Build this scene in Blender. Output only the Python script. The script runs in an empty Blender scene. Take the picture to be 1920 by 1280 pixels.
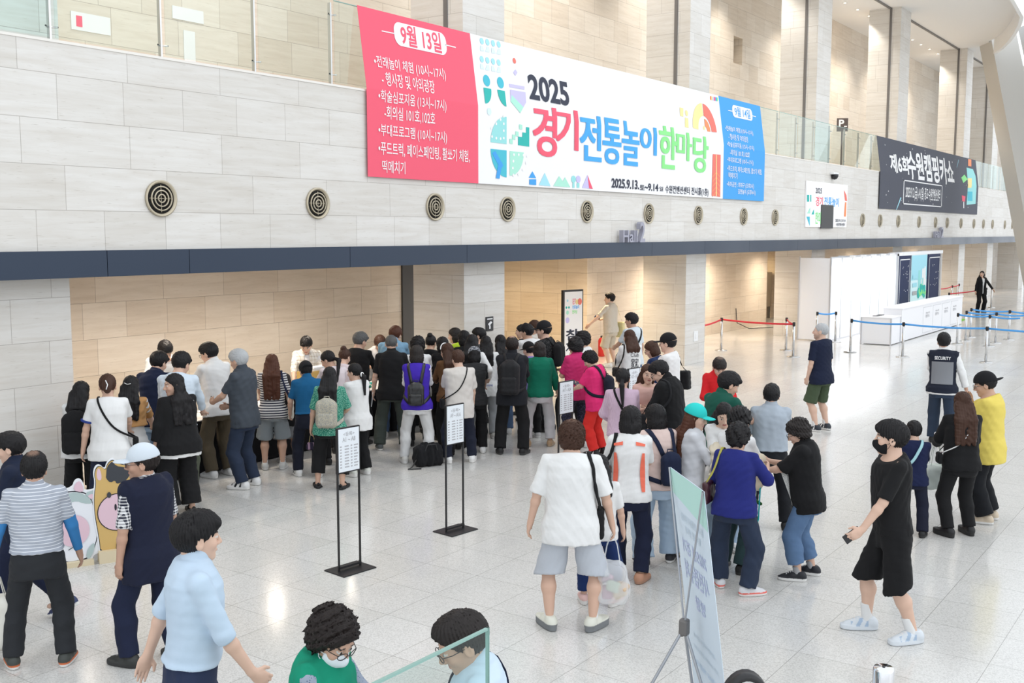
import bpy, bmesh, random
import numpy as np
from math import *
from mathutils import Vector, Matrix
C=bpy.context.scene.collection; SC=bpy.context.scene
# ------------------------------------------------------------------ camera (36 mm sensor, 1920x1280 frame)
CAMF=1962.0; CAMZ=3.25
CP=atan(204/CAMF); CA=atan(1410/(CAMF*cos(CP)+204*sin(CP)))
FW=np.array([cos(CA),sin(CA),0.]); RT=np.array([sin(CA),-cos(CA),0.])
cd=bpy.data.cameras.new('camera'); cam=bpy.data.objects.new('camera',cd); C.objects.link(cam); SC.camera=cam
cd.sensor_width=36; cd.lens=CAMF*36/1920; cd.clip_end=400; cd.clip_start=.05
cam.location=(0,0,CAMZ); cam.rotation_euler=(pi/2-CP,0,CA-pi/2)
# ------------------------------------------------------------------ sky, sun, exposure
SC.view_settings.view_transform='Standard'; SC.view_settings.look='None'; SC.view_settings.gamma=1; SC.view_settings.use_curve_mapping=False
SC.view_settings.exposure=0.6
W=bpy.data.worlds.new('World'); SC.world=W; W.use_nodes=True
nt=W.node_tree; bg=nt.nodes['Background']; bg.inputs[0].default_value=(.90,.95,1.0,1); bg.inputs[1].default_value=1.0
SUN=bpy.data.lights.new('sun','SUN'); SUN.energy=.2; SUN.angle=radians(60); SUN.color=(1,.98,.95)
so=bpy.data.objects.new('sun',SUN); C.objects.link(so); so.rotation_euler=Vector((-.25,1.0,-.5)).to_track_quat('-Z','Y').to_euler()
# ------------------------------------------------------------------ pixel of the photograph -> point of the place
def ray(x,y):
    r=x-960; u=640-y
    h=CAMF*cos(CP)+u*sin(CP); z=-CAMF*sin(CP)+u*cos(CP)
    return h*FW+r*RT+z*np.array([0,0,1.])
def onz(x,y,z=0.):
    d=ray(x,y); s=(z-CAMZ)/d[2]; return np.array([0,0,CAMZ])+d*s
def ony(x,y,Y):
    d=ray(x,y); s=Y/d[1]; return np.array([0,0,CAMZ])+d*s
# ------------------------------------------------------------------ materials
def newmat(name,col=(.8,.8,.8),rough=.6,metal=0.,spec=.5):
    m=bpy.data.materials.new(name); m.use_nodes=True; b=m.node_tree.nodes['Principled BSDF']
    b.inputs['Base Color'].default_value=(*col,1); b.inputs['Roughness'].default_value=rough; b.inputs['Metallic'].default_value=metal; b.inputs['Specular IOR Level'].default_value=spec
    return m
def N(m,t,**kw):
    n=m.node_tree.nodes.new(t)
    for k,v in kw.items(): setattr(n,k,v)
    return n
def L(m,a,b): m.node_tree.links.new(a,b)
def B(m): return m.node_tree.nodes['Principled BSDF']
def attr_mat(name,rough,spec=.4,sss=0.,noise=0):
    m=newmat(name,rough=rough,spec=spec); a=N(m,'ShaderNodeAttribute',attribute_name='Col'); L(m,a.outputs['Color'],B(m).inputs['Base Color'])
    if sss: B(m).inputs['Subsurface Weight'].default_value=sss; B(m).inputs['Subsurface Radius'].default_value=(.012,.005,.003); B(m).inputs['Subsurface Scale'].default_value=.6
    if noise:
        t=N(m,'ShaderNodeTexNoise'); t.inputs['Scale'].default_value=noise; bp=N(m,'ShaderNodeBump'); bp.inputs['Strength'].default_value=.25; bp.inputs['Distance'].default_value=.004
        tc=N(m,'ShaderNodeTexCoord'); mp=N(m,'ShaderNodeMapping'); mp.inputs['Scale'].default_value=(1,1,.12); L(m,tc.outputs['Object'],mp.inputs[0]); L(m,mp.outputs[0],t.inputs['Vector']); L(m,t.outputs[0],bp.inputs['Height']); L(m,bp.outputs[0],B(m).inputs['Normal'])
    return m
M_skin=attr_mat('skin',.5,.35); M_hair=attr_mat('hair_strands',.5,.22,noise=260); M_attr=attr_mat('shoe_material',.55,.4)
M_dark=newmat('black_plastic',(.012,.012,.014),.3); M_screen=newmat('phone_screen',(.02,.025,.06),.1)
_cl={}
def cloth(col,pat=None,col2=(.8,.8,.8),sc=1.0,rough=.85):
    key=(tuple(col),pat,tuple(col2),sc,rough)
    if key in _cl: return _cl[key]
    m=newmat('fabric_'+(pat or 'plain'),col,rough,0,.18); b=B(m); b.inputs['Sheen Weight'].default_value=.03 if max(col)<.2 else 0
    tc=N(m,'ShaderNodeTexCoord'); tn=N(m,'ShaderNodeTexNoise'); tn.inputs['Scale'].default_value=9; tn.inputs['Detail'].default_value=3; L(m,tc.outputs['Object'],tn.inputs['Vector'])
    bp=N(m,'ShaderNodeBump'); bp.inputs['Strength'].default_value=.35; bp.inputs['Distance'].default_value=.012; L(m,tn.outputs[0],bp.inputs['Height']); L(m,bp.outputs[0],b.inputs['Normal'])
    if pat:
        sp=N(m,'ShaderNodeSeparateXYZ'); L(m,tc.outputs['Object'],sp.inputs[0]); mix=N(m,'ShaderNodeMix',data_type='RGBA'); mix.inputs[6].default_value=(*col,1); mix.inputs[7].default_value=(*col2,1)
        def mth(op,a,v=None,c=None):
            n=N(m,'ShaderNodeMath',operation=op)
            for i,q in enumerate((a,v,c)):
                if q is None: continue
                if isinstance(q,(int,float)): n.inputs[i].default_value=q
                else: L(m,q,n.inputs[i])
            return n.outputs[0]
        def band(o,period,duty): return mth('LESS_THAN',mth('FRACT',mth('MULTIPLY',o,1/period)),duty)
        x,y,z=sp.outputs
        if pat=='stripes': fac=band(z,.03*sc,.42)
        elif pat=='vstripes': fac=band(mth('ADD',x,mth('MULTIPLY',y,.6)),.014*sc,.4)
        elif pat=='finestripes': fac=band(z,.024*sc,.2)
        elif pat=='check':
            fac=mth('MULTIPLY',mth('ADD',band(z,.03*sc,.5),band(mth('ADD',x,mth('MULTIPLY',y,.7)),.03*sc,.5)),.5)
        elif pat=='plaid':
            fac=mth('MULTIPLY',mth('ADD',band(z,.07*sc,.16),band(mth('ADD',x,mth('MULTIPLY',y,.7)),.07*sc,.16)),.5)
        elif pat in('floral','print','dots','denim'):
            v=N(m,'ShaderNodeTexVoronoi') if pat!='denim' else N(m,'ShaderNodeTexNoise'); v.inputs['Scale'].default_value={'floral':70,'print':24,'dots':60,'denim':4}[pat]/sc; L(m,tc.outputs['Object'],v.inputs['Vector'])
            fac=mth('LESS_THAN',v.outputs[0],{'floral':.42,'print':.42,'dots':.25}[pat]) if pat!='denim' else v.outputs[0]
        if not isinstance(fac,(int,float)): L(m,fac,mix.inputs[0])
        L(m,mix.outputs[2],b.inputs['Base Color'])
    _cl[key]=m; return m
# ------------------------------------------------------------------ figure modelling: distance fields meshed with surface nets
f32=np.float32
def V(*a): return np.array(a,dtype=np.float64)
def nrm(v): return v/(np.linalg.norm(v)+1e-12)
def rotx(a): c,s=cos(a),sin(a); return np.array([[1,0,0],[0,c,-s],[0,s,c]])
def roty(a): c,s=cos(a),sin(a); return np.array([[c,0,s],[0,1,0],[-s,0,c]])
def rotz(a): c,s=cos(a),sin(a); return np.array([[c,-s,0],[s,c,0],[0,0,1]])
def s_cap(P,a,b,ra,rb):
    ba=(b-a); L=max(float(ba@ba),1e-9); q=P-a.astype(f32)
    t=np.clip(q@(ba/L).astype(f32),0,1)
    q=q-t[:,None]*ba.astype(f32)
    return np.sqrt((q*q).sum(1))-(f32(ra)+f32(rb-ra)*t)
def s_ell(P,c,r,R=None):
    q=P-np.asarray(c,dtype=f32)
    if R is not None: q=q@R.astype(f32)
    r=np.asarray(r,dtype=f32); k=q/r
    k0=np.sqrt((k*k).sum(1)); k=k/r; k1=np.sqrt((k*k).sum(1))+1e-6
    return k0*(k0-1)/k1
def s_box(P,c,h,r,R=None):
    q=P-np.asarray(c,dtype=f32)
    if R is not None: q=q@R.astype(f32)
    q=np.abs(q)-(np.asarray(h,dtype=f32)-f32(r))
    return np.sqrt((np.maximum(q,0)**2).sum(1))+np.minimum(q.max(1),0)-f32(r)
def smin(a,b,k):
    h=np.clip(.5+.5*(b-a)/k,0,1); return b+(a-b)*h-k*h*(1-h)
def smax(a,b,k): return -smin(-a,-b,k)
def s_plane(P,o,n): return (P-np.asarray(o,dtype=f32))@np.asarray(nrm(n),dtype=f32)
def s_loft(P,o,R,zs,aa,bb,yo=None,ex=2.3):
    q=(P-o.astype(f32))@R.astype(f32)
    z=q[:,2]; a=np.interp(z,zs,aa).astype(f32); b=np.interp(z,zs,bb).astype(f32)
    y=q[:,1]-(np.interp(z,zs,yo).astype(f32) if yo is not None else 0)
    k=(np.abs(q[:,0]/a)**ex+np.abs(y/b)**ex)**f32(1/ex)
    d=(k-1)*np.minimum(a,b)
    return smax(d,np.maximum(zs[0]-z,z-zs[-1]),.012)
def wob(P,seed,f,amp):
    r=np.random.RandomState(seed); out=np.zeros(len(P),f32)
    for i in range(4):
        k=(r.randn(3)*f*(1+.6*i)).astype(f32); out+=np.sin(P@k+f32(r.rand()*6.28))/f32(1+.5*i)
    return out*f32(amp*.5)
def far(P,c,R,fn,base):
    """evaluate fn only near c"""
    d=np.sqrt(((P-np.asarray(c,dtype=f32))**2).sum(1)); m=d<R
    out=base.copy()
    if m.any(): out[m]=fn(P[m],base[m])
    return out
def surf(f,lo,hi,h,B=4):
    """surface nets of f inside the box lo..hi with cell h; sparse: only blocks close to the surface"""
    lo=np.asarray(lo,float)-2*h; n=np.ceil((np.asarray(hi,float)+2*h-lo)/(h*B)).astype(int)
    g=np.stack(np.meshgrid(*[np.arange(k) for k in n],indexing='ij'),-1).reshape(-1,3)
    c=(lo+(g+.5)*h*B).astype(f32)
    d=f(c); g=g[np.abs(d)<h*B*1.45]
    N=n*B+1; val=np.full(N,1.0,f32); have=np.zeros(N,bool)
    off=np.stack(np.meshgrid(*[np.arange(B+1)]*3,indexing='ij'),-1).reshape(-1,3)
    idx=(g[:,None,:]*B+off[None]).reshape(-1,3)
    fl=np.ravel_multi_index(idx.T,N); have.reshape(-1)[fl]=True
    fl=np.flatnonzero(have.reshape(-1)); ijk=np.stack(np.unravel_index(fl,N),-1)
    val.reshape(-1)[fl]=f((lo+ijk*h).astype(f32))
    offc=np.stack(np.meshgrid(*[np.arange(B)]*3,indexing='ij'),-1).reshape(-1,3)
    cell=(g[:,None,:]*B+offc[None]).reshape(-1,3)
    cs=[(i,j,k) for i in (0,1) for j in (0,1) for k in (0,1)]
    cv=np.stack([val[cell[:,0]+i,cell[:,1]+j,cell[:,2]+k] for i,j,k in cs],1)
    neg=cv<0; act=neg.any(1)&~neg.all(1); cell=cell[act]; cv=cv[act]
    co=np.array(cs,float); acc=np.zeros((len(cell),3)); cnt=np.zeros(len(cell))
    for i in range(8):
        for j in range(i+1,8):
            if np.abs(co[i]-co[j]).sum()!=1: continue
            a,b=cv[:,i],cv[:,j]; m=(a<0)!=(b<0); t=a[m]/(a[m]-b[m])
            acc[m]+=co[i]+(co[j]-co[i])*t[:,None]; cnt[m]+=1
    verts=lo+(cell+acc/cnt[:,None])*h
    cid=np.full(N,-1,np.int32); cid[cell[:,0],cell[:,1],cell[:,2]]=np.arange(len(cell))
    quads=[]
    for ax in range(3):
        e=np.zeros(3,int); e[ax]=1; u=np.zeros(3,int); u[(ax+1)%3]=1; w=np.zeros(3,int); w[(ax+2)%3]=1
        p=cell; v0=val[p[:,0],p[:,1],p[:,2]]; p1=p+e; v1=val[p1[:,0],p1[:,1],p1[:,2]]
        m=(v0<0)!=(v1<0); q=p[m]; s=v0[m]<0
        ok=(q-u>=0).all(1)&(q-w>=0).all(1); q=q[ok]; s=s[ok]
        ids=[cid[tuple((q+o).T)] for o in (0*u,-u,-u-w,-w)]
        Q=np.stack(ids,1); good=(Q>=0).all(1); Q=Q[good]; s=s[good]
        Q[~s]=Q[~s][:,::-1]; quads.append(Q)
    return verts,np.concatenate(quads)
def np_mesh(name,verts,quads,col=None,smooth=True):
    me=bpy.data.meshes.new(name); k=quads.shape[1]
    me.vertices.add(len(verts)); me.vertices.foreach_set('co',np.asarray(verts,f32).ravel())
    me.loops.add(quads.size); me.loops.foreach_set('vertex_index',quads.astype(np.int32).ravel())
    me.polygons.add(len(quads)); me.polygons.foreach_set('loop_start',np.arange(0,quads.size,k,dtype=np.int32))
    if smooth: me.polygons.foreach_set('use_smooth',np.ones(len(quads),bool))
    me.update(calc_edges=True)
    if col is not None:
        at=me.color_attributes.new('Col','FLOAT_COLOR','POINT'); c=np.ones((len(verts),4),f32); c[:,:3]=col
        at.data.foreach_set('color',c.ravel())
    return me
def link(name,me,mat,parent=None):
    o=bpy.data.objects.new(name,me); C.objects.link(o)
    if mat is not None: me.materials.append(mat)
    if parent is not None: o.parent=parent
    return o
def sdf_obj(name,f,lo,hi,h,mat,parent,colf=None):
    v,q=surf(f,lo,hi,h)
    if len(v)==0: return None
    return link(name,np_mesh(name,v,q,colf(v) if colf else None),mat,parent)

def ik(S,T,l1,l2,pole):
    d=T-S; L=np.linalg.norm(d); Lm=(l1+l2)*.995
    if L>Lm: d=d*Lm/L; L=Lm
    L=max(L,abs(l1-l2)*1.05+.01); u=nrm(d); T=S+u*L
    a=(l1*l1-l2*l2+L*L)/(2*L); hgt=sqrt(max(l1*l1-a*a,0))
    p=pole-u*(pole@u); return S+u*a+nrm(p)*hgt,T

HAIRS={'black':(.012,.011,.012),'soft':(.022,.018,.017),'brown':(.055,.026,.017),'auburn':(.075,.027,.015),'grey':(.42,.43,.44),'salt':(.09,.09,.09),'dark':(.018,.013,.012)}
class Fig: pass
def skeleton(H,o):
    g=Fig(); g.H=H; fem=o.get('fem',False); fat=o.get('fat',1.0)
    child=o.get('child',False)
    lean=radians(o.get('lean',3)); side=radians(o.get('side',0)); tw=radians(o.get('twist',0))
    crouch=o.get('crouch',0)*H
    g.fat=fat; g.fem=fem
    g.pel=V(0,-sin(lean)*.05*H,.515*H-crouch)
    g.Rt=rotz(-tw)@roty(side)@rotx(-lean)
    T=lambda x,y,z: g.pel+g.Rt@(V(x,y,z)*H)
    sw=(.088 if fem else .101)*(.6+.4*fat)
    g.nb=T(0,-.012,.333)
    g.sh=[T(-sw,-.006,.299),T(sw,-.006,.299)]
    hy,hp,hr=[radians(a) for a in o.get('head',(0,8,0))]
    up=nrm(g.Rt[:,2]*.75+V(0,0,.25))
    g.Rh=rotz(-tw)@rotz(-hy)@roty(hr)@rotx(-hp-lean*.35)
    hs=.150*H/.24*(1.12 if child else 1.0)*o.get('hs',1.0); g.hs=hs
    g.hc=g.nb+up*.0*H+g.Rh@(V(0,.022,.116)*hs)
    g.top=g.hc+V(0,0,.122*hs)
    hw=.054*(.6+.4*fat)
    g.hip=[g.pel+V(-hw,0,-.01)*H,g.pel+V(hw,0,-.01)*H]
    feet=o.get('feet',((-.075,0,-8,0),(.075,0,8,0)))
    g.ank=[];g.knee=[];g.fyaw=[];g.lift=[]
    for i in (0,1):
        x,y,yaw,lf=feet[i]; A=V(x,y-.02,.046+lf)*H
        fw=V(sin(radians(yaw)),cos(radians(yaw)),0)
        k,A=ik(g.hip[i],A,.247*H,.232*H,fw+V((-.03,.03)[i],0,0)); g.knee.append(k);g.ank.append(A);g.fyaw.append(radians(yaw)); g.lift.append(lf)
    g.elb=[];g.wri=[];g.hd=[];g.hn=[];g.curl=[]
    arms=o.get('arms',('down','down'))
    for i in (0,1):
        sg=(-1,1)[i]; a=arms[i]
        if isinstance(a,str): a=ARMS[a]
        t=a[:3]; hand=a[3] if len(a)>3 else None; curl=a[4] if len(a)>4 else .45; pole=a[5] if len(a)>5 else (.5,-.55,-.6)
        Tg=V(sg*t[0],t[1],t[2])*H
        if o.get('armlean',False): Tg=g.pel+g.Rt@(Tg-V(0,0,.515*H))
        e,w=ik(g.sh[i],Tg,.172*H,.15*H,V(sg*pole[0],pole[1],pole[2]))
        g.elb.append(e); g.wri.append(w)
        d=nrm(w-e)
        if hand is not None: d=nrm(V(sg*hand[0],hand[1],hand[2]))
        g.hd.append(d)
        n=V(-sg,0,0.0) if len(a)<7 else V(sg*a[6][0],a[6][1],a[6][2])
        n=n-d*(n@d)
        if np.linalg.norm(n)<.2: n=V(0,0,-1)-d*(-d[2])
        g.hn.append(nrm(n)); g.curl.append(curl)
    return g
# hand targets in units of the height: outward, forward, up; then hand direction, finger curl, elbow pole, palm normal
ARMS={'down':(.165,.03,.475,None,.5),'back':(.17,-.12,.50,None,.4),'fwd':(.16,.12,.50,None,.5),
 'phone':(.045,.20,.63,(-.45,.6,.35),.9,(.6,-.3,-.7),(-.5,-.2,.6)),'hold':(.05,.23,.61,(-.5,.7,.2),.8,(.6,-.3,-.7)),
 'table':(.12,.26,.545,(-.1,.9,-.35),.25,(.6,-.4,-.4),(0,0,-1)),'belly':(.06,.16,.58,(-.8,.4,0),.5,(.7,-.3,-.6)),
 'pocket':(.125,.05,.50,(.0,.3,-.9),.5),'high':(.06,.21,.72,(-.3,.6,.6),.8,(.6,-.2,-.8)),'chin':(.04,.13,.80,(-.2,.3,.8),.7,(.6,.1,-.8)),'fold':(.02,.13,.60,(-1,.15,.05),.4,(.8,-.2,-.5))}
def head_sdf(g,face=True):
    c,R,s=g.hc,g.Rh,g.hs
    def f(P,base=None):
        q=((P-c.astype(f32))@R.astype(f32))/f32(s)
        d=s_ell(q,(0,-.012,.03),(.077,.098,.094))
        d=smin(d,s_ell(q,(0,.028,-.035),(.060,.064,.078)),.03)
        d=smin(d,s_ell(q,(0,.068,-.092),(.026,.022,.02)),.03)
        if face:
            d=smin(d,s_cap(q,V(0,.094,.018),V(0,.113,-.022),.007,.011),.012)
            d=smin(d,s_cap(q,V(-.012,.1,-.028),V(.012,.1,-.028),.008,.008),.01)
            d=smin(d,s_cap(q,V(-.038,.083,.034),V(.038,.083,.034),.009,.009),.014)
            for e in (-1,1):
                d=smax(d,-s_ell(q,(e*.031,.104,.012),(.017,.012,.012)),.012)
                d=smin(d,s_ell(q,(e*.031,.083,.012),(.013,.0125,.0095)),.004)
                d=smin(d,s_ell(q,(e*.036,.064,-.022),(.026,.022,.024)),.02)
            d=smin(d,s_cap(q,V(-.018,.089,-.056),V(.018,.089,-.056),.0075,.0075),.008)
        for e in (-1,1):
            ear=s_ell(q,(e*.079,-.008,-.006),(.011,.021,.033))
            ear=smax(ear,-s_ell(q,(e*.09,-.003,-.002),(.008,.011,.018)),.006)
            d=smin(d,ear,.008)
        return d*f32(s)
    return f
def hand_sdf(g,i):
    H=g.H; w=g.wri[i]; d=g.hd[i]; n=g.hn[i]; s=nrm(np.cross(d,n)); sc=H/1.7
    sg=(-1,1)[i]
    # thumb goes on the side that points forward/up
    side=s if (s@(V(0,1,.3)))>0 else -s
    curl=g.curl[i]; prim=[]
    base=w+d*.018*sc; palm_c=w+d*.052*sc
    R=np.stack([side,n,d],1)
    kn=w+d*.092*sc
    for k in range(4):
        off=(.030-.019*k)*sc; L=[.062,.072,.067,.052][k]*sc
        a=kn+side*off-d*(.004 if k==1 else .008+.004*(k==3))*sc; an=curl*1.1+.12*k*curl
        d1=d*cos(an*.6)+n*sin(an*.6); d2=d*cos(an*1.7)+n*sin(an*1.7)
        b=a+d1*L*.5; c=b+d2*L*.5
        prim.append((a-d*.02*sc,a,.0085*sc,.0088*sc)); prim.append((a,b,.0088*sc,.008*sc)); prim.append((b,c,.008*sc,.0062*sc))
    a=w+d*.025*sc+side*.024*sc; b=a+(side*.72+d*.62+n*.25)*.036*sc; c=b+(side*.2+d*.85+n*.4*(.4+curl))*.034*sc
    prim.append((a,b,.0125*sc,.0105*sc)); prim.append((b,c,.0105*sc,.0078*sc))
    def f(P,base_d):
        dd=s_ell(P,palm_c,(.040*sc,.0165*sc,.052*sc),R)
        dd=smin(dd,s_cap(P,w-d*.01*sc,w+d*.03*sc,.023*sc,.022*sc),.02)
        for p in prim: dd=smin(dd,s_cap(P,*p),.005)
        return smin(base_d,dd,.012)
    return f,palm_c
def torso_profile(g,inf=0.0):
    H=g.H; f=g.fat
    zs=np.array([-.09,-.05,0,.05,.11,.17,.23,.28,.312,.335,.35])*H
    if g.fem:
        a=np.array([.088,.097,.098,.090,.082,.084,.092,.088,.074,.046,.036]); b=np.array([.066,.072,.072,.066,.06,.063,.070,.064,.052,.042,.034])
    else:
        a=np.array([.088,.094,.094,.090,.088,.092,.099,.099,.084,.05,.038]); b=np.array([.066,.070,.070,.068,.065,.068,.073,.07,.056,.045,.036])
    fa=1+(f-1)*np.array([1,1,1,1.1,1.1,1,.8,.5,.3,.1,0]); fb=1+(f-1)*np.array([1,1,1.2,1.5,1.6,1.4,1,.6,.3,.1,0])
    yo=np.array([-.004,-.006,-.004,.004,.006,.004,0,-.004,-.008,-.01,-.01])*H
    return zs,a*fa*H+inf,b*fb*H+inf,yo
def body_sdf(g):
    H=g.H; fl=.9+.1*g.fat; hd=head_sdf(g); hands=[hand_sdf(g,0),hand_sdf(g,1)]
    pr=torso_profile(g,-.012)
    def f(P):
        d=s_loft(P,g.pel,g.Rt,*pr)
        for i in (0,1):
            d=smin(d,s_cap(P,g.nb-g.Rt[:,2]*.035*H,g.sh[i]-V(0,0,.004*H),.026*H,.022*H),.03)
            a=s_cap(P,g.sh[i],g.elb[i],.0265*H*fl,.0205*H*fl)
            m=g.elb[i]*.72+g.wri[i]*.28
            a=smin(a,s_cap(P,g.elb[i],m,.0205*H*fl,.0215*H*fl),.02); a=smin(a,s_cap(P,m,g.wri[i],.0215*H*fl,.0148*H),.02)
            d=smin(d,a,.02)
            l=s_cap(P,g.hip[i],g.knee[i],.047*H*fl,.031*H*fl)
            u=g.knee[i]*.66+g.ank[i]*.34; bk=nrm(np.cross(g.knee[i]-g.ank[i],V(1,0,0)))*.012*H
            if bk[1]>0: bk=-bk
            l=smin(l,s_cap(P,g.knee[i],u+bk,.030*H*fl,.0335*H*fl),.03); l=smin(l,s_cap(P,u+bk,g.ank[i],.0335*H*fl,.019*H),.03)
            d=smin(d,l,.02)
            fw=V(sin(g.fyaw[i]),cos(g.fyaw[i]),0)
            d=smin(d,s_cap(P,g.ank[i]-V(0,0,.012*H),g.ank[i]+fw*.09*H-V(0,0,.03*H),.018*H,.013*H),.02)
        d=smin(d,s_cap(P,g.nb-g.Rt[:,2]*.02*H,g.hc-g.Rh@(V(0,.022,.05)*g.hs),.0345*H*(.8+.2*g.fat)*(.88 if g.fem else 1),.032*H*(.8+.2*g.fat)*(.88 if g.fem else 1)),.025)
        d=far(P,g.hc,.24*g.hs/1.0,lambda Q,b: smin(b,hd(Q),.018),d)
        for i in (0,1):
            d=far(P,hands[i][1],.15*H/1.7,hands[i][0],d)
        return d
    return f
def bounds(g):
    pts=np.array([g.top,g.hc+g.Rh[:,1]*.13,g.hc-g.Rh[:,1]*.12,g.hc+V(.1,0,0),g.hc-V(.1,0,0)]+g.sh+g.elb+g.hip+g.knee+[w+d*.2 for w,d in zip(g.wri,g.hd)]+g.wri+[a+V(0,.2,0) for a in g.ank]+[a-V(0,.12,.1) for a in g.ank]+[g.pel+V(.2,.2,0),g.pel-V(.2,.2,0)])
    return pts.min(0)-.07,pts.max(0)+.07
def skin_col(g,tone,o):
    t=np.array(tone)
    def f(v):
        q=((v-g.hc)@g.Rh)/g.hs; c=np.tile(t,(len(v),1)).astype(float)
        cheek=np.exp(-(((np.abs(q[:,0])-.04)/.02)**2+((q[:,2]+.025)/.02)**2))*(q[:,1]>.03)
        c*=1-.12*cheek[:,None]*np.array([0,.7,.6])
        fr=q[:,1]>.06; near=(np.abs(q[:,0])<.1)&(np.abs(q[:,2])<.13)
        lip=fr&near&(((q[:,0]/.024)**2+((q[:,2]+.056)/.0095)**2)<1); c[lip]=(.42,.13,.12)
        ax=np.abs(q[:,0])
        br=fr&near&(np.abs(q[:,2]-.037+.06*np.abs(ax-.030))<.0042)&(ax>.016)&(ax<.050); c[br]=np.array(HAIRS[o.get('hc','black')])*1.2+.01
        ey=fr&near&((((ax-.031)/.0145)**2+((q[:,2]-.012)/.0068)**2)<1); c[ey]=(.6,.58,.55)
        ir=fr&near&((((ax-.031)/.0075)**2+((q[:,2]-.012)/.0075)**2)<1); c[ir]=(.015,.01,.008)
        if o.get('stubble'):
            st=(q[:,1]>0)&(q[:,2]<-.045)&near; c[st]=c[st]*.75+.04
        return c
    return f
def arm_piece(P,S,E,W,cov,ra,rm,rb,k=.02):
    """sleeve over shoulder S, elbow E, wrist W; cov 0..1 upper arm, 1..2 forearm"""
    if cov<=1:
        X=S+(E-S)*cov; t=nrm(E-S)
        d=s_cap(P,S,S+(E-S)*min(cov+.15,1.3),ra,rb)
        return smax(d,s_plane(P,X,t),.006)
    X=E+(W-E)*(cov-1); t=nrm(W-E)
    d=smin(s_cap(P,S,E,ra,rm),smax(s_cap(P,E,E+(W-E)*min(cov-1+.12,1.15),rm,rb),s_plane(P,X,t),.006),.02)
    return d
def top_sdf(g,s,seed=0):
    H=g.H; inf=s.get('inf',.016); hem=s.get('hem',.06)*H; cov=s.get('sleeve',.62); fl=.9+.1*g.fat
    zs,a,b,yo=torso_profile(g,inf)
    keep=zs>-hem+.01; fle=s.get('flare',.006)
    a0=np.interp(-.05*H,zs,a); b0=np.interp(-.05*H,zs,b)
    zs=np.concatenate([[-hem],zs[keep]]); a=np.concatenate([[a0+fle],a[keep]]); b=np.concatenate([[b0+fle],b[keep]]); yo=np.concatenate([[yo[0]],yo[keep]])
    box=s.get('boxy',0.0)
    if box: # straight hanging cloth
        m=zs<.25*H; am=np.interp(.25*H,zs,a); bm=np.interp(.24*H,zs,b)
        a=np.where(m,a+(np.maximum(am,a)-a)*box,a); b=np.where(m,b+(np.maximum(bm,b)-b)*box,b)
    hw,hd=s.get('over',(0,0)); m=zs<.03*H; a=np.where(m,np.maximum(a,hw),a); b=np.where(m,np.maximum(b,hd),b)
    sl=s.get('slw',.010); wr=s.get('wr',.0045); nl=s.get('neck',None); op=s.get('open',None); col=s.get('collar',0)
    top=s.get('top',None)
    def f(P):
        d=s_loft(P,g.pel,g.Rt,zs,a,b,yo)
        for i in (0,1):
            d=smin(d,s_cap(P,g.nb-g.Rt[:,2]*.034*H,g.sh[i],.031*H+inf*.4,.0255*H+inf*.5),.03)
            if cov>0:
                r0=.0265*H*fl+sl*.7
                d=smin(d,arm_piece(P,g.sh[i],g.elb[i],g.wri[i],cov,r0,(.0225*H*fl+sl),(.0245*H*fl+sl*1.25) if cov<=1 else (.0195*H*fl+sl)),.022)
            else:
                sd=g.Rt[:,0]*(-1,1)[i]; d=smin(d,smax(s_cap(P,g.nb-g.Rt[:,2]*.034*H,g.sh[i]+sd*.01*H,.031*H+inf*.8,.031*H+inf*.7),s_plane(P,g.sh[i]+sd*.012*H,sd),.006),.02)
        d=d+wob(P,seed,26,wr)+wob(P,seed+5,60,wr*.35)
        q=None
        if not col: d=smax(d,s_plane(P,g.nb-g.Rt[:,2]*.004*H,g.Rt[:,2]-g.Rt[:,1]*-.35),.005)
        if top is not None: d=smax(d,s_plane(P,g.pel+g.Rt[:,2]*top*H,g.Rt[:,2]),.006)
        if col:
            c=g.nb+g.Rt[:,1]*.004*H; up=nrm(g.Rt[:,2]+g.Rt[:,1]*.25)
            ring=s_cap(P,c-up*.012*H,c+up*col*H,.049*H*(.8+.2*g.fat),.041*H*(.8+.2*g.fat))
            d=smin(d,ring,.006)
        if op:
            q=(P-g.pel.astype(f32))@g.Rt.astype(f32)
            gap=np.abs(q[:,0])-np.interp(q[:,2],np.array([-.1,.1,.34])*H,np.array(op)).astype(f32)
            d=smax(d,-np.maximum(gap,-q[:,1]),.006)
        return d
    return f
def legpts(g,i,L):
    h,k,a=g.hip[i],g.knee[i],g.ank[i]
    if L<=.5: return h+(k-h)*(L/.5),nrm(k-h)
    return k+(a-k)*((L-.5)/.5),nrm(a-k)
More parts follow.
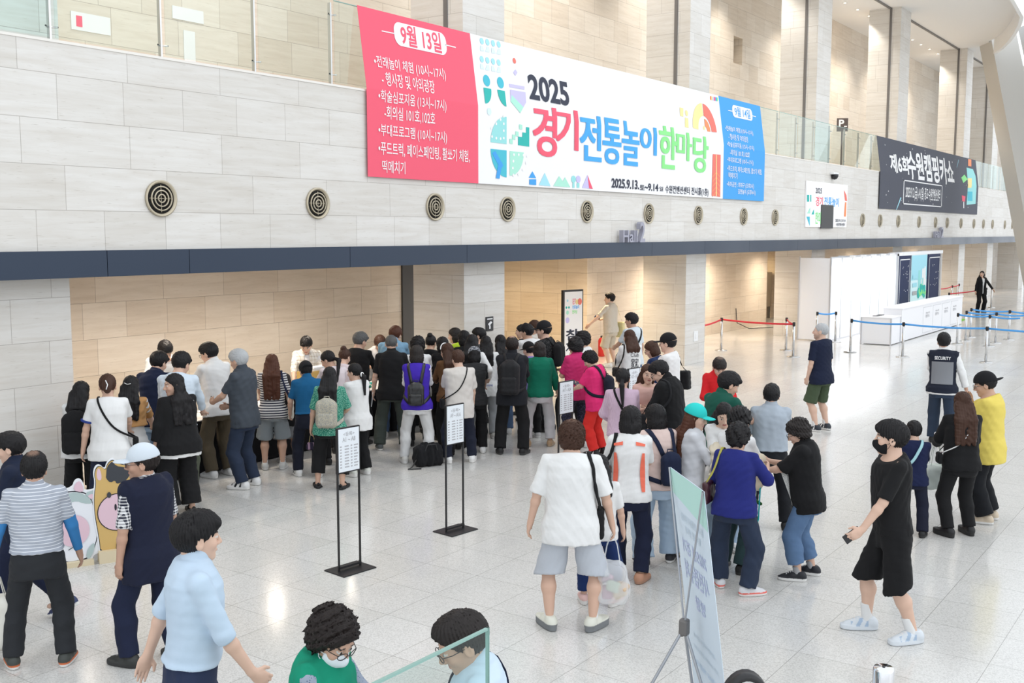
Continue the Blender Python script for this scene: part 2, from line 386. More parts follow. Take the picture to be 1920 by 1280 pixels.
def bottom_sdf(g,s,seed=0):
    H=g.H; L=s.get('len',1.0); inf=s.get('inf',.012); w=s.get('w',.0); fl=.9+.1*g.fat; wr=s.get('wr',.005)
    zs,a,b,yo=torso_profile(g,inf); wz=s.get('waist',.03)*H
    kind=s.get('kind','trousers')
    if kind=='skirt':
        z=np.array([-L*.5,-.2,-.09,-.03,.0,s.get('waist',.06)])*H
        aw=np.interp(0,zs,a); bw=np.interp(0,zs,b); fl2=s.get('flare',.5)
        aa=np.array([aw*(1+fl2),aw*(1.1+fl2*.35),aw*1.08,aw*1.02,aw,aw*.93]); bb=np.array([bw*(1.25+fl2),bw*(1.2+fl2*.4),bw*1.12,bw*1.04,bw,bw*.95])
        def f(P):
            q=P-g.pel.astype(f32); ang=np.arctan2(q[:,0],q[:,1])
            return s_loft(P,g.pel,np.eye(3),z,aa,bb)+wob(P,seed,18,.004)+(np.sin(ang*s.get('pleat',9))*np.clip(-q[:,2]/H,0,.5)*.018*H/1.7).astype(f32)
        return f
    keep=(zs>=-.095*H)&(zs<wz); z2=np.concatenate([zs[keep],[wz]]); a2=np.interp(z2,zs,a); b2=np.interp(z2,zs,b); y2=np.interp(z2,zs,yo)
    def f(P):
        d=s_loft(P,g.pel,rotz(0)@ (g.Rt*.35+np.eye(3)*.65),z2,a2,b2,y2)
        ls=[]
        for i in (0,1):
            X,t=legpts(g,i,L); h,k=g.hip[i],g.knee[i]
            r0=.051*H*fl+inf*.8; r1=.034*H*fl+inf*.9+w*.7; r2=.025*H+inf+w
            if L<=.56:
                rX=r0+(.038*H*fl+inf*1.2-r0)*(L/.5)+w
                E=k if L<=.5 else k+(g.ank[i]-k)*.25
                l=s_cap(P,h,X+t*.05,r0,rX)
            else:
                l=smin(s_cap(P,h,k,r0,r1),s_cap(P,k,X+t*.04,r1,r1+(r2-r1)*min(1,(L-.5)/.5)),.02)
                u=k*.66+g.ank[i]*.34; l=smin(l,s_cap(P,k,u-V(0,.012*H,0),.035*H*fl+inf*.6,.0395*H*fl+inf*.6),.02); l=smin(l,s_cap(P,u-V(0,.012*H,0),g.ank[i],.0395*H*fl+inf*.6,.022*H),.02)
            l=smax(l,s_plane(P,X,t),.005); ls.append(l)
        dd=smin(ls[0],ls[1],.012)
        d=smin(d,dd,.03)
        return d+wob(P,seed,22,wr)+wob(P,seed+3,55,wr*.4)
    return f
def hair_sdf(g,style,o,seed):
    c,R,s=g.hc,g.Rh,g.hs
    amp={'perm':.010,'curly':.013}.get(style,.0042); L=o.get('hl',.12)
    zb,ab,bb,yb=torso_profile(g,.02)
    def tor(x,back,z):
        b=np.interp(z*g.H,zb,bb); return g.pel+g.Rt@V(x,-b-back,z*g.H)
    def f(P):
        q=((P-c.astype(f32))@R.astype(f32))/f32(s); x,y,z=q[:,0],q[:,1],q[:,2]
        hl=.75*y-.66*z-.0145
        if style in('short','crop','thin','buzz'):
            t={'short':.006,'crop':.004,'thin':.001,'buzz':-.004}[style]
            d=s_ell(q,(0,-.017,.036),(.086+t,.108+t,.1+t))
            if style!='buzz':
                d=smin(d,s_ell(q,(0,.012,.082),(.074,.088,.058+t)),.02)
                hl=hl-.018*(np.abs(x)<.06)*(style=='short')
            d=smax(d,hl,.008); d=smax(d,-(z+.072+.0*y),.01)
            for e in (-1,1): d=smax(d,-s_ell(q,(e*.094,.006,-.016),(.026,.028,.042)),.006)
            if style=='short': d=smin(d,s_ell(q,(.008,.088,.078),(.056,.02,.026)),.012)
        elif style in('perm','curly'):
            t=.02 if style=='perm' else .014
            d=s_ell(q,(0,-.018,.042),(.088+t,.106+t,.096+t)); d=smin(d,s_ell(q,(0,-.035,-.02),(.088+t*.6,.075+t,.075)),.02)
            d=smax(d,.8*y-.6*z-.026,.015); d=smax(d,-(z+.09),.015)
        elif style=='bob':
            d=s_ell(q,(0,-.016,.04),(.092,.112,.1)); d=smin(d,smax(s_ell(q,(0,-.022,-.035),(.098,.098,.12)),y-.03,.01),.015)
            d=smax(d,np.where(z>-.01,hl,y-.033).astype(f32),.008)
            d=smax(d,-(z+.118),.012)
        else:
            d=s_ell(q,(0,-.016,.036),(.086,.107,.1)); d=smax(d,hl,.008); d=smax(d,-(z+.085),.02)
            if style=='long':
                d=smin(d,smax(s_ell(q,(0,-.025,-.045),(.097,.092,.125)),np.where(z>0,hl,y-.02).astype(f32),.01),.015)
        if o.get('cap'): d=smax(d,(z-.052-.12*y*(1 if not o['cap'].get('back') else -1)),.006)
        ang=np.arctan2(x,y+.03)
        d=d*f32(s)
        if style in('perm','curly'): d=d+wob(P,seed,85,amp*.9)+wob(P,seed+1,170,amp*.9)
        else: d=d+(np.sin(ang*38+2*np.sin(z*22+seed)+seed)*amp+np.sin(ang*71+z*30)*amp*.4).astype(f32)
        if style=='long':
            for xx in (-.068,-.024,.024,.068):
                A=c+R@(V(xx*.9,-.062,-.02)*s); B=tor(xx*1.15,.012,.30); E=tor(xx*1.25,.008,.30-L)
                k=s_cap(P,A,B,.044*s,.039)
                k=smin(k,s_cap(P,B,E,.039,.026),.03)+wob(P,seed+int(xx*1000)+500,34,.007)
                d=smin(d,k+(np.sin(P[:,0]*230+P[:,2]*14+seed)*.002).astype(f32),.02)
        if style in('pony','lowpony'):
            A=c+R@(V(0,-.108,.045 if style=='pony' else -.03)*s); B=c+R@(V(0,-.15,-.02 if style=='pony' else -.08)*s); E=tor(o.get('tx',.0),.03,.33-L)
            d=smin(d,s_cap(P,A,B,.024,.03),.012); d=smin(d,s_cap(P,B,E,.033,.013)+(np.sin(P[:,0]*260)*.002).astype(f32),.015)
        if style=='bun': d=smin(d,s_ell(P,c+R@(V(0,-.085,.115)*s),(.046,.046,.042))+wob(P,seed,120,.004),.012)
        if style=='clip': d=smin(d,s_ell(q,(0,-.108,-.0),(.05,.035,.085))*f32(s),.015)
        return d
    return f
def in_head(g,fn):
    c,R,s=g.hc,g.Rh,g.hs
    return lambda P: fn(((P-c.astype(f32))@R.astype(f32))/f32(s))*f32(s)
def cap_sdf(q,back=False):
    d=s_ell(q,(0,-.014,.045),(.094,.117,.108)); d=smax(d,-(q[:,2]-.036+.12*q[:,1]*(-1 if back else 1)),.004)
    yy=-q[:,1] if back else q[:,1]
    br=np.stack([q[:,0],yy,q[:,2]+1.6*q[:,0]**2],1)
    b=s_ell(br,(0,.118,.036),(.075,.078,.0085)); b=smax(b,-(yy-.07),.003)
    return smin(d,b,.004)
def mask_sdf(q):
    d=s_ell(q,(0,.028,-.045),(.068,.082,.075)); d=smin(d,s_ell(q,(0,.1,-.035),(.02,.028,.035)),.02)
    return smax(smax(d,-(q[:,1]-.028),.006),np.abs(q[:,2]+.056)-.052,.006)
def tube_mesh(paths,r=.004,n=6,closed=False):
    vs=[];fs=[]
    for pts in paths:
        pts=np.asarray(pts,float); m=len(pts); base=len(vs); u=None
        for i in range(m):
            t=nrm((pts[(i+1)%m]-pts[i-1]) if closed else (pts[min(i+1,m-1)]-pts[max(i-1,0)]))
            if u is None: u=nrm(np.cross(t,V(.3,.2,.93)))
            u=nrm(u-t*(u@t)); w=np.cross(t,u)
            for k in range(n): vs.append(pts[i]+r*(u*cos(2*pi*k/n)+w*sin(2*pi*k/n)))
        for i in range(m if closed else m-1):
            for k in range(n):
                a=base+i*n; b=base+((i+1)%m)*n
                fs.append((a+k,a+(k+1)%n,b+(k+1)%n,b+k))
    return np.array(vs),np.array(fs)
def ribbon(pts,nor,w,t):
    pts=np.asarray(pts,float); vs=[];fs=[]
    m=len(pts)
    for i in range(m):
        T=nrm(pts[min(i+1,m-1)]-pts[max(i-1,0)]); N=nrm(nor[i]-T*(nor[i]@T)); B=np.cross(T,N)
        for a,b in ((-1,0),(1,0),(1,1),(-1,1)): vs.append(pts[i]+B*a*w/2+N*b*t)
    for i in range(m-1):
        for k in range(4): fs.append((4*i+k,4*i+(k+1)%4,4*i+4+(k+1)%4,4*i+4+k))
    fs.append((3,2,1,0)); e=4*m-4; fs.append((e,e+1,e+2,e+3))
    return np.array(vs),np.array(fs)
def drape(f,ctrl,n=28,off=.004,only_out=True):
    """a line through the control points laid on the surface f=0"""
    ctrl=[np.asarray(c,float) for c in ctrl]; pts=[]
    for i in range(n):
        u=i/(n-1)*(len(ctrl)-1); k=min(int(u),len(ctrl)-2); pts.append(ctrl[k]*(1-(u-k))+ctrl[k+1]*(u-k))
    p=np.array(pts)
    def grad(p):
        e=.006; G=np.stack([f((p+d).astype(f32))-f((p-d).astype(f32)) for d in np.eye(3)*e],1)
        return G/(np.linalg.norm(G,axis=1,keepdims=True)+1e-9)
    for _ in range(10):
        d=f(p.astype(f32)).astype(float)-off; G=grad(p)
        st=d if not only_out else np.minimum(d,0)
        p=p-G*st[:,None]*.8
        q=p.copy(); q[1:-1]=(p[:-2]+p[2:])*.25+p[1:-1]*.5; p=q
    d=f(p.astype(f32))-off; G=grad(p); p=p-G*np.minimum(d,0)[:,None]
    return p,G
SKIN=[(.62,.40,.30),(.56,.35,.255),(.66,.44,.335),(.50,.30,.215)]
HB=.0085; HC=.0115; HH=.0085
def shoe(g,i,s,parent):
    H=g.H; a=g.ank[i]; yaw=g.fyaw[i]; lf=g.lift[i]
    R=rotz(-yaw)@rotx(-min(lf*9,.7)); o=a-R@V(0,0,.046*H)
    k=s.get('kind','sneaker'); col=np.array(s['col']); sole=np.array(s.get('sole',(.75,.74,.72))); sz=s.get('size',1.1)
    def f(P):
        q=((P-o.astype(f32))@R.astype(f32))/f32(H*sz)
        x,y,z=q[:,0],q[:,1],q[:,2]
        so=np.stack([x,y,z],1); th=.011 if k!='chunky' else .019
        k2=((np.abs(x)/(.027+.004*np.clip(y*12,-1,1)))**2.6+(np.abs(y-.032)/.079)**3.2)**f32(1/2.8)
        d=smax((k2-1)*f32(.027),np.abs(z-th)-th,.004)
        if k=='sandal':
            for yy in (.06,.0,-.03): d=smin(d,s_cap(q,V(-.026,yy,.012),V(0,yy-.005,.04),.006,.007),.003); d=smin(d,s_cap(q,V(.026,yy,.012),V(0,yy-.005,.04),.006,.007),.003)
        else:
            t=.006 if k=='chunky' else 0
            u=s_cap(q,V(0,-.022,.026+t),V(0,.03,.028+t),.0255,.024); u=smin(u,s_cap(q,V(0,.03,.028+t),V(0,.084,.014+t),.024,.019),.012)
            u=smin(u,s_cap(q,V(0,-.015,.036+t),V(0,-.008,.052+t),.0245,.022),.01)
            u=smax(u,(z-.056-t)-.0*y,.004); d=smin(d,u,.003)
        d=smax(d,-z,.002)
        return d*f32(H*sz)
    def cf(v):
        q=((v-o)@R)/(H*sz); c=np.tile(col,(len(v),1)).astype(float)
        th=.017 if k!='chunky' else .03
        c[q[:,2]<th]=sole
        if s.get('stripe') is not None:
            m=(q[:,2]>.02)&(np.abs(q[:,0])>.012)&(np.abs(np.sin((q[:,1]+q[:,2]*.5)*90))>.75)&(q[:,1]>.0)&(q[:,1]<.07); c[m]=s['stripe']
        if s.get('mid') is not None: c[(q[:,2]<.021)&(q[:,2]>.012)]=s['mid']
        lace=(np.abs(q[:,0])<.012)&(q[:,1]>.02)&(q[:,1]<.065)&(q[:,2]>.034)&(np.sin(q[:,1]*500)>0)
        if k=='sneaker': c[lace]=s.get('lace',(.7,.7,.7))
        return c
    lo=o-V(.12,.12,.01)*H/1.7-V(.1,.1,.02); hi=o+V(.2,.2,.14)*1.0
    return sdf_obj('shoe',f,lo,hi,min(HC*.75,.0075),M_attr,parent,cf)
def person(label,head,o,group=None):
    """one person: an Empty at the feet with body, hair, clothing and shoes as children"""
    seed=o.get('seed',abs(hash_(label))%997); H=o.get('H')
    f_=radians(o.get('f',0))
    if o.get('foot'):
        G=onz(*o['foot']); d=G[:2]; dist=hypot(*d)
        if H is None:
            r=ray(*head); hh=hypot(r[0],r[1]); H=(CAMZ+r[2]/hh*dist)
    if o.get('atY'):
        w=ony(head[0],head[1],o['atY']); g=skeleton(H,o); o=dict(o,crouch=(g.top[2]-w[2])/H)
    g=skeleton(H,o)
    tp=g.top
    if not o.get('foot') or o.get('byhead'):
        w=onz(head[0],head[1],tp[2]); phi=atan2(w[1],w[0])-f_; Rz=rotz(phi-pi/2); G=w-Rz@V(tp[0],tp[1],0); G[2]=0
    phi=atan2(G[1],G[0])-f_; rz=phi-pi/2
    root=bpy.data.objects.new('person',None); C.objects.link(root); root.empty_display_size=.2
    root.location=G; root.rotation_euler=(0,0,rz); root['label']=label; root['category']='person'
    if group: root['group']=group
    g.root=root; g.G=G; g.rz=rz; g.o=o; lo,hi=bounds(g)
    hb=o.get('hb',HB); hcl=o.get('hcl',HC)
    tone=SKIN[o.get('skin',seed%3)]
    sdf_obj('body',body_sdf(g),lo,hi,hb,M_skin,root,skin_col(g,tone,o))
    # hair
    st=o.get('hair','short'); hlo=g.hc-V(.2,.2,.2); hhi=g.hc+V(.2,.2,.22)
    if st in('long','pony','lowpony'): hlo=hlo-V(0,.1,.55)
    if st!='none':
        hcx=np.array(HAIRS[o.get('hc','black')])
        def hcol(v):
            c=np.tile(hcx,(len(v),1)); q=((v-g.hc)@g.Rh)/g.hs
            if o.get('bald'):
                m=np.clip(1-np.sqrt((q[:,0]/.05)**2+((q[:,1]+.045)/.055)**2),0,1)*(q[:,2]>.07); m=np.clip(m*1.6,0,.8)*o['bald']; c=c*(1-m[:,None])+np.array(tone)*m[:,None]*.8
            return c
        sdf_obj('hair',hair_sdf(g,st,o,seed),hlo,hhi,o.get('hh',HH),M_hair,root,hcol)
    # clothing
    b=o.get('bottom'); over=(0,0)
    if b: over=(.105*H*(.9+.1*g.fat)*(.6+.4*g.fat)**.5+b.get('inf',.012)+b.get('w',0)*.6+.012,.067*H*(.9+.1*g.fat)+b.get('inf',.012)+b.get('w',0)*.4+.014)
    tops=o.get('top',[]); tops=tops if isinstance(tops,list) else [tops]
    g.tops=[]
    for k,t in enumerate(tops):
        t=dict(t); t.setdefault('over',(over[0]+.016*k,over[1]+.018*k) if t.get('hem',.06)>.03 else (0,0)); ft=top_sdf(g,t,seed+k); g.tops.append(ft)
        ob=sdf_obj(t.get('name','shirt'),ft,lo,hi,hcl,t['mat'],root)
        if t.get('label') and ob: ob['label']=t['label']
        t_ob=ob; g.top_ob=ob
    g.ft=(lambda P: np.min([q(P) for q in g.tops],axis=0)) if g.tops else body_sdf(g)
    if b:
        g.fb=bottom_sdf(g,b,seed+11); ob=sdf_obj(b.get('kind','trousers') if b.get('len',1)>.6 or b.get('kind') else 'shorts',g.fb,lo,hi,hcl,b['mat'],root)
    s=o.get('shoes')
    if s and not o.get('nofeet'):
        for i in (0,1): shoe(g,i,s,root)
    k=o.get('sock')
    if k and not o.get('nofeet'):
        for i in (0,1):
            a=g.ank[i]; up=nrm(g.knee[i]-a); r=.0225*H
            fs=lambda P: smax(s_cap(P,a-V(0,0,.02*H),a+up*.1*H,r,r*1.22),s_plane(P,a+up*k['len']*H,up),.004)
            def sc(v,a=a,up=up):
                c=np.tile(np.array(k['col']),(len(v),1)).astype(float); t=(v-a)@up/H
                if k.get('stripe') is not None:
                    L=k['len']; m=((t>L-.022)&(t<L-.016))|((t>L-.036)&(t<L-.030)); c[m]=k['stripe']
                return c
            sdf_obj('sock',fs,a-V(.1,.1,.1),a+V(.1,.1,.2),.007,M_attr,root,sc)
    hx=o.get('cap')
    if hx:
        sdf_obj('cap',in_head(g,lambda q: cap_sdf(q,hx.get('back',False))),g.hc-V(.3,.3,.3),g.hc+V(.3,.3,.3),.0065,hx['mat'],root)
    mk=o.get('mask')
    if mk is not None:
        me=sdf_obj('face_mask',in_head(g,mask_sdf),g.hc-V(.2,.2,.2),g.hc+V(.2,.2,.2),.006,mk,root)
        W=lambda x,y,z: g.hc+g.Rh@(V(x,y,z)*g.hs)
        v,q=tube_mesh([[W(e*.06,.05,zz),W(e*.078,.02,zz*.6-.005),W(e*.086,-.012,.005)] for e in (-1,1) for zz in (-.03,-.08)],.0018)
        l=link('ear_loop',np_mesh('ear_loop',v,q),mk,me)
    if o.get('glasses'):
        W=lambda x,y,z: g.hc+g.Rh@(V(x,y,z)*g.hs); ps=[]
        ring=[[W(e*.033+.026*cos(t),.112-.012*abs(cos(t)*.5+e*.5)**2,.008+.020*sin(t)) for t in np.linspace(0,2*pi,15)[:-1]] for e in (-1,1)]
        v1,q1=tube_mesh(ring,.0022,5,True); v2,q2=tube_mesh([[W(-.008,.116,.012),W(.008,.116,.012)]]+[[W(e*.058,.1,.014),W(e*.076,.06,.012),W(e*.084,-.01,.012)] for e in (-1,1)],.002,5)
        link('glasses',np_mesh('glasses',np.vstack([v1,v2]),np.vstack([q1,q2+len(v1)])),o['glasses'] if not isinstance(o['glasses'],bool) else M_dark,root)
    if o.get('watch'):
        i,mt=o['watch']; w=g.wri[i]; d=nrm(w-g.elb[i]); c=w-d*.012*H; n=-g.hn[i]; s_=nrm(np.cross(d,n))
        pts=[c+(n*cos(t)+s_*sin(t)*1.1)*.0205*H for t in np.linspace(0,2*pi,17)[:-1]]
        v,q=tube_mesh([pts],.006,6,True); wo=link('watch',np_mesh('watch',v,q),mt,root)
        me=box_mesh('watch_face',(0,0,0),(.036,.036,.011),.003); fo=link('watch_face',me,M_dark,wo); 
        Rm=np.stack([s_,d,n],1); fo.matrix_local=mat4(Rm,c+n*.023*H)
    return g
def hash_(s):
    h=7
    for ch in s: h=(h*31+ord(ch))%1000003
    return h
def mat4(R,t):
    m=Matrix.Identity(4)
    for i in range(3):
        for j in range(3): m[i][j]=R[i][j]
        m[i][3]=t[i]
    return m
def box_mesh(name,c,s,bev=0,seg=2):
    bm=bmesh.new(); bmesh.ops.create_cube(bm,size=1)
    for v in bm.verts: v.co=Vector((c[0]+v.co.x*s[0],c[1]+v.co.y*s[1],c[2]+v.co.z*s[2]))
    if bev>0: bmesh.ops.bevel(bm,geom=bm.edges[:],offset=bev,segments=seg,affect='EDGES',profile=.5)
    me=bpy.data.meshes.new(name); bm.to_mesh(me); bm.free(); return me
def own(g,name,label,cat,group=None):
    """a thing carried by a person: top-level, in the person's place"""
    e=bpy.data.objects.new(name,None); C.objects.link(e); e.location=g.G; e.rotation_euler=(0,0,g.rz); e.empty_display_size=.1
    e['label']=label; e['category']=cat
    if group: e['group']=group
    return e
def allf(g):
    fs=list(g.tops)+([g.fb] if hasattr(g,'fb') else [])
    return lambda P: np.min([q(P) for q in fs],axis=0)
def strap_on(g,name,ctrl,w,mat,parent,n=30,t=.004):
    p,G=drape(allf(g),ctrl,n,.005); v,q=ribbon(p,G,w,t); return link(name,np_mesh(name,v,q,None,False),mat,parent)
def backpack(g,label,mat,size=(.15,.075,.21),z=.16,pocket=True,strapmat=None,x=0):
    H=g.H; e=own(g,'backpack',label,'backpack'); zs,a,b,yo=torso_profile(g,.03); bk=np.interp(z*H,zs,b)
    c=g.pel+g.Rt@V(x,-bk-size[1]*.9-.012,z*H); R=g.Rt
    def f(P):
        d=s_box(P,c,size,.06,R); d=smin(d,s_ell(P,c+R@V(0,0,size[2]*.75),(size[0]*.85,size[1]*.9,size[2]*.5),R),.03)
        return d+wob(P,3,40,.004)
    sdf_obj('pack',f,c-V(.3,.3,.35),c+V(.3,.3,.4),.010,mat,e)
    if pocket:
        pc=c+R@V(0,-size[1]-.005,-size[2]*.35); sdf_obj('pocket',lambda P:s_box(P,pc,(size[0]*.75,.035,size[2]*.5),.03,R)+wob(P,8,40,.003),pc-V(.3,.3,.3),pc+V(.3,.3,.3),.009,mat,e)
    hl=c+R@V(0,size[1]*.3,size[2]*1.1); v,q=tube_mesh([[hl+R@V(-.035,0,0),hl+R@V(-.03,.0,.04),hl+R@V(.03,0,.04),hl+R@V(.035,0,0)]],.006)
    link('handle',np_mesh('handle',v,q),mat,e)
    for i in (0,1):
        sg=(-1,1)[i]; T=lambda X,Y,Z: g.pel+g.Rt@V(X,Y,Z)
        strap_on(g,'strap',[c+R@V(sg*.06,size[1]*.8,size[2]*.9),T(sg*.085,-.05,.345*H),T(sg*.1,.09,.27*H),T(sg*.13,.11,.16*H),T(sg*.17,-.03,.05*H),c+R@V(sg*size[0]*.8,size[1]*.6,-size[2]*.8)],.045,strapmat or mat,e)
    return e
def side_bag(g,name,label,cat,sg,mat,size,z,strapmat=None,cross=False,sw=.025,y=-.02,out=.03,soft=.03,handles=False):
    """a bag at the hip on side sg; strap over the same shoulder or across the body"""
    H=g.H; e=own(g,name,label,cat); T=lambda X,Y,Z: g.pel+g.Rt@V(X,Y,Z)
    zs,a,b,yo=torso_profile(g,.03); hw=np.interp(np.clip(z*H,-.09*H,.3*H),zs,a)
    c=T(sg*(hw+size[0]+out),y,z*H)
    R=g.Rt
    f=lambda P: s_box(P,c,size,min(soft,min(size)*.9),R)+wob(P,5,30,.004)
    sdf_obj('bag_body',f,c-V(.35,.35,.4),c+V(.35,.35,.4),.0095,mat,e)
    ss=-sg if cross else sg; sx=.07*H if not cross else .055*H
    sh=T(ss*sx*(1.0 if cross else 1.15),-.01,.35*H)
    f1=c+R@V(0,size[1]*.75,size[2]*.92); b1=c+R@V(0,-size[1]*.75,size[2]*.92)
    if cross: ct=[b1,T(sg*.02,-.16,.14*H),T(ss*sx,-.07,.32*H),sh,T(ss*sx,.07,.31*H),T(sg*.02,.17,.14*H),f1]
    else: ct=[b1,T(ss*.11*H,-.13,.2*H),T(ss*sx*1.1,-.08,.32*H),sh,T(ss*sx*1.1,.08,.31*H),T(ss*.11*H,.14,.2*H),f1]
    strap_on(g,'strap',ct,sw,strapmat or mat,e,40)
    return e
def hand_pt(g,i,k=.085): return g.wri[i]+g.hd[i]*k*g.H/1.7
def hand_bag(g,name,label,cat,i,mat,size,drop,handlemat=None,soft=.03,wr=.006,R=None,hr=.004):
    e=own(g,name,label,cat); h=hand_pt(g,i,.075)+g.hn[i]*.012; c=h-V(0,0,drop+size[2]); R=np.eye(3) if R is None else R
    def f(P):
        q=P-c.astype(f32); k=1-.25*np.clip(q[:,2]/size[2],0,1)
        Q=P.copy(); Q[:,0]=c[0]+q[:,0]/k
        return s_box(Q,c,size,min(soft,min(size)*.95),R)+wob(P,4,30,wr)
    sdf_obj('bag_body',f,c-V(.3,.3,.35),c+V(.3,.3,.35),.009,mat,e)
    paths=[]
    for s_ in (-1,1):
        o_=R@V(0,s_*size[1]*.5,0)
        paths.append([c+R@V(-size[0]*.5,0,size[2]*.9)+o_,c+R@V(-size[0]*.3,0,size[2]+drop*.6)+o_*.6,h,c+R@V(size[0]*.3,0,size[2]+drop*.6)+o_*.6,c+R@V(size[0]*.5,0,size[2]*.9)+o_])
    v,q=tube_mesh(paths,hr); link('handle',np_mesh('handle',v,q),handlemat or mat,e)
    return e
def phone(g,i,label,mat=None):
    e=own(g,'phone',label,'phone'); d=g.hd[i]; n=g.hn[i]; c=hand_pt(g,i,.085)+n*.026
    s_=nrm(np.cross(d,n)); R=np.stack([s_,d,n],1)
    b=link('case',box_mesh('case',(0,0,0),(.074,.15,.009),.004),mat or M_dark,e); b.matrix_local=mat4(R,c)
    sc=link('screen',box_mesh('screen',(0,0,.0049),(.066,.138,.0012),0),M_screen,e); sc.matrix_local=mat4(R,c)
    return e
# ------------------------------------------------------------------ shapes
def prop(o,label=None,cat=None,group=None,kind=None):
    for k,v in (('label',label),('category',cat),('group',group),('kind',kind)):
        if v: o[k]=v
    return o
def thing(name,label,cat,loc=(0,0,0),rz=0,group=None):
    e=bpy.data.objects.new(name,None); C.objects.link(e); e.location=loc; e.rotation_euler=(0,0,rz); e.empty_display_size=.2
    return prop(e,label,cat,group)
def raw(name,vs,fs,mat,parent=None,smooth=False):
    me=bpy.data.meshes.new(name); me.from_pydata([tuple(map(float,v)) for v in vs],[],[tuple(map(int,f)) for f in fs]); me.update()
    if smooth: me.polygons.foreach_set('use_smooth',[True]*len(me.polygons))
    return link(name,me,mat,parent)
def box(name,lo,hi,mat,parent=None,bev=0):
    c=[(a+b)/2 for a,b in zip(lo,hi)]; s=[abs(b-a) for a,b in zip(lo,hi)]
    return link(name,box_mesh(name,c,s,bev),mat,parent)
def cyl_mesh(name,prof,n=32,axis=None):
    """turned shape from (radius, z) points"""
    vs=[];fs=[]
    for r,z in prof:
        for k in range(n): vs.append((r*cos(2*pi*k/n),r*sin(2*pi*k/n),z))
    for i in range(len(prof)-1):
        for k in range(n): fs.append((i*n+k,i*n+(k+1)%n,(i+1)*n+(k+1)%n,(i+1)*n+k))
    ringed=abs(prof[0][0]-prof[-1][0])<1e-9 and prof[0][0]>1e-5
    if prof[0][0]>1e-5 and not ringed: fs.append(tuple(range(n))[::-1])
    if prof[-1][0]>1e-5 and not ringed: fs.append(tuple((len(prof)-1)*n+k for k in range(n)))
    me=bpy.data.meshes.new(name); me.from_pydata(vs,[],fs); me.update()
    me.polygons.foreach_set('use_smooth',[len(p.vertices)==4 for p in me.polygons])
    return me
def turn(name,prof,mat,parent=None,n=32,at=(0,0,0),rot=None):
    o=link(name,cyl_mesh(name,prof,n),mat,parent); o.location=at
    if rot: o.rotation_euler=rot
    return o
def tube(name,paths,r,mat,parent=None,n=8,closed=False):
    v,q=tube_mesh(paths,r,n,closed); return link(name,np_mesh(name,v,q),mat,parent)
_tx={}
def text_geo(s,bold=0.0,ext=0.0):
    k=(s,bold,ext)
    if k in _tx: return _tx[k]
    cu=bpy.data.curves.new('lettering','FONT'); cu.body=s; cu.offset=bold; cu.extrude=ext; cu.resolution_u=4
    o=bpy.data.objects.new('lettering',cu); C.objects.link(o); bpy.context.view_layer.update()
    dg=bpy.context.evaluated_depsgraph_get(); me=bpy.data.meshes.new_from_object(o.evaluated_get(dg))
    v=np.zeros(len(me.vertices)*3); me.vertices.foreach_get('co',v); v=v.reshape(-1,3); f=[tuple(p.vertices) for p in me.polygons]
    bpy.data.objects.remove(o); bpy.data.meshes.remove(me); _tx[k]=(v,f); return v,f
def folded(name,uv,fs,mat,parent,off):
    bm=bmesh.new(); vv=[bm.verts.new((u,0,v)) for u,v in uv]
    for f in fs:
        try: bm.faces.new([vv[i] for i in f])
        except ValueError: pass
    for zc in (ZF+.05,):
        bmesh.ops.bisect_plane(bm,geom=bm.verts[:]+bm.edges[:]+bm.faces[:],plane_co=(0,0,zc),plane_no=(0,0,1))
    for v in bm.verts: v.co=on_b(v.co.x,v.co.z,0,off)
    me=bpy.data.meshes.new(name); bm.to_mesh(me); bm.free(); return link(name,me,mat,parent)
def lettering(name,s,box2,fn,mat,parent,bold=.0,ext=0.0):
    """text fitted to u0,v0,u1,v1 and carried to 3D by fn(u,v,w)"""
    v,f=text_geo(s,bold,ext); lo=v.min(0); hi=v.max(0); u0,v0,u1,v1=box2
    k=(v-lo)/np.maximum(hi-lo,1e-6)
    if fn is on_b_: return folded(name,[(u0+(u1-u0)*a[0],v0+(v1-v0)*a[1]) for a in k],f,mat,parent,.009)
    return raw(name,[fn(u0+(u1-u0)*a[0],v0+(v1-v0)*a[1],b[2]) for a,b in zip(k,v)],f,mat,parent)
